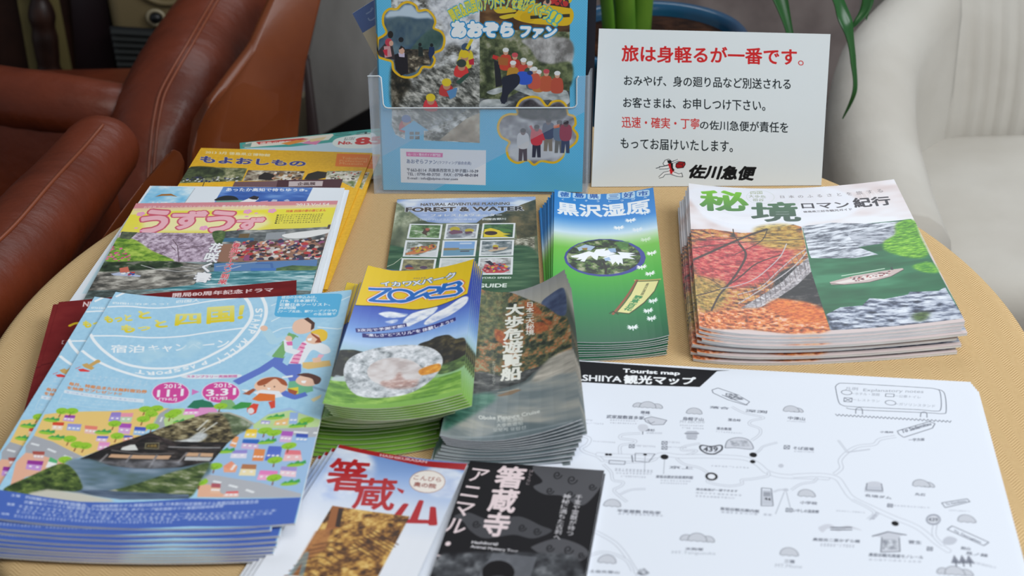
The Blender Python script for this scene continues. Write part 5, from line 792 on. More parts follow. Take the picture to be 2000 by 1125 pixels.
def print_hashi():
    c=Cv('hashi',100,205,4); c.F((222,228,238))
    c.GV([(0,(110,145,205)),(.1,(140,170,220)),(.25,(205,215,232)),(.4,(228,231,238)),(1,(226,229,236))])
    c.X("0.1,2.1 19.8,-1.4 37.9,21.4 29.7,49.5 9.7,54.9",[(0,(175,192,226)),(.5,(212,220,236)),(1,(238,240,246))],(16,12),171,3,soft=4,a=.9); c.X("73.6,11.7 85.2,5.7 102.2,13.2 103.2,34.4 84.1,35.7",[(0,(190,202,228)),(1,(240,242,246))],(12,10),172,3,soft=3,a=.9)
    c.P("-0,-2.2 37.9,-0.7 70.3,2 101.7,0.2 101.7,7.3 69.5,8 37.1,4.8 0.8,3.6",(165,28,36)); c.T('HASHIKURASAN',"34.3,1.3 70.8,1.5 71.4,4.3 34.9,4.1",(225,200,205),.04)
    RD=(176,28,36)
    c.T('箸',"0.7,14.8 30.3,9.7 38.3,43.5 10.4,48.7",RD,.035); c.T('蔵',"29.8,29.5 57.2,24.1 65,56.7 36,61.5",RD,.03); c.T('山',"70.4,42.2 90.4,43.2 98.5,64.9 64.8,70.8",RD,.06); c.P("59.3,33.7 65.4,35.4 65.3,39 61.5,36.6",RD)
    c.P("90.5,21.3 91,24.7 90.5,27.9 89,30.7 86.6,33 83.6,34.5 80.1,35.1 76.5,34.9 72.9,33.7 69.8,31.7 67.3,29 65.7,25.8 65,22.4 65.4,19.1 66.9,16.1 69.3,13.7 72.5,12.1 76.1,11.4 79.8,11.8 83.4,13.1 86.6,15.3 89,18.1",(170,120,100)); c.P("90.1,21.4 90.6,24.6 90.1,27.6 88.6,30.4 86.3,32.5 83.4,34 80,34.6 76.5,34.3 73.1,33.2 70,31.3 67.6,28.7 66,25.7 65.4,22.5 65.9,19.3 67.3,16.5 69.7,14.2 72.7,12.6 76.2,12 79.8,12.3 83.3,13.6 86.3,15.6 88.7,18.3",(236,228,220)); c.T('こんぴら',"66.8,18.1 86.6,17.6 87.5,22.4 67.8,23",(130,50,40),.0); c.T('奥の院',"69.2,25.1 85.2,24.6 86.1,29.5 70,30.1",(130,50,40),.02)
    c.X("22.4,61.5 77.7,59.7 76.2,123 22.3,129.6",[(0,(60,36,16)),(.3,(120,78,34)),(.5,(164,116,52)),(.7,(196,150,72)),(1,(222,186,110))],(5,4),173,4,ang=.4)
    c.P("22.4,61.5 30.5,61.4 35.1,80.5 27.6,86.1",(150,90,44)); c.P("27.6,62.7 30.9,62.4 35.7,80.3 32.4,80.3",(50,28,14)); c.P("21.6,87.6 30.9,81.5 34.5,102.3 27,114.7 27.9,128.1 22.3,129.6",(170,110,60),.8,soft=1)
    for k in range(8): c.L(c.N("62.2,77.7 83.4,87.4")+np.array([-4-k*1.3,k*2.4]),.9,(80,46,20),.8)
    for k in range(7): c.L(c.N("24.9,101.2 37.6,94.4 49.6,98.6 57.7,93.1")+np.array([-k*1.,k*5]),1.3,(86,50,22),.6,sm=1)
    c.L("22.3,129.6 24.3,108.4 29.3,128.4",3,(110,150,170),.6)
    return c
def print_black():
    c=Cv('black',100,205,4); c.F((26,25,28))
    GR=(80,80,84)
    c.P("48.4,5.2 52.9,-0.3 96.7,0 100.4,13.5 93,33.5 85.8,38 74.1,29.9 60.8,29.4 51.6,22.7 57.2,16.2",GR,sm=1); c.P("2.3,58.4 11.6,53.7 28.4,59.2 46.7,53.5 63.5,60.7 71.9,65.1 60.6,73.5 46.3,71.6 28.4,77.1 16.9,71.3 9.9,63.1",(70,70,74),sm=1); c.P("61.8,80.3 75.5,71.8 88.3,73.8 97.9,79.7 98.7,86.4 88.8,94.3 74.8,90.8 62.4,83.7",GR,sm=1)
    for s,r in (("66.7,8.2",7),("78,12",8),("93.6,18.1",6),("64,25.2",6),("79,27.4",7),("73.1,80.8",6),("85.6,81.1",7),("94.9,85.1",5),("51.2,63.9",6),("61.9,66.2",6),("19.1,63.9",6)):
        x,y=c.N(s)[0]; t=np.linspace(0,9,26); c.L(np.c_[x+r*.5*np.exp(-t*.16)*np.cos(t),y+r*.75*np.exp(-t*.16)*np.sin(t)],.9,(26,25,28),.9)
    W=(222,204,206)
    c.V('箸蔵寺',"21.9,3 44.5,2.6 42,75.6 24.1,75.8",W,.05); c.V('アニマル・ミステリー',"2.3,5.1 18.2,6.4 4.9,182.8 -10.1,181.8",W,.025)
    c.V('はしくらじ',"45.6,4.5 49,4.5 48.6,21.1 45.2,21",W,0); c.V('千支や霊獣が待つ',"82.9,27 88.2,27.3 87,68.7 81.9,68.4",(215,212,215),.01); c.V('神秘に満ちた古刹へ',"74,27.6 80.1,27.7 78.8,73.2 73.7,72.9",(215,212,215),.01)
    c.T('Hashikuraji',"20,80.2 37.9,79.9 38.1,83.4 20.1,83.7",(215,212,215),.05); c.T('Animal Mystery Tour',"20.1,84.2 52.7,85.2 52.9,88.2 20.3,87.5",(215,212,215),.05)
    c.X("17.9,92.2 65.4,86.8 96,93.4 101.8,169.6 16.5,180 -0.3,104.5",[(0,(34,34,38)),(.6,(74,76,80)),(1,(120,122,126))],(10,10),181,3,soft=2); c.P("36.2,90.1 66,90.1 63.3,129.6 26.3,133.9",(104,106,112),.8); c.P("53.9,105.8 54,108.8 53.3,111.7 51.8,114.2 49.6,116.1 47,117.2 44,117.6 41,117.1 38.2,115.7 35.8,113.7 33.9,111.1 32.9,108.2 32.6,105.1 33.3,102.2 34.8,99.7 37,97.7 39.7,96.5 42.7,96.1 45.8,96.7 48.7,98.1 51.1,100.2 52.9,102.8",(22,20,22)); c.P("53.4,114.8 53.4,116.6 52.8,118.4 51.5,119.9 49.7,121.1 47.6,121.9 45.2,122.1 42.9,121.9 40.7,121.2 38.9,120 37.6,118.5 36.9,116.7 36.8,114.9 37.5,113.1 38.7,111.6 40.5,110.4 42.7,109.6 45.1,109.3 47.4,109.6 49.6,110.3 51.4,111.5 52.7,113",(60,60,64))
    return c
def print_map():
    c=Cv('map',400,285,4); c.F((221,226,235))
    K=(24,24,28); G=(150,155,165); D=(96,100,112)
    c.P("23.7,2.2 93.2,1.1 199.6,3.4 213.7,2.3 203.5,4.4 190.4,27.3 138.5,29.7 96.3,29.8 27.9,27",K)
    c.T('HIGASHIIYA',"73.1,19.9 129,18.8 129.4,26.9 73.9,29.1",(230,232,235),.05); c.T('Tourist map',"128.9,7.8 174.6,7.7 174.6,14.3 129.2,15.5",(236,238,240),.07); c.T('観光マップ',"130.4,16.4 187.4,14.1 186.9,25 130.9,29.1",(236,238,240),.07)
    def hill(s,k=1):
        x,y=c.N(s)[0]
        for dx,r in ((-7,4.4),(7,4.4),(0,6.3)) if k==3 else (((5,4),(0,6)) if k==2 else ((0,6.),)):
            t=np.linspace(np.pi,2*np.pi,14); P=np.c_[x+dx*k**0+r*np.cos(t),y+r*1.15*np.sin(t)]; w=np.array([[x+dx+r*(1-q/3),y+(1.1 if q%2 else .2)] for q in range(0,7)]); A=np.r_[P,w]; c.P(A,(196,199,207)); c.L(np.r_[A,A[:1]],.45,(120,124,134))
    for s,k in (("151.8,57.6",3),("187.3,61.9",1),("260.2,51.9",2),("136.1,228.5",1),("193.8,201.9",3),("253.7,209.4",1),("347.1,130.5",2),("372.9,164.8",1),("267.5,149.2",1),("134.7,173.2",1),("358,216.2",3)): hill(s,k)
    def road(s,w=3.2,g=(176,180,190)):
        c.L(s,w,g,sm=1); c.L(s,w-.9,(221,226,235),sm=1)
    for s,w in (("98.5,89.7 103.7,96.4 111.5,100.4 110.7,107.6 106.9,112.6 110.3,116.9 119.3,120.6 124.1,125.8",3),("148.8,90.7 135.8,93.2 134.7,98.1 145,99.4 143.8,103.1 135.4,106.3 135.3,114.4 136.3,117.7",2.4),("192.8,98.2 181.5,102.8 180.2,107.6 190.2,106.6 187.5,110.3 179.8,114.5",2),("119.1,118.3 127.7,118.6 144.9,118 159.2,117.7 166.1,113.6 179.1,114.6 201.8,112.3 224.4,112.3 234.3,118 241.1,126.2 252.1,129.5 271.4,128.6 283.8,128.4",4.6),("125.5,125.6 138.4,125.5 156.7,122.5 162.1,118.5",2.5),("176.3,117.1 182.2,123.3 193.6,126.6 200.8,134.7 199.6,141.3 213.4,144.2 223,141.1 223,136.8 229.9,135 241,130.6 241.8,126.1",2.2),("215.5,50.8 224.5,57.5 239.3,62.2 230.4,66.8 228.9,71.9 236.2,76 236.1,83.2 230.2,90.9",2.2),("230.1,109.4 235.8,102 238.8,97 248.9,91.4",1.8),("124.4,129.1 130.8,137.4 133,145.9 140.1,147.4 139.1,151.8 134.6,156.5 138.6,162.4 144.5,168.1",2.2),("138.5,161.4 146.3,155.3 156.5,153.2",1.8),("257.2,144 264.2,136.9 272.6,133.9 275.5,129.2",2),("244.8,147.4 249,144.8 253.1,144.4",1.5),("125.8,200.2 138.4,208.6 145.7,217.3 151.7,227.8 157.6,239",3),("124.1,223.3 134.2,219.4 147.6,224.5 153.5,234.9",2.4),
        ("258.7,128.7 276.7,125.8 289,127.8 293.8,138.1 298.4,148.1 311,157.1 324.7,165.8 339.4,174.2 350.4,188.4 357.1,195.3",4.4),("287.9,123.6 293.2,116.5 293,107.5 298.6,97.9 306.9,90.2 318.5,86.7 323.3,80.3 335.1,75.6",3),("297.9,98 315.2,92.8",1.2),("298.6,97.9 295,89 293.1,84.5",1.6),("351.6,169 349.5,180.9 354,189.9",3),("298.3,150.2 312,161.1 307.4,169.6",2.4)): road(s,w)
    for s,r in (("167.7,116.4",3.6),("126,117.9",1.6),("128.5,117.8",1.6),("153.6,115.1",1.6),("231.2,107.7",3.4),("230.8,115.5",2.4),("325,171.7",3)):
        x,y=c.N(s)[0]; c.P(c.ell(x,y,r*.8,r*.8),K)
    x,y=c.N("201.8,135")[0]; c.P(c.ell(x,y,4.4,4.4),K); c.P(c.ell(x,y,2.8,2.8),(225,228,235))
    c.P("192.2,101.7 194.3,99.6 200.8,100.4 207.2,98.3 209.4,100 208.8,104.7 204.6,109.3 201,110.5 196.7,109.4 193,105.8",(60,62,70),sm=1); c.P("193.4,102.5 195.1,100.7 200.8,101.6 207,99.5 208.3,101 207.6,104.3 204,108.2 201,109.2 197.1,108.2 194.2,105.2",(215,219,228),sm=1); c.T('439',"195.4,101.9 205.8,100.8 205.7,106.8 195.2,107.4",(60,62,70),.03)
    # legend sign
    c.L("295.2,17 297.7,12.7 305.4,11.2 358.2,11.3 371.5,12.1 374.6,17 372.4,37.7 367.8,41.2 354.8,40.7 307.7,41.6 298.9,40.5 296.3,35.1 295.2,17",.55,D,sm=1); c.L("371.5,12.1 377.6,16.8 376,39.9 372.6,44 360.2,44 310.4,45.2 301.6,43.5",.55,D,sm=1)
    c.T('凡例',"302.9,16.2 312.6,15.8 312,20.1 302.3,20.5",G,0); c.T('Explanatory notes',"316.7,17 362.6,14.6 361.3,19.9 315.9,21.8",G,.0)
    z=c.N("293,52.1 378,52.1"); n=60; c.L([(z[0][0]+(z[1][0]-z[0][0])*k/n,z[0][1]+(z[1][1]-z[0][1])*k/n+(2.6 if k%2 else 0)) for k in range(n+1)],.5,D)
    for s in ("308.2,50.4 308.9,44.5 311.3,42.5 313.4,44.1 313.2,50.6","355.9,49.8 356.9,44.8 359.2,43.1 361,44.4 360.6,50.1"): c.L(s,.55,D,sm=1)
    def icon(q): c.L(np.r_[c.N(q),c.N(q)[:1]],.5,D); q=c.N(q); c.L([q[0],q[2]],.5,D); c.L([q[1],q[3]],.5,D)
    for q in ("301,30.5 307,30.5 306.3,35.7 300.4,35.7","141.5,104.5 145.1,104.4 145.1,108.3 141.5,108.5","165,98.4 168.8,98.2 168.7,102.2 165,102.4","165.3,104 169.1,103.8 169,107.8 165.3,107.9","253.8,94.4 257.7,94.2 257.2,98.4 253.4,98.6","253.2,163.5 257.2,163.5 256.8,167.2 252.8,167.2","322.1,151.9 325.4,152 324.8,155.3 321.5,155.2","343.6,192.5 346.9,192.6 346.2,196 342.9,196"): icon(q)
    for s in ("303.3,23.5","335.5,33.8"): x,y=c.N(s)[0]; c.L(np.r_[c.ell(x,y,4,3),c.ell(x,y,4,3)[:1]],.5,D)
    c.L(np.r_[c.N("333.1,22.2 339.4,22.1 338.7,25.8 332.4,25.9"),c.N("333.1,22.2")],.5,D)
    for t,q in (('ーホテル・旅館',"306.8,22.7 328.6,22.1 328,25.8 306.3,26.4"),('ー公衆トイレ',"339.8,22.6 359.6,22.4 358.8,26.1 339.1,26.3"),('ーレストラン',"307.7,30.9 327.8,31 327.2,34.1 307.2,34"),('ーガソリンスタンド',"338.7,33 368.9,33 368.1,36.7 338.1,36.6")): c.T(t,q,G,0)
    for t,q,k in (('寒峰',"146.9,62.7 154.1,62.4 154.1,66.5 146.9,66.7",1),('武家屋敷喜多家',"121.6,70.2 150,69.4 150,73.8 121.7,74.7",1),('烏帽子山',"179,67 194.6,66.9 194.4,70.9 178.9,71.4",1),('MT.EBOSHI',"177.3,71.6 195.3,70.8 195.1,73.8 177.1,75.1",0),('鉾杉',"152.1,84.4 159,84.2 158.9,87.6 152,87.8",1),('落合集落',"204.6,77.2 215.7,77.1 215.4,80.5 204.3,80.6",1),('落合峠',"213,65.6 222.3,65.6 222,69.1 212.7,69.1",1),('深渕',"226,52.8 242.1,53.2 241.7,56.8 225.7,56.3",1),('中津山',"257.8,58.6 270.2,58.9 269.8,62.9 257.3,62.6",1),('そば道場',"260.2,94.9 275.1,94.8 274.7,98.5 259.8,98.6",1),('東祖谷歴史民俗資料館',"162.9,137.4 189,135.9 188.8,139.4 162.8,140.7",1),('京上',"171.8,126.1 188.7,125.3 188.5,128.4 171.6,129.3",1),('いやしの温泉郷',"257.9,163.6 275.2,163.3 274.7,166.6 257.5,167.1",1),('平家屋敷 阿佐家',"138.6,176.1 168.4,175.5 168.3,178.7 138.7,179.7",1),('天狗塚',"186.3,209.3 198,208.8 197.8,211.5 186.2,212",1),('MT.Tenguzuka',"177.7,213.6 206.1,211.8 205.9,215.1 177.6,217",0),('三嶺',"250.6,213.8 257.2,213.9 256.8,217.2 250.2,217.2",1),('MT.Miune',"244.6,218.5 261.7,218.2 261.3,221.1 244.3,221.8",0),('土佐矢筈山',"125.7,236.4 144.9,235.8 144.9,238.3 125.8,239.2",1),('落合集落が一望できます',"191.5,148.6 220.3,147.7 220,150.3 191.3,151.1",1),('東祖谷観光案内板',"208.5,166.9 235.1,167 234.8,170.3 208.3,170.2",1),('奥祖谷二重かずら橋',"269.8,191.4 300.5,190.2 300,193.3 269.4,194.5",1),('丸石',"341.9,138.2 348.9,138.4 348.2,141.3 341.3,141.2",1),('菅生',"332.1,187.3 340.7,187.2 340,190.6 331.5,190.8",1),('名頃ダム',"307.6,143 325.5,144.1 325,147 307,146",1),('奥祖谷観光周遊モノレール',"305.3,202.1 340,201.1 339.4,204.5 304.7,205.5",1),('剣山',"365.4,189.7 371.4,190 370.7,193.1 364.7,192.8",1),('見ノ越',"367.9,194.1 381.5,195.5 380.8,198.4 367.2,197.2",1),('一宇方面',"344.4,77 355.7,75.4 355.2,78.8 343.8,80.9",1),('小島峠',"324.5,70 334,69.5 333.7,72 324.2,72.4",1),('落合',"199,51.4 213.7,51.5 213.5,54.5 198.8,54.5",1),('小学校',"262.9,154.9 274.5,154.8 274.1,158.1 262.5,158.1",1)):
        c.T(t,q,D if k else (165,170,180),.02 if k else 0)
    for q in ("147.9,67.1 155.4,66.8 155.4,68.3 147.9,68.6","124.7,75.9 146.6,75.2 146.5,76.6 124.6,77.3","125,79.3 145.7,78.4 145.7,79.7 125,80.8","177.2,77 195.5,76.2 195.3,77.6 177.1,78.5","177.3,79.9 195.5,79.6 195.4,81 177.3,81.9","204.1,82.1 224.5,82.4 224.3,83.9 204,83.5","133.3,132.7 161.5,132.1 161.5,135.1 133.3,135.8","134.3,137 161,135.6 161,137.4 134.4,138.8","138.1,140.2 156.3,139.6 156.3,141.4 138.1,141.9","164.2,142.3 188.5,141.1 188.4,142.4 164.1,143.6","166.4,145.1 185.8,144 185.7,145.3 166.4,146.4","191.3,152.8 224.4,152.4 224.2,154.1 191.3,154.5","191.4,156.2 219,155.9 218.8,157.6 191.4,157.9","209,170.9 244.4,170.5 244.2,172.5 208.9,172.9","139.4,180.1 171,178.9 170.9,180.5 139.4,181.7","274.5,196.3 297.6,195.4 297.1,198.1 274.1,199","304.8,207.7 339.4,206.3 339,207.8 304.4,209.2","326,152.7 350.8,152.6 350.5,153.9 325.8,154","286.8,162 306.7,162 306.4,163.3 286.6,163.3","371,203 385.2,207 384.8,208.9 370.6,204.9","256.9,63.7 270.8,63.8 270.6,65.3 256.7,65.2","260.7,99.9 275.3,99.4 275.1,100.8 260.5,101.3","362.7,153.8 377.2,153.6 376.8,154.8 362.4,155.1","153.1,88.6 164.8,87.9 164.7,89.9 153.1,90.5","114.6,102.5 131.4,102.7 131.4,104.1 114.6,103.9","146.1,104.5 161,104.4 161,106.3 146.1,106.4","169.7,97.9 178.4,98 178.3,99.9 169.6,99.8","170,104 183.6,103.5 183.5,104.9 169.9,105.4","100.1,77.3 112.1,77.4 112.1,79.1 100.1,79","201.3,122.5 229.3,121.9 229.2,123.4 201.2,124","102,81.6 121.1,81.1 121.1,82.6 102,83"): c.D(q,(150,154,166),10)
    # little drawings
    c.L("200.1,30.3 204.7,27.2 220,34.9 229,43.1 226,47.7 212.5,42.1 201,34.2 200.1,30.3",.6,D,sm=0); c.X("210.9,33.2 221.5,34.8 224.5,40.9 215.5,41.8 210.1,37.2",[(0,(90,94,104)),(1,(220,224,232))],(1.2,1.2),191,2); c.L("207.8,36.1 227.5,47.6",.5,D)
    c.P("150.2,72.3 155.6,69.3 167.2,72.6 165,78.2 156.9,79.5 151.5,75.9",(200,203,212)); c.L("150.2,72.3 155.6,69.3 167.2,72.6 165,78.2 156.9,79.5 151.5,75.9 150.2,72.3",.5,D); c.L("152.9,74 155.4,78 158.2,75.2",.4,D)
    c.P("146.1,83.8 147.3,80 151.8,79.5 153.9,83 152.3,87.3 148.6,88.3",(200,203,212),sm=1); c.L("150.1,88.2 150.3,91.8",.6,D)
    c.P("180.9,87.5 182.9,84.2 189.5,83.5 191.8,86.4 190.4,88.2 190.5,92.5 182.5,93.3 182.4,89",(180,184,194)); c.L("180.9,87.5 191.8,86.4",.6,D); c.L("183.3,93.7 189.8,93.5",.6,D)
    c.P("210.9,101.7 212.9,92.6 220.1,88.4 227.3,90 230.9,96.7 230.2,101.4 218.7,100.9",(200,203,212),sm=1); c.L("210.9,101.7 212.9,92.6 220.1,88.4 227.3,90 230.9,96.7 230.2,101.4 218.7,100.9 210.9,101.7",.5,D,sm=1); c.X("214.4,92.5 227.3,91.2 228.7,98.1 215.9,99.3",[(0,(130,134,144)),(1,(205,209,217))],(2,2),192,2,a=.7)
    c.L("236.7,143.9 243.5,144.1 244.3,162 236.2,162.8 236.7,143.9",.6,D); c.P("237.4,146 243.5,145.8 243.5,161 236.8,161.7",(190,194,204)); c.P("238.6,155.3 240,153.7 240.6,156.6",K); c.P("240.9,155.7 242.3,153.9 242.8,157",K); c.P("238,148 242.8,148 242.7,152.2 238,152.7",(150,154,164))
    c.L("128.3,124.2 140,124.2 139.7,128 128.6,128.3 128.3,124.2",.5,D); c.L("146.4,114.4 160.7,113.7 156.7,123.6 147,123.5 146.4,114.4",.5,D); c.L("144.1,116.9 145.4,124.8",.8,D); c.P("252.7,117.9 252.6,118.6 252.4,119.2 252,119.7 251.5,120.1 251,120.3 250.4,120.4 249.9,120.2 249.4,119.9 249.1,119.5 248.9,119 248.8,118.3 248.9,117.7 249.1,117.1 249.5,116.6 250,116.2 250.5,115.9 251.1,115.9 251.6,116 252.1,116.3 252.4,116.8 252.7,117.3",(190,194,204)); c.P("255.3,144.2 255.2,144.7 254.9,145.1 254.6,145.5 254.1,145.8 253.6,146 253,146.1 252.5,146 252.1,145.8 251.7,145.5 251.5,145 251.4,144.6 251.5,144.1 251.8,143.6 252.1,143.2 252.6,142.9 253.1,142.7 253.7,142.7 254.2,142.7 254.6,143 255,143.3 255.2,143.7",(190,194,204)); c.L("252.3,146.6 245.7,170.4",.4,G); c.L("253.7,146.4 255.9,162.8",.4,G); c.L("167.9,119.1 168,135.8",.4,G); c.L("153.7,116 154.4,135",.4,G)
    for q in ("337,68.8 361.8,54.9 365.6,57 363,62.8 340.8,76.2 337.6,72.5","358.6,147.3 376.4,141.2 377.9,144.1 360.4,152","358.7,174.1 362.4,170.2 384,184 380.2,187.6"):
        q=c.N(q); c.L(np.r_[q,q[:1]],.6,D)
    c.T('To Sadamitsu',"339.6,66.8 362,55.6 363,58.9 340.1,71.5",(110,114,126),.05); c.T('To Kamikatsu',"361,147.5 375.5,142.3 375.6,144.3 361.2,149.9",(130,134,146),.04); c.T('To Tsurugisan',"363.3,173.6 379.6,183.9 378,185.9 362,176.1",(130,134,146),.05)
    c.P("320.2,132.2 319.9,133.3 319.1,134.4 318,135.3 316.6,136 315,136.5 313.3,136.7 311.8,136.5 310.5,136.1 309.5,135.3 308.9,134.4 308.7,133.4 309.1,132.2 309.8,131.2 311,130.2 312.4,129.5 314,129 315.6,128.8 317.2,129 318.5,129.4 319.5,130.2 320.1,131.1",(196,199,208)); c.P("308.2,134.9 320.4,134.5 320.2,140.6 307.3,140.9",(190,194,204)); c.L("309.9,131.1 308.6,138.7 320,138.6 319.8,130.7",.5,D); 
    c.P("273.9,180.9 280.7,176.7 287.1,179.6 293.7,176.9 302.5,180.9 293.5,179.9 286.8,183.5 280.4,181.2 276.3,185.5",(200,203,212),sm=1); c.L("281.8,180.1 296.2,178.6",1,D); c.L("281.7,182.5 296.1,181",.8,D)
    c.P("308.6,185.1 319.4,180.1 330.8,181.8 326,184.8 325.2,198.6 312.4,200.8 314.3,186.4",(196,199,208)); c.L("308.6,186.1 319.4,180.5 331.4,182.4",.8,D); c.L("315,186.4 313,200.8 325.4,198.9 326.3,185.2",.6,D); c.X("315.4,188.2 325.1,187.2 324.1,196.8 314.5,197.8",[(0,(130,134,144)),(1,(215,219,227))],(2,2),193,2)
    c.P("355.8,164.6 355.4,166.2 354.6,167.7 353.6,169 352.3,170 350.8,170.6 349.4,170.7 348.1,170.4 347,169.7 346.3,168.6 345.8,167.2 345.8,165.6 346.2,164 347,162.5 348.1,161.1 349.4,160.2 350.8,159.6 352.3,159.4 353.6,159.7 354.7,160.5 355.4,161.6 355.8,163",(150,154,166)); c.P("354.8,164.7 354.5,165.8 353.9,166.9 353,167.9 352,168.6 350.9,169 349.8,169.1 348.7,168.9 347.9,168.4 347.2,167.6 346.9,166.6 346.9,165.5 347.2,164.3 347.8,163.3 348.6,162.3 349.6,161.6 350.8,161.1 351.9,161 352.9,161.2 353.8,161.8 354.4,162.6 354.8,163.6",(205,208,216)); c.T('439',"347.8,163.4 354.3,163.1 353.6,166.8 347.1,167.1",(100,104,114),.02); c.P("354.8,184.2 359.1,180.8 363.8,183.2 360.6,188.3 354.8,188.9",(190,194,204),sm=1)
    for s in ("359.8,203.3","364.6,202.8","368.9,202.4"): x,y=c.N(s)[0]; c.P([(x,y-5),(x-3,y+3),(x+3,y+3)],(130,134,146)); c.L([(x,y),(x,y+6)],.8,D)
    c.X("157.2,232.7 160.9,231.4 164.4,235.6 161.4,238.6 156.2,237.3",[(0,(110,114,124)),(1,(215,219,227))],(2,2),194,2); c.X("314,160.9 315.8,162.7 311.3,169.2 308.1,169.1",[(0,(150,154,166)),(1,(200,204,214))],(3,3),195,2)
    return c
def print_aozora():
    c=Cv('aozora',205,290,4.5); c.F((92,184,226))
    c.X(None,[(0,(86,178,222)),(1,(96,188,230))],(40,40),200,2)
    c.dots((110,198,234),2.6,.75)
    # left water picture
    LW="16,46.8 100.9,47.1 99.9,239.5 47.7,237.5 23.6,236.3 14.4,231.7 11,222.3"
    c.X(LW,[(0,(60,60,56)),(.3,(120,120,116)),(.5,(170,172,172)),(.7,(205,208,210)),(1,(238,240,242))],(9,6),201,4)
    c.X("50.1,46.9 97.1,47 100.5,129.3 85.7,143.5 71.4,140 60.3,156.1 55,150.7 64.5,125.9 50.6,103.2",[(0,(150,154,160)),(.5,(208,212,220)),(1,(240,242,246))],(9,9),202,4,soft=5)
    c.X("13.1,161.6 30.8,176.1 28.4,198.1 11.6,203.7",[(0,(20,20,16)),(.5,(54,50,40)),(1,(130,124,110))],(7,8),203,4,soft=3); c.X("41.8,172.4 100,156 100.1,205 70.3,212.6 22,227.9 13.2,213",[(0,(48,48,44)),(.4,(100,102,98)),(.7,(160,160,154)),(1,(210,210,205))],(6,3),204,4,soft=4,ang=-.5,a=.9)
    c.X("58.8,237 70.1,227.5 86.8,214.4 100.1,208.7 99.9,239.5",[(0,(140,126,108)),(.6,(172,158,140)),(1,(196,186,170))],(14,10),205,3)
    # right pictures
    c.X("100.9,47.1 186.3,47.3 188.2,128.3 100.5,125.8",[(0,(60,40,26)),(.6,(96,66,40)),(1,(130,96,60))],(16,8),206,3)
    c.P("135.6,110.1 149.7,101.4 187.7,104.8 188.1,121.3 164,121.3 146.3,119.6 133.9,115.3",(222,182,30),sm=1); c.P("114.4,105.7 125,104 136.5,108.3 128.6,110.1 117.9,110.4",(215,190,50),sm=1); c.P("119.7,113.6 132.1,110.9 137.4,112.7 125,116.2",(215,190,50),sm=1); c.P("154.6,114.4 154.3,115.8 153.4,117 152.1,118.1 150.3,118.8 148.3,119.2 146.1,119.2 144.1,118.8 142.3,118.1 140.9,117 140,115.8 139.7,114.4 140,113 140.9,111.8 142.3,110.7 144,110 146,109.6 148.2,109.6 150.2,110 152,110.7 153.4,111.8 154.3,113",(210,170,20)); c.L("132.1,108.3 142.6,101.4",1.5,(200,180,60)); c.P("151.3,91.1 187.3,87.7 187.7,105.7 170.8,103.1 160.2,103.1",(60,34,34)); c.B("156.6,94.5 186.3,91.1 186.9,104 163.7,102.3",26,(4,8),[(190,50,50),(50,50,60),(215,190,60),(210,160,130)],207); c.L("149.8,114.4 187.9,112.6",3,(60,50,36))
    c.X("100.5,125.8 188.2,128.3 190.1,204.5 100.1,205",[(0,(44,52,36)),(.45,(86,96,66)),(.7,(120,126,92)),(1,(160,160,140))],(9,8),208,4)
    c.X("142.9,135.4 188.4,135.3 189.1,162.8 168.2,159.3 157.4,155.8 150.2,145.1",[(0,(110,108,106)),(.5,(158,156,156)),(1,(200,198,198))],(10,12),209,4,soft=2)
    c.X("150.4,168.3 188.9,157.4 189.5,182.6 168.6,179.1",[(0,(50,60,40)),(1,(120,130,90))],(6,6),210,3,soft=2)
    c.X("100.2,194 125.3,194.8 150.6,181 189.6,186.2 190.1,204.5 100.1,205",[(0,(40,42,46)),(.6,(90,94,98)),(1,(150,154,156))],(10,6),211,3)
    for q in ("132.5,182.9 146.9,178.3 161.4,182.7 170.6,193.6 161.6,194.6 143.4,188.3","161.3,173.7 173.9,175.4 181.3,186.3 179.8,197.2 168.8,193.6 161.4,182.7","177.7,186.3 186.7,186.2 189.9,197.2 183.4,199","103.4,195.8 119.8,194.8 128.9,200.2 114.4,203.5 100.1,203.2","107.1,187.5 119.8,182.9 125.3,185.6 114.4,190.2"): c.X(q,[(0,(130,136,140)),(.5,(172,178,180)),(1,(206,210,212))],(10,6),212,3,sm=1)
    def man(s,jk,h,sc=1.,hel=(225,228,230)):
        x,y=c.N(s)[0]; q=sc*4
        c.P([(x-q*1.1,y+q*.9),(x+q*1.1,y+q*.9),(x+q*1.3,y+q*4),(x-q*1.3,y+q*4)],jk,sm=1); c.P(c.ell(x,y,q*.62,q*.75),(205,160,135)); c.P(c.ell(x,y-q*.45,q*.75,q*.55),hel)
    c.P("114.4,155.9 119.8,157.7 122.5,181.1 116.2,182.9",(36,36,44)); c.P("123.4,172 132.4,173.8 127.1,197.5 121.7,199.4",(36,40,56))
    for s,j,h in (("126,147.8",(200,70,50),0),("135,152.6",(190,60,50),1),("143.5,157.6",(200,70,60),0),("149.8,160.8",(70,90,70),0),("133.3,160.3",(190,140,50),0),("152.6,166.9",(90,100,110),0),("158.5,169.2",(190,120,60),0),("166.2,168.6",(190,90,60),1),("177,170.4",(185,80,60),0),("154.3,166.2",(200,90,70),0)): man(s,j,h,1.05,(228,230,232) if not h else (200,80,90))
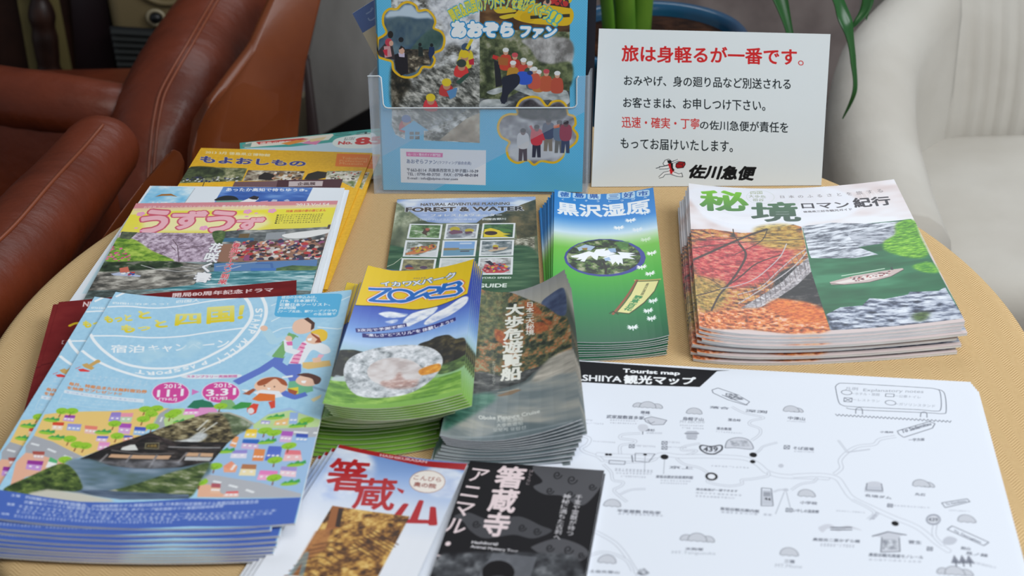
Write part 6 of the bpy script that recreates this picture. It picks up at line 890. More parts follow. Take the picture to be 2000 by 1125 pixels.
    c.P("137.8,168.4 146.8,167.4 152.3,172.8 150.5,179.2 139.7,179.2",(50,90,200),sm=1); c.P("152.9,168.3 152.8,168.9 152.5,169.5 152,170 151.3,170.3 150.5,170.5 149.7,170.5 148.9,170.3 148.2,170 147.6,169.5 147.3,169 147.2,168.3 147.3,167.7 147.6,167.2 148.2,166.7 148.8,166.4 149.6,166.2 150.4,166.2 151.2,166.4 151.9,166.7 152.5,167.2 152.8,167.7",(40,60,110)); c.P("113.5,150.6 119.8,152.3 117.1,155.9 112.6,154.1",(200,50,50)); c.P("118,152.3 128.7,154.1 127.9,161.2 118.9,160.4",(170,100,50)); c.P("122.5,173.9 136.9,169.3 139.7,178.3 128.9,190.2 125.3,199.3 120.7,195.7 123.4,184.7",(36,40,56),sm=1)
    # swimmers
    for s,h,j in (("87.1,143.9",(60,80,110),(220,200,50)),("85.3,150.6",(225,195,40),(220,200,60)),("82.3,159.6",(54,66,62),(215,60,60)),("67.2,178.6",(225,200,50),(190,60,60)),("51,193.9",(225,200,50),(215,60,70)),("25.7,215.7",(70,110,180),(200,60,70))):
        x,y=c.N(s)[0]; c.P([(x-5,y+2),(x+5,y+3),(x+6,y+13),(x-7,y+12)],j,sm=1); c.P(c.ell(x,y+3,3.8,4),(190,140,115)); c.P(c.ell(x,y-.5,4.8,4),h)
    c.P("76.3,177.7 85.4,170.4 90.9,167.7 89,172.2 79.9,180.4",(50,80,70)); c.P("67.1,186.8 78,183.1 76.1,192.3 70.6,195.1",(90,140,190)); c.L("87.5,145.3 92.9,135.5",3,(220,200,50)); c.P("89.2,156 94.6,154.2 94.6,160.5 90.1,160.5",(190,40,60))
    # cloud frames
    def cloud(s,fill,pal,w=2.3,col=(232,184,30)):
        P=c.smooth(c.N(s),1); c.X(P,pal,fill[:2],fill[2],3); c.L(np.r_[P,P[:1]],w,col)
    cloud("-0.2,137.5 1,134.8 5,132.7 8.8,128.6 5.8,120.7 6.7,111.9 12.2,106.7 19.4,106.7 24.9,101.8 31.2,100 38.2,103.2 40.7,108.4 48.8,107.5 54.9,112.7 57.1,118.9 55.5,125 62.6,128.5 65.7,135.6 63.2,145.3 54.1,149.8 55.8,156.1 52,162.9 43.9,163 39.2,169.7 30.9,173.3 21.8,172.1 14.7,166.1 13.2,158 6,155.4 -0.8,151.8",(16,12,221),[(0,(50,76,100)),(.5,(76,104,128)),(1,(104,128,140))])
    c.P("9.6,115.4 7.5,113.7 12.2,108.4 22,107.5 27.5,102.3 34.6,102.3 40.7,110.1 50.5,109.3 55.7,117.1 50.4,115.4 39.6,116.2 30.7,114.5 20,114 12.8,117.2",(196,214,230),.95,soft=2); c.X("8.3,117.2 20,114 30.7,114.5 39.6,116.2 54.8,117.1 52.8,125.9 42.8,131.2 30,141.9 13.9,136.6",[(0,(60,84,104)),(1,(96,116,120))],(8,14),222,3,a=.8,soft=2); c.X("31.6,147.2 42.8,133 53.7,125.9 64.3,132.9 60.5,143.6 53.3,148 38.8,149",[(0,(50,80,70)),(1,(84,110,100))],(8,10),223,3,a=.8,soft=1.5)
    c.X("15.1,156.2 24.4,145.4 49.7,145.4 53.2,148.9 52.1,160.6 42.1,161.5 36.5,167.9 27.3,170.6 16.6,165.2",[(0,(30,28,26)),(.6,(86,78,66)),(1,(180,170,150))],(6,4),224,3)
    c.P("-0,147.3 6.6,140.1 13.8,139.2 16.9,156.2 6.1,154.1 -0.2,150.9",(60,50,54)); c.P("5.6,142.8 11.9,141.9 13.4,152.6 6.1,154.1",(200,150,155)); c.P("4.5,146.4 9.1,145.5 8.8,152.7 6.2,150.9",(200,50,70)); c.P("15.3,131.2 15.2,132.2 14.8,133.2 14.3,133.9 13.7,134.5 12.9,134.8 12.1,134.8 11.4,134.5 10.8,133.9 10.3,133.2 10,132.3 9.9,131.3 10.1,130.3 10.4,129.3 11,128.6 11.6,128 12.4,127.8 13.1,127.8 13.9,128 14.5,128.6 15,129.3 15.3,130.3",(34,28,28)); c.P("14.2,138.7 14,139.8 13.5,140.8 12.8,141.7 12,142.3 11,142.6 9.9,142.6 9,142.3 8.1,141.7 7.5,140.8 7.1,139.8 7,138.7 7.2,137.6 7.6,136.6 8.3,135.8 9.2,135.2 10.2,134.8 11.2,134.8 12.2,135.2 13,135.7 13.7,136.6 14.1,137.6",(190,60,80)); c.P("15.2,139.8 15.1,140.5 14.8,141.2 14.4,141.8 13.9,142.2 13.3,142.4 12.7,142.4 12.1,142.2 11.6,141.8 11.2,141.2 11,140.5 10.9,139.8 11,139 11.3,138.3 11.7,137.8 12.3,137.3 12.9,137.1 13.5,137.1 14.1,137.3 14.6,137.8 14.9,138.3 15.2,139",(210,165,145)); c.P("16.1,150.8 22.5,148.7 28.8,150.8 29.2,168.8 21.8,171.6 16.6,165.2",(30,26,34)); c.P("19.8,149 26.1,149 26,153.5 20.6,153",(200,190,215)); c.P("26.2,146.9 26.1,147.8 25.7,148.6 25.1,149.3 24.4,149.8 23.6,150.1 22.8,150.1 22,149.8 21.3,149.3 20.8,148.6 20.5,147.8 20.4,146.9 20.6,146 20.9,145.1 21.5,144.5 22.2,144 23,143.7 23.8,143.7 24.6,144 25.3,144.4 25.8,145.1 26.1,146",(212,168,148)); c.P("20.5,145.5 22.7,141.9 25.9,144 26.6,147.2 24.5,144 21.2,145.8",(40,28,28)); c.P("25.4,136.2 25.3,136.9 25,137.5 24.5,138.1 23.9,138.5 23.2,138.7 22.5,138.7 21.8,138.5 21.2,138.1 20.8,137.5 20.5,136.9 20.4,136.2 20.5,135.5 20.8,134.9 21.3,134.3 21.9,133.9 22.6,133.7 23.4,133.7 24,133.9 24.6,134.3 25.1,134.8 25.4,135.5",(30,30,36)); c.P("43.1,140.9 43.1,141.4 42.9,141.9 42.6,142.3 42.2,142.6 41.7,142.7 41.3,142.7 40.8,142.6 40.4,142.3 40.1,141.9 40,141.5 39.9,141 40,140.5 40.2,140 40.5,139.6 40.9,139.3 41.3,139.2 41.8,139.2 42.2,139.3 42.6,139.6 42.9,140 43.1,140.4",(24,28,30)); c.P("39.9,142.7 44,143.6 44.5,152.5 39.6,152.6",(30,40,40)); c.P("54.7,141.5 54.6,142 54.4,142.4 54.1,142.8 53.7,143.1 53.2,143.2 52.8,143.2 52.3,143.1 51.9,142.8 51.7,142.4 51.5,142 51.4,141.5 51.5,141 51.7,140.5 52,140.1 52.4,139.8 52.8,139.7 53.3,139.7 53.7,139.8 54.1,140.1 54.4,140.5 54.6,141",(24,28,30)); c.P("50.7,143.2 55.5,143.2 55.9,148.9 51.3,156.1 49.6,150.7",(30,50,90))
    cloud("138.1,209.4 137.2,203 141.6,195.6 150.7,192.3 159.8,193.7 167.5,201.9 172.5,197.3 180.6,196.3 186.2,200.8 188.2,209.1 194.6,211.8 196.3,219.2 194,223.9 198.4,230.3 197.1,237.8 190.8,243.5 186.3,245.4 183.7,253.9 175.5,259.3 162.5,257.9 155.2,261.8 148.6,257.1 138.5,260 130.1,255.4 127.3,245.9 130,238.3 121.7,232.8 118.4,223.4 121.7,214.1 129,210",(14,12,231),[(0,(110,106,118)),(.5,(150,150,158)),(1,(205,206,212))])
    c.P("130,240.2 193.4,236 184.6,253 162.5,257 136.6,258.2 129.1,247.8",(200,204,212),.9,soft=3); c.X("139,204.8 150.7,194.6 165.3,202.8 179.8,197.2 187.3,209.1 176.5,215.6 143.6,214",[(0,(30,26,30)),(1,(80,74,80))],(6,6),232,3,a=.9,soft=2)
    for s,j,b in (("157.5,224.1",(205,60,75),(50,50,70)),("169.2,217.5",(70,80,110),(130,120,110)),("180.2,219.3",(100,116,140),(110,110,110)),("186.6,219.3",(150,70,90),(60,70,100)),("143.8,227.9",(205,205,210),(90,80,90))):
        x,y=c.N(s)[0]; c.P([(x-4,y+14),(x+4,y+14),(x+4.4,y+30),(x+1,y+30),(x,y+20),(x-1,y+30),(x-4.4,y+30)],b); c.P([(x-5,y+2),(x+5,y+2),(x+5,y+16),(x-5,y+16)],j,sm=1); c.P(c.ell(x,y,2.6,3.2),(110,84,90)); c.P(c.ell(x,y-1.6,2.8,2.2),(60,50,60)); 
    c.P("173.9,221.2 180.2,219.3 180.3,223 174.8,224",(215,120,90)); c.L("153.3,226 151,221.4",2.4,(205,60,75)); c.L("162.5,228.7 165,236.2",2.4,(205,60,75))
    # house mark, address card
    c.P("19.2,226.4 33.7,216.9 48.3,227.3 43.3,227.3 43.1,237.5 23.9,236.9 24.2,227.5",(92,184,226)); 
    for q in ("28.8,228.6 33.1,228.5 33,231.6 28.7,231.6","34.4,228.5 39,228.5 38.9,231.5 34.3,231.5","28.7,232.9 33,232.9 32.9,236.1 28.6,236.1","34.3,232.9 38.9,232.8 38.8,236.2 34.2,236.3"): c.P(q,(90,96,100))
    c.P("18.6,245.9 106.4,247 105.9,283.8 18.4,281.8",(232,234,240)); c.P("24.7,249.4 62.3,250.4 61.9,254.8 24.9,254",(222,90,165)); c.T('山・川・雪のガイド専門店',"26.5,250.4 60.1,251.2 59.8,254.1 26.8,253.2",(245,235,242),.03)
    K=(70,72,90); c.T('あおぞらファン',"24.8,257 56.2,257.5 55.8,262.1 25.1,261.6",(60,80,130),.02); c.T('(ラフティング協会会員)',"57,258.5 91.3,259.1 90.9,263 56.7,262.3",(90,100,140),.01)
    c.T('〒663-8114',"24.9,266.6 45.2,267 44.9,270.5 25.2,270.1",K,.03); c.T('兵庫県西宮市上甲子園1-10-29',"47.1,266.4 98.5,267.1 98.1,270.9 47.2,270.3",K,.03); c.T('TEL : 0798-48-3750',"25.2,271.1 59.1,271.5 58.7,274.6 25.3,274.2",K,.03); c.T('FAX : 0798-48-0184',"63.3,271.5 98.3,271.9 97.9,275 63,274.6",K,.03); c.T('E-mail : info@alpine-river.com',"25.4,275.7 77.5,276.3 77,279.6 25.5,279",K,.03)
    # titles
    c.T('あおぞら',"72.1,117.4 134.3,118.8 133.6,133.7 72.5,134.7",(238,242,246),.15,outl=((30,140,205),.09)); c.T('ファン',"140.1,122.3 176.8,123.1 174,134.8 139.4,134.5",(238,242,246),.13,outl=((30,140,205),.10))
    txt='関西&四国のアウトドアを遊びつくそう!!'
    A=c.smooth(c.N("71.8,113.9 86.1,106.6 102,101.8 119.7,99.3 135.6,100 149.7,103.5 163.9,109.7 178.1,118.4"),0); d=np.r_[0,np.cumsum(np.linalg.norm(np.diff(A,axis=0),axis=1))]; n=len(txt)
    for i,ch in enumerate(txt):
        t=(i+.5)/n*d[-1]; p=np.array([np.interp(t,d,A[:,0]),np.interp(t,d,A[:,1])]); p2=np.array([np.interp(t+1,d,A[:,0]),np.interp(t+1,d,A[:,1])]); e=p2-p; e/=max(1e-6,np.hypot(*e)); m=np.array([-e[1],e[0]]); w=d[-1]/n*.44; h=6.3
        c.T(ch,[p-e*w-m*h,p+e*w-m*h,p+e*w+m*h,p-e*w+m*h],(225,215,70),.06,outl=((60,170,200),.07))
    return c

PR={}
for nm in SURF:
    if 'print_'+nm in globals(): PR[nm]=printed('cover_'+nm,globals()['print_'+nm]().image(),*((.7,.0) if nm in ('map','sign','black','maroon') else (.42,.1)))
def lag(t): return np.array([2*(t-.5)*(t-1),-4*t*(t-1),2*t*(t-.5)])
def surf(key,u,v):
    g=np.array(SURF[key][1]).reshape(3,3,3); return np.einsum('j,i,jik->k',lag(v),lag(u),g)
def grid_slab(name,fn,t0,t1,mats,parent,nu,nv,ins=(0,0,0,0),spine=False,nrm=(0,0,1)):
    """thin block under the surface fn between depths t0 and t1; upper face carries the print"""
    V=[];U=[];F=[];MI=[]; nr=np.array(nrm)
    us=np.linspace(ins[0],1-ins[1],nu+1); vs=np.linspace(ins[2],1-ins[3],nv+1)
    for t in (t0,t1):
        for v in vs:
            for u in us: V.append(fn(u,v)-nr*t); U.append((u,1-v))
    I=lambda l,j,i:l*(nu+1)*(nv+1)+j*(nu+1)+i
    for j in range(nv):
        for i in range(nu):
            F.append((I(0,j+1,i),I(0,j+1,i+1),I(0,j,i+1),I(0,j,i))); MI.append(0)
            F.append((I(1,j,i),I(1,j,i+1),I(1,j+1,i+1),I(1,j+1,i))); MI.append(1)
    for i in range(nu):
        F.append((I(0,0,i),I(0,0,i+1),I(1,0,i+1),I(1,0,i))); F.append((I(0,nv,i+1),I(0,nv,i),I(1,nv,i),I(1,nv,i+1))); MI+=[1,1]
    for j in range(nv):
        F.append((I(0,j+1,0),I(0,j,0),I(1,j,0),I(1,j+1,0))); F.append((I(0,j,nu),I(0,j+1,nu),I(1,j+1,nu),I(1,j,nu))); MI+=[0 if spine else 1,1]
    me=mesh(name,V,F,uv=U,mi=MI); 
    for m in mats: me.materials.append(m)
    return me
def piece(name,key,mats,t,lab=None,cat_=None,group=None,f=1.,zb=None,off=(0,0,0),nu=12,nv=14,booklet=False,spine=True):
    c=surf(key,.5,.5); zb4=np.array(zb if zb is not None else (0,0,0,0),float)+TZ
    ca,sa=math.cos(off[2]),math.sin(off[2])
    def z_(u,v,p): 
        b=(zb4[0]*(1-u)+zb4[1]*u)*(1-v)+(zb4[3]*(1-u)+zb4[2]*u)*v
        return b+(p[2]-b)*f
    oz=z_(.5,.5,c); org=np.array([c[0]+off[0],c[1]+off[1],oz])
    def fn(u,v):
        p=surf(key,u,v); x,y=p[0]-c[0],p[1]-c[1]
        return np.array([x*ca-y*sa,x*sa+y*ca,z_(u,v,p)-oz])
    if booklet:
        me=grid_slab(name,fn,0,.0004,mats,None,nu,nv); o=obj(name,me,loc=org)
        pg=grid_slab('pages',fn,.0005,t-.0004,[M_PAGES,M_PAGES],None,nu,nv,ins=(.003,.0012,.0012,.0004)); obj('pages',pg,parent=o)
        bk=grid_slab('back_cover',fn,t-.0004,t,[mats[1],mats[1]],None,nu,nv); obj('back_cover',bk,parent=o)
        sp=grid_slab('spine',lambda u,v:fn(u*.0035,v),.0004,t-.0004,[mats[0],mats[0]],None,1,nv); obj('spine',sp,parent=o)
    else: o=obj(name,grid_slab(name,fn,0,t,mats,None,nu,nv,spine=False),loc=org)
    return tag(o,lab,cat_,group)
ORD='first second third fourth fifth sixth seventh eighth ninth tenth eleventh twelfth thirteenth fourteenth fifteenth sixteenth seventeenth eighteenth nineteenth twentieth twenty-first twenty-second twenty-third'.split()
def stack(name,key,n,t,top,rest,cat_,group,offs,zb=None,booklet=False,edge=None,special=None):
    for i in range(n):
        f=(n-i)/n; lab=top if i==0 else (rest if n==2 or rest is None else (('lowest ' if i==n-1 else ORD[i]+' ')+rest))
        if special and i in special: lab=special[i]
        piece(name,key,[PR[key],edge or M_EDGE],t,lab,cat_,group,f,zb,offs(i),booklet=booklet)
J=np.random.RandomState(9); jit=lambda s:J.uniform(-s,s)
stack('magazine','teal',1,.0035,'teal magazine with a red No. 85, behind the yellow pile',None,'magazine',None,lambda i:(0,0,0),booklet=True)
stack('brochure','yellow',6,.0013,'yellow museum brochure with blue title, top of its pile at the back left','yellow museum brochure from the top of the back left pile','brochure','yellow museum brochures in a pile',lambda i:(.0026*((i*7)%4)-(.003 if i>2 else 0) if i else 0,jit(.001)-.0004*i,jit(.006) if i else 0),edge=M_EDGE_YELLOW)
stack('brochure','kochi',2,.0012,'white brochure with a small blue advert peeping out above the cherry blossom magazine','white paper sheet directly under the white brochure with the blue advert','brochure',None,lambda i:(.004*i,-.001*i,-.006*i),zb=(.0132,.0132,.0085,.009))
stack('magazine','uzu',1,.0025,'spring magazine with pink lettering on yellow and a cherry tree, at the left',None,'magazine',None,lambda i:(0,0,0),booklet=True)
stack('flyer','maroon',2,.0005,'dark maroon flyer with white lettering under the light blue booklets','dark maroon flyer under the top maroon flyer, its edge showing at the left','flyer',None,lambda i:(-.003*i,-.002*i,.008*i),zb=(.018,.0195,.002,.002),edge=PR['maroon'])
stack('booklet','blue',9,.0018,'light blue stamp rally booklet with running family, top of the front left stack','light blue booklet from the top of the front left stack','booklet','light blue stamp rally booklets in the front left stack',
  lambda i:[(0,0,0),(-.0165,-.0035,.004),(-.010,-.0065,0),(-.012,-.0095,.004),(-.012,-.0115,.002),(-.014,-.0125,.004),(-.014,-.0130,0),(-.015,-.0136,.003),(-.015,-.0140,.002)][i],zb=(.0195,.021,.003,.003),booklet=True,special={1:'light blue booklet second from the top, shifted left so its own left margin shows'})
stack('leaflet','zorb',24,.0009,'yellow and blue leaflet with a clear ball on grass, topmost of the tall stack','green edged leaflet from the top of the tall yellow and blue stack','leaflet','yellow and blue leaflets in the tall stack',
  lambda i:((.0013*i,-.0004*i,0) if i<6 else ((.006-.0022*(i-5)+jit(.001),.0010*(i-5)+jit(.001),jit(.01)) if i<15 else (-.021+jit(.0015),.016+jit(.0015),jit(.012)) if i<17 else (-.019+jit(.0015),.016-.0030*(i-16)+jit(.0006),jit(.010)))),zb=(.0045,.0045,.0002,.0002),edge=M_EDGE_GREEN)
stack('leaflet','oboke',12,.0009,'river boat leaflet with autumn hillside and white brush lettering, right of the tall stack','grey edged river boat leaflet from the top of its curled stack','leaflet','river boat leaflets in a curled stack',
  lambda i:((.0012*i,-.0003*i,-.002*i) if i<5 else (.004-.0018*(i-4)+jit(.001),-.0015*(i-4)+jit(.001),jit(.008))),zb=(.0002,.0002,.0002,.0002))
stack('leaflet','forest',1,.0008,'green outdoor leaflet with nine small framed photos in front of the plastic holder',None,'leaflet',None,lambda i:(0,0,0),booklet=False)
stack('leaflet','green',9,.0008,'blue to green leaflet with white egret flowers, topmost of the stack before the sign','blue and green flower leaflet from the top of its fanned stack','leaflet','blue and green flower leaflets in a fanned stack',
  lambda i:(-.0012*i+jit(.0008)*(i>0),-.0013*i+jit(.0006)*(i>0),.0068*i),zb=(.0002,)*4)
HK=[(0,0,0),(-.001,-.002,.004),(-.003,-.003,.003),(.001,-.006,.006),(-.003,-.003,.012),(-.006,-.005,.004),(-.007,-.002,.010),(-.003,-.008,.010),(-.008,-.004,.014),(-.006,-.010,.008)]
stack('guidebook','hikyo',10,.0023,'travel guide with vine bridge and green river photos, topmost of the right stack','travel guide from the top of the stack at the right','guidebook','travel guides stacked at the right',lambda i:HK[i],zb=(.0002,)*4,booklet=True)
stack('map_sheet','map',5,.0002,'large white tourist map sheet with grey roads, top of the pile at the front right','white map sheet from the top of the pile at the front right','map','white tourist map sheets in a pile',lambda i:(.0008*i,-.0022*i,-.0007*i),zb=(.0001,)*4)
stack('leaflet','hashi',4,.0008,'white leaflet with red brush title and gold wood carving at the front centre','white and red leaflet from the top of the fanned front pile','leaflet','white and red leaflets fanned at the front',lambda i:(-.0045*i,-.0006*i,.006*i),zb=(.0002,)*4)
stack('leaflet','black',2,.0009,'black leaflet with white vertical title and grey cloud swirls at the front','black leaflet directly under the top black leaflet','leaflet',None,lambda i:(.0006*i,-.0005*i,-.003*i),zb=(.0032,.0032,.002,.002))
# ---------------------------------------------------------------- sign board on its prop
g=np.array(SURF['sign'][1]).reshape(3,3,3); e=g[2,2]-g[2,0]; up=g[0,0]-g[2,0]; nrm=np.cross(e,up); nrm/=np.linalg.norm(nrm); org=g[2,1].copy()
if nrm[1]>0: nrm=-nrm
sg=obj('sign_board',grid_slab('sign_board',lambda u,v:surf('sign',u,v)-org+np.array([0,0,.0006]),0,.0035,[PR['sign'],M_ACRYL],None,2,2,nrm=nrm),loc=org)
tag(sg,'white sign board with red heading and black Japanese text beside the leaflet holder','sign')
mid=(g[0,1]*.75+g[2,1]*.25)-org-nrm*.0035; back=-nrm*np.array([1,1,0]); back/=np.linalg.norm(back)
foot_=np.array([mid[0],mid[1],0])+back*.035; ex=e/np.linalg.norm(e)*.022
slab('prop_leg',[mid-ex,mid+ex,foot_+ex*1.3,foot_-ex*1.3],back*.002,M_ACRYL,sg)
# ---------------------------------------------------------------- leaflet holder of frosted plastic
g=np.array(SURF['holder'][1]).reshape(3,3,3); O=g[2,1].copy(); ew=(g[2,2]-g[2,0]); W_=np.linalg.norm(ew); ew/=W_
hv=(g[0,1]-g[2,1]); Hh=np.linalg.norm(hv); hv/=Hh
dep=np.array((-0.131,1.187,0.820))-g[0,0]; dep=dep/np.linalg.norm(dep)*.034
ho=empty('leaflet_holder',O,'frosted plastic leaflet holder holding the light blue outdoor brochures','holder')
def hp(x,y): return g[2,0]-O+ew*(x/1000)+hv*((123-y)/1000)
OUT=[(-0.0,-0.0),(10.9,-0.1),(12.9,1.4),(13.8,28.1),(15.2,31.3),(18.3,32.3),(201.4,32.0),(204.5,30.9),(205.5,28.2),(205.2,2.8),(206.7,0.6),(218.0,0.0),(218.0,123.0),(-0.0,123.0)]
slab('front_panel',[hp(*q) for q in OUT],dep*.06,M_FROST,ho)
T3=(0,0,.0005)
Lb=[hp(0,0),hp(0,123),hp(0,123)+dep,hp(0,0)+dep]; slab('side_panel',Lb,ew*.002,M_FROST,ho)
Rb=[hp(218,0),hp(218,123),hp(218,123)+dep,hp(218,0)+dep]; slab('side_panel',Rb,-ew*.002,M_FROST,ho)
bk=hv*.235
slab('back_panel',[hp(0,123)+dep,hp(218,123)+dep,hp(218,123)+dep+bk,hp(0,123)+dep+bk],dep*.05,M_FROST,ho)
slab('base_panel',[hp(2,122),hp(216,122),hp(216,122)+dep,hp(2,122)+dep],np.array([0,0,.0016]),M_FROST,ho)
# front rim, a thin rounded bead along the cut-out
tube('rim',[hp(*q) for q in OUT[:11]],.0008,mat('rim_plastic',(206,214,220),.3),ho,n=8,sub=1)
# brochures standing in it
g2=np.array(SURF['aozora'][1]).reshape(3,3,3); n2=np.cross(g2[2,2]-g2[2,0],g2[0,0]-g2[2,0]); n2/=np.linalg.norm(n2)
if n2[1]>0: n2=-n2
sh=dep*.10
for i in range(5):
    of=dep*(.10*i)+sh+np.array([-.0013*i,0,0])
    o=obj('brochure',grid_slab('brochure',lambda u,v:surf('aozora',u,v)-g2[2,1],0,.0011,[PR['aozora'],mat('cyan_edge',(60,150,190),.6) if i==0 else bpy.data.materials['cyan_edge']],None,4,6,nrm=n2),loc=g2[2,1]+of-sh)
    tag(o,'light blue outdoor brochure with rafting photos standing foremost in the plastic holder' if i==0 else ORD[i]+' light blue brochure from the front in the plastic holder','brochure','light blue brochures in the holder')
ed=mat('dark_cover',(30,28,36),.4)
o=obj('brochure',grid_slab('brochure',lambda u,v:surf('aozora',.15+u*.87,.03+v*.97)-g2[2,1],0,.0018,[ed,M_WHITE],None,1,1,nrm=n2),loc=g2[2,1]+dep*.62+np.array([.002,0,0])); tag(o,'dark covered brochure behind the light blue ones, its right edge showing','brochure')
def flyer_back():
    c=Cv('backflyer',120,200,3); c.F((205,190,160)); c.X(None,[(0,(200,180,150)),(1,(214,202,176))],(30,30),300,2); c.P("0,0 120,0 120,26 0,26",(92,118,178)); c.T('ご自由に',"14,6 70,6 70,20 14,20",(150,170,210),.02); c.T('高知',"28,34 56,34 56,52 28,52",(190,80,50),.04); return c
tl,tr=np.array((-0.153,1.200,0.871)),np.array((-0.088,1.196,0.911)); dn=np.array((-0.115,1.200,0.781))-tl; dn/=np.linalg.norm(dn); ax=(tr-tl)/np.linalg.norm(tr-tl)
nn=np.cross(ax,-dn); nn/=np.linalg.norm(nn)
if nn[1]>0: nn=-nn
o=obj('flyer',grid_slab('flyer',lambda u,v:ax*.10*u+dn*.17*v,0,.0006,[printed('cover_backflyer',flyer_back().image()),M_WHITE],None,2,2,nrm=nn),loc=tl); tag(o,'tilted beige flyer with blue band sticking out behind the brochures in the holder','flyer')
# ---------------------------------------------------------------- white armchair at the right
ac=empty('armchair',(.82,1.65,0),'cream upholstered armchair with a curved back behind the table at the right','armchair')
A0=(.82,1.65,0)
def wing(name,path,ra,rb,**k): return tube(name,path,np.array(ra),M_CREAM,ac,rb=np.array(rb),n=28,sub=8,org=A0,**k)
ARM=[(0.467,1.260,0.502),(0.475,1.360,0.530),(0.488,1.500,0.562),(0.518,1.660,0.583),(0.572,1.800,0.595),(0.658,1.900,0.602)]
arm=np.array(ARM)
def lofted(name,top,hw,bottom,mat_,parent,org,n=10,rnd=.06,seg=8,lean=0):
    """upholstered wall following the plan of 'top' with a rounded crest and both faces down to 'bottom'"""
    P=cat(np.c_[np.array(top),np.array(hw)],8); T=np.gradient(P[:,:3],axis=0); T[:,2]=0; T/=np.linalg.norm(T,axis=1)[:,None]; N=np.c_[-T[:,1],T[:,0],np.zeros(len(T))]
    V=[];F=[];R=[]
    for p,nn_,q in zip(P[:,:3],N,P[:,3]):
        row=[]
        for k in range(seg+1):
            a=PI*k/seg; pt=p+nn_*q*math.cos(a)+np.array([0,0,1])*(rnd*math.sin(a)-rnd); row.append(pt)
        zb=bottom
        L=[np.array([row[0][0]+nn_[0]*.012*math.sin(PI*s),row[0][1]+nn_[1]*.012*math.sin(PI*s),row[0][2]*(1-s)+zb*s]) for s in (1,.75,.5,.25)]
        Rr=[np.array([row[-1][0]-nn_[0]*.012*math.sin(PI*s),row[-1][1]-nn_[1]*.012*math.sin(PI*s),row[-1][2]*(1-s)+zb*s]) for s in (.25,.5,.75,1)]
        R.append(L+row+Rr)
    m=len(R[0])
    V=[v-np.array(org) for r_ in R for v in r_]
    for i in range(len(R)-1):
        for k in range(m-1): F.append((i*m+k,i*m+k+1,(i+1)*m+k+1,(i+1)*m+k))
        F.append((i*m+m-1,i*m,(i+1)*m,(i+1)*m+m-1))
    F.append(tuple(range(m))); F.append(tuple((len(R)-1)*m+k for k in range(m-1,-1,-1)))
    o=obj(name,mesh(name,V,F,True),mat_,parent)
    bm=bmesh.new(); bm.from_mesh(o.data); bmesh.ops.recalc_face_normals(bm,faces=bm.faces); bm.to_mesh(o.data); bm.free(); return o
lofted('armrest',[(.49,1.34,.555),(.495,1.46,.57),(.515,1.62,.60),(.565,1.78,.64),(.66,1.88,.69)],[.058,.062,.062,.06,.055],.12,M_CREAM,ac,A0)
lofted('armrest',[(1.18,1.40,.555),(1.17,1.52,.57),(1.15,1.66,.60),(1.10,1.80,.64),(1.02,1.88,.69)],[.058,.062,.062,.06,.055],.12,M_CREAM,ac,A0)
def chair_back():
    V=[];F=[];n,m=70,16; x0,x1=.60,1.08
    for i in range(n+1):
        u=i/n; x=x0+(x1-x0)*u; yb=1.84+.06*math.sin(PI*u)
        for k in range(m+1):
            v=k/m; z=.34+v*.40; pl=.0035*math.sin(u*95+2*math.sin(u*17))*math.sin(PI*min(1,v*1.1))+.002*math.sin(u*211)
            y=yb-.09*math.sin(PI*min(1,v*.95+.05))**.6+.12*v-pl+(.05*(v-.82)*5 if v>.82 else 0)
            V.append((x-A0[0],y-A0[1],z))
    for i in range(n):
        for k in range(m): a=i*(m+1)+k; F.append((a,a+m+1,a+m+2,a+1))
    b=len(V); V+=[(x0-A0[0],2.04-A0[1],.34),(x0-A0[0],2.06-A0[1],.76),(x1-A0[0],2.06-A0[1],.76),(x1-A0[0],2.04-A0[1],.34)]; F.append((b,b+1,b+2,b+3))
    top=[i*(m+1)+m for i in range(n+1)]; F.append(tuple(top[::-1])+(b+1,b+2)); F.append(tuple(i*(m+1) for i in range(n+1))+(b+3,b)); F.append(tuple(range(m,-1,-1))+(b,b+1)); F.append(tuple(n*(m+1)+k for k in range(m+1))+(b+2,b+3))
    me=mesh('backrest',V,F); me.polygons.foreach_set('use_smooth',np.array([len(p.vertices)==4 and max(p.vertices)<b for p in me.polygons]))
    obj('backrest',me,M_CREAM,ac)
chair_back()
box('seat_cushion',.56,1.11,1.36,1.87,.30,.43,M_CREAM,ac,.045,5,org=A0)
box('seat_base',.57,1.10,1.42,1.90,.12,.30,M_CREAM,ac,.02,3,org=A0)
for x in (.60,1.07):
    for y in (1.46,1.84): tube('leg',[(x,y,0.0),(x,y,.13)],.018,M_WOOD,ac,caps=False,org=A0)
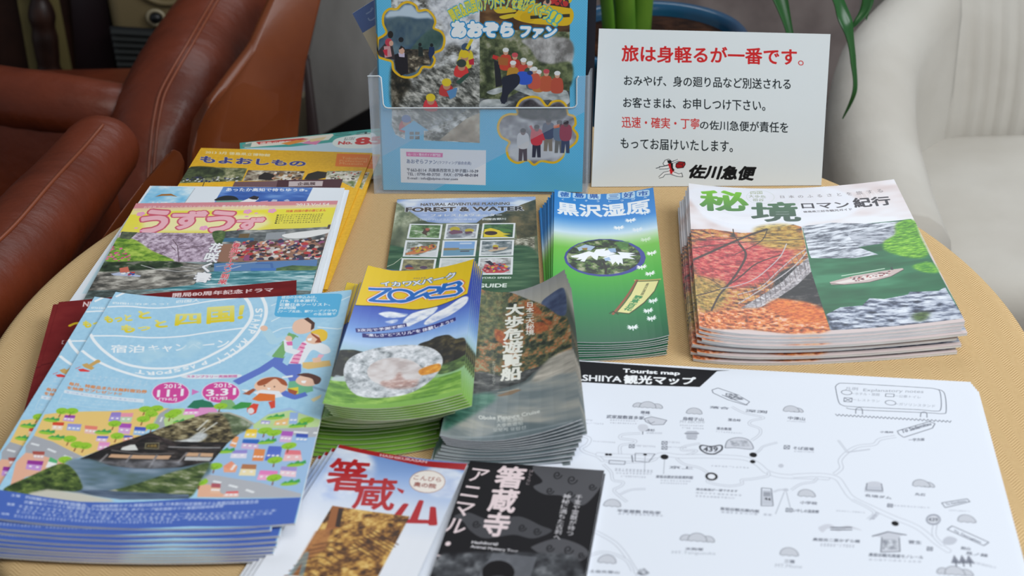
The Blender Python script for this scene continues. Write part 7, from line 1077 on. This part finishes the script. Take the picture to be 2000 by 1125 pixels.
# ---------------------------------------------------------------- brown leather armchairs at the left
def leather_chair(label,arm_,ra,back_,rb,shell,shd,org,seam=.35,seat=None,legs=()):
    r=empty('leather_armchair',org,label,'armchair')
    V,F=sweep(arm_,np.array(ra),np.array(ra)*.92,n=32,sub=8,org=org,wob=.006)
    o=obj('armrest',mesh('armrest',V,F,True),M_LEATHER,r)
    K=cat(np.c_[np.array(arm_,float),np.array(ra)],8); P=K[:,:3]; T=np.gradient(P,axis=0); T/=np.linalg.norm(T,axis=1)[:,None]
    for sgn in ((-.006,.006) if seam>0 else (0,)):
        pts=[]
        for p,t,q in zip(P,T,K[:,3]):
            s=np.cross(t,(0,0,1)); s/=np.linalg.norm(s); u=np.cross(s,t); a=abs(seam)*SEAMSIDE+sgn/q*.6; pts.append(p+s*q*1.005*math.sin(a)+u*q*.93*math.cos(a))
        tube('piping',[tuple(x) for x in pts[2::3]],.0022,M_PIPE,r,n=8,sub=3,org=org)
    if back_ is not None: tube('backrest',back_,np.array(rb),M_LEATHER,r,rb=np.array(rb)*1.0,n=28,sub=8,org=org,wob=.01,seed=3)
    if shell is not None: slab('outer_shell',shell,shd,M_LEATHER2,r,.012,4,org=org)
    if seat: box('seat_cushion',*seat,M_LEATHER,r,.05,5,org=org)
    for (x,y) in legs: tube('leg',[(x,y,0.),(x,y,seat[4]+.03)],.02,M_WOOD,r,caps=False,org=org)
    return r
SEAMSIDE=-1
far=[(-0.444,2.200,0.624),(-0.466,2.060,0.597),(-0.492,1.940,0.569),(-0.504,1.800,0.551),(-0.524,1.720,0.511),(-0.531,1.670,0.472),(-0.533,1.630,0.441)]
leather_chair('brown leather armchair farther from the table with creased rolled arm and double seam',far,[.074,.076,.080,.080,.076,.070,.064],
  [(-0.980,1.800,0.574),(-0.820,1.780,0.558),(-0.699,1.760,0.549),(-0.601,1.760,0.531),(-0.522,1.800,0.496)],[.050,.050,.049,.048,.046],
  [(-0.352,1.920,0.683),(-0.312,1.940,0.700),(-0.279,1.920,0.681),(-0.303,1.800,0.594),(-0.310,1.700,0.528),(-0.317,1.620,0.425),(-0.445,1.530,0.475),(-0.430,1.540,0.564),(-0.420,1.560,0.591),(-0.403,1.570,0.621),(-0.394,1.620,0.628),(-0.370,1.720,0.644)],(-.012,.026,.0),(-.75,1.8,0),seam=.32,
  seat=(-1.12,-.62,1.78,2.25,.22,.43),legs=((-1.05,1.86),(-.70,1.86),(-1.05,2.18),(-.70,2.18)))
near=[(-0.508,1.420,0.628),(-0.516,1.340,0.625),(-0.517,1.220,0.635),(-0.522,1.100,0.641),(-0.537,0.980,0.651)]
leather_chair('brown leather armchair nearest the table with rounded arm end and single seam',near,[.047,.049,.052,.052,.052],None,None,
  [(-0.409,1.360,0.648),(-0.403,1.370,0.652),(-0.397,1.380,0.641),(-0.395,1.380,0.628),(-0.401,1.350,0.612),(-0.431,1.200,0.560),(-0.473,1.080,0.520),(-0.482,1.030,0.581),(-0.454,1.140,0.622),(-0.440,1.230,0.632),(-0.428,1.300,0.638)],(-.010,.012,-.03),(-.85,1.2,0),seam=-.35,
  seat=(-1.15,-.66,.95,1.45,.22,.43),legs=((-1.08,1.02),(-.74,1.02),(-1.08,1.38),(-.74,1.38)))
M_DK=mat('shadowed_leather',(92,42,24),.45,.4,bump=(38,.3,.004),noise=((76,32,18),7,4))
rt=[o for o in bpy.data.objects if o.name.startswith('leather_armchair')]
slab('side_panel',[(-0.501,1.440,0.591),(-0.522,1.340,0.596),(-0.536,1.120,0.611),(-0.545,0.980,0.617),(-.60,.98,.20),(-.52,1.44,.20)],(-.03,.0,.0),M_LEATHER,rt[1],.008,3,org=(-.85,1.2,0))
slab('side_panel',[(-0.454,2.020,0.520),(-0.533,1.760,0.423),(-0.582,1.720,0.400),(-.50,1.66,.15),(-.40,2.05,.15)],(-.04,0,0),M_LEATHER,rt[0],.008,3,org=(-.75,1.8,0))
slab('seat_front',[(-0.873,1.740,0.564),(-0.527,1.700,0.520),(-.50,1.68,.2),(-.95,1.72,.2)],(0,.04,0),M_LEATHER,rt[0],.008,3,org=(-.75,1.8,0))
# ---------------------------------------------------------------- dark corner: cabinet with turned post, heater, grey box
cb=empty('cabinet',(-1.35,2.72,0),'dark wooden cabinet with turned spindle and pale side strips at the far left','cabinet'); OC=(-1.35,2.72,0)
box('carcass',-1.75,-.90,2.60,2.95,0,.95,M_WOOD,cb,.006,2,org=OC)
pl=mat('pale_wood',(120,108,66),.6)
for p0,p1 in (((-1.035,2.585,0.488),(-1.047,2.585,0.259)),((-0.982,2.585,0.486),(-0.979,2.585,0.257))):
    p0,p1=np.array(p0),np.array(p1); slab('strip',[p0,p0+[.030,0,0],p1+[.022,0,0],p1],(0,.012,0),pl,cb,org=OC)
p0,p1=np.array((-0.976,2.560,0.505)),np.array((-0.995,2.560,0.256))
tube('spindle',[tuple(p0*(1-t)+p1*t) for t in np.linspace(0,1,12)],np.array([.030,.026,.016,.024,.028,.024,.027,.026,.025,.024,.036,.036]),M_WOOD,cb,n=16,sub=3,org=OC,caps=False)
slab('door',[(-0.921,2.590,0.505),(-0.841,2.590,0.504),(-0.862,2.590,0.253),(-0.950,2.590,0.254)],(0,.02,0),mat('dark_panel',(34,22,26),.4),cb,.003,2,org=OC)
ht=empty('heater',(-.78,2.62,0),'beige room heater with dark louvres and a small oval button behind the leather armchairs','heater'); OH=(-.78,2.62,0)
box('body',-.842,-.52,2.55,2.80,0,.66,M_BEIGE,ht,.03,4,org=OH)
q=[(-0.842,2.545,0.395),(-0.694,2.545,0.383),(-0.706,2.545,0.291),(-0.843,2.545,0.294)]; slab('grille_recess',q,(0,.01,0),M_BLACK,ht,.004,2,org=OH)
for k in range(7):
    t=k/7+.06; a=np.array(q[0])*(1-t)+np.array(q[3])*t; b=np.array(q[1])*(1-t)+np.array(q[2])*t
    slab('louvre',[a+[.006,-.004,0],b+[-.006,-.004,0],b+[-.006,-.010,-.006],a+[.006,-.010,-.006]],(0,.001,.002),mat('louvre',(34,36,34),.4) if k==0 else bpy.data.materials['louvre'],ht,org=OH)
bx=np.array((-0.737,2.540,0.414))
def ring(name,c,rx,rz,r,m,parent,org):
    tube(name,[(c[0]+rx*math.cos(a),c[1],c[2]+rz*math.sin(a)) for a in np.linspace(0,2*PI,25)],r,m,parent,n=8,sub=2,org=org,caps=False,up=(0,1,0))
ring('button_ring',bx,.017,.015,.004,mat('button_rim',(170,158,130),.3),ht,OH)
V,F=sweep([tuple(bx+[0,.004,0]),tuple(bx+[0,-.003,0])],.013,.011,n=20,sub=2,up=(0,0,1),org=OH); obj('button',mesh('button',V,F,True),M_BLACK,ht)
dc=np.array((-0.707,2.545,0.517)); ring('dial_ring',dc,.075,.075,.006,mat('dial_rim',(128,112,80),.4),ht,OH)
gb=empty('storage_box',(-.35,2.3,0),'tall grey box standing behind the leather armchair, left of the leaflet holder','box'); OG=(-.35,2.3,0)
slab('front_board',[(-0.338,2.300,0.582),(-0.261,2.300,0.581),(-0.262,2.220,0.347),(-0.271,2.210,0.337),(-0.365,2.180,0.295),(-0.379,2.240,0.427)],(.03,.04,0),M_GREYP,gb,.003,2,org=OG)
slab('edge_post',[(-0.384,2.225,0.433),(-0.374,2.225,0.432),(-0.359,2.150,0.275),(-0.381,2.150,0.275)],(0,.03,0),mat('dark_post',(44,28,28),.5),gb,.002,2,org=OG)
slab('pale_post',[(-0.421,2.280,0.336),(-0.399,2.280,0.336),(-0.394,2.240,0.200),(-0.420,2.240,0.200)],(0,.03,0),mat('pale_post',(150,138,112),.6),gb,.002,2,org=OG)
slab('top_strip',[(-0.436,2.400,0.513),(-0.419,2.400,0.513),(-0.426,2.400,0.466),(-0.440,2.400,0.466)],(0,.03,0),bpy.data.materials['pale_post'],gb,.002,2,org=OG)
slab('shadow_board',[(-0.342,2.330,0.573),(-0.267,2.360,0.562),(-.26,2.40,0.0),(-.42,2.34,0.0)],(.02,.03,0),M_BLACK,gb,org=OG)  # black sheet stands in for the floor shadow below the grey board
# ---------------------------------------------------------------- potted plant behind the sign
pc=np.array((0.205,1.700,0.666)); PX,PY,PZ=pc
po=empty('plant_stand',(PX,PY,0),'low dark wooden stand under the blue flowerpot behind the sign','plant stand')
OP=(PX,PY,0); zs=PZ-.25
disc_=lambda name,r,z0,z1,m,parent:obj(name,(lambda bm:(bmesh.ops.create_cone(bm,cap_ends=True,segments=40,radius1=r,radius2=r,depth=z1-z0),[setattr(v.co,'z',v.co.z+(z0+z1)/2) for v in bm.verts],(lambda me:(bm.to_mesh(me),bm.free(),me)[2])(bpy.data.meshes.new(name)))[2])(bmesh.new()),m,parent)
disc_('top',.15,zs-.03,zs,M_WOOD,po)
for k in range(4): a=k*PI/2+.6; tube('leg',[(.11*math.cos(a),.11*math.sin(a),0.),(.11*math.cos(a),.11*math.sin(a),zs-.03)],.012,M_WOOD,po,caps=False)
pp=empty('potted_plant',(PX,PY,zs),'strap leaved green plant in a wide blue glazed pot behind the sign','plant')
def lathe(name,prof,m,parent,n=56):
    V=[];F=[]
    for r,z in prof:
        for k in range(n): V.append((r*math.cos(2*PI*k/n),r*math.sin(2*PI*k/n),z))
    for i in range(len(prof)-1):
        for k in range(n): F.append((i*n+k,i*n+(k+1)%n,(i+1)*n+(k+1)%n,(i+1)*n+k))
    o=obj(name,mesh(name,V,F,True),m,parent); bm=bmesh.new(); bm.from_mesh(o.data); bmesh.ops.recalc_face_normals(bm,faces=bm.faces); bm.to_mesh(o.data); bm.free(); return o
h=.25; lathe('pot',[(.001,.002),(.085,.002),(.09,.01),(.105,.08),(.120,.17),(.126,h-.02),(.136,h-.016),(.138,h-.004),(.134,h),(.124,h-.002),(.119,h-.012),(.112,h-.05),(.10,h-.06),(.001,h-.06)],M_POT,pp)
lathe('soil',[(.001,h-.013),(.03,h-.011),(.07,h-.014),(.1185,h-.018),(.1145,h-.04),(.001,h-.04)],M_SOIL,pp)
def leaf(path,w0,parent,curl=.35,m=None,sd=0):
    P=cat(np.array(path,float),10); T=np.gradient(P,axis=0); T/=np.linalg.norm(T,axis=1)[:,None]; V=[];F=[]; n=len(P)
    for i,(p,t) in enumerate(zip(P,T)):
        s=np.cross(t,(0.05,-.3,1)); s/=np.linalg.norm(s)+1e-9; u=np.cross(s,t); f=i/(n-1); w_=w0*(.75+.5*math.sin(PI*min(1,f*1.2)))*(1-f**3)+.0006
        for k in (-1,-.5,0,.5,1): V.append(p+s*w_*k+u*w_*curl*k*k)
        for k in (1,.5,0,-.5,-1): V.append(p+s*w_*k+u*(w_*curl*k*k-.0012))
    V=np.array(V)-np.array((PX,PY,zs))
    for i in range(n-1):
        for k in range(10): F.append((i*10+k,i*10+(k+1)%10,(i+1)*10+(k+1)%10,(i+1)*10+k))
    F.append(tuple(range(10))); F.append(tuple((n-1)*10+k for k in range(9,-1,-1)))
    return obj('leaf',mesh('leaf',V,F,True),m or M_LEAF,parent)
B0=np.array([PX-.03,PY,PZ-.02])
for A,Bq,w_ in (((0.146,1.690,0.670),(0.131,1.660,0.769),.016),((0.169,1.696,0.660),(0.158,1.670,0.772),.026),((0.190,1.702,0.662),(0.192,1.680,0.768),.024),((0.158,1.708,0.657),(0.144,1.690,0.774),.020),((0.182,1.714,0.662),(0.179,1.700,0.770),.024)):
    A=np.array(A); Bq=np.array(Bq); tube('leaf_base',[tuple(A-[0,0,.02]),tuple(A*.6+Bq*.4+[0,0,.0]),tuple(Bq)],w_*.62,M_STEM,pp,rb=w_*.35,n=12,sub=5,org=(PX,PY,zs),caps=False)
crown=(0.173,1.680,0.769)
leaf([crown,(0.230,1.660,0.901),(0.299,1.620,0.864),(0.343,1.580,0.775),(0.363,1.560,0.727),(0.382,1.540,0.664)],.0165,pp)
leaf([crown,(0.260,1.660,0.945),(0.352,1.600,0.894),(0.402,1.550,0.797),(0.426,1.540,0.746),(0.436,1.530,0.723),(0.448,1.530,0.681),(0.456,1.530,0.638),(0.445,1.530,0.600)],.0100,pp)
leaf([crown,(0.270,1.660,1.000),(0.395,1.620,0.950),(0.464,1.600,0.820),(0.475,1.590,0.742),(0.461,1.580,0.715),(0.451,1.580,0.706)],.0095,pp)
leaf([crown,(0.283,1.660,0.988),(0.415,1.640,0.927),(0.479,1.620,0.801),(0.484,1.610,0.749),(0.480,1.600,0.711)],.0070,pp)
leaf([crown,(0.091,1.660,0.885),(0.023,1.640,0.845),(-0.018,1.620,0.798)],.011,pp)
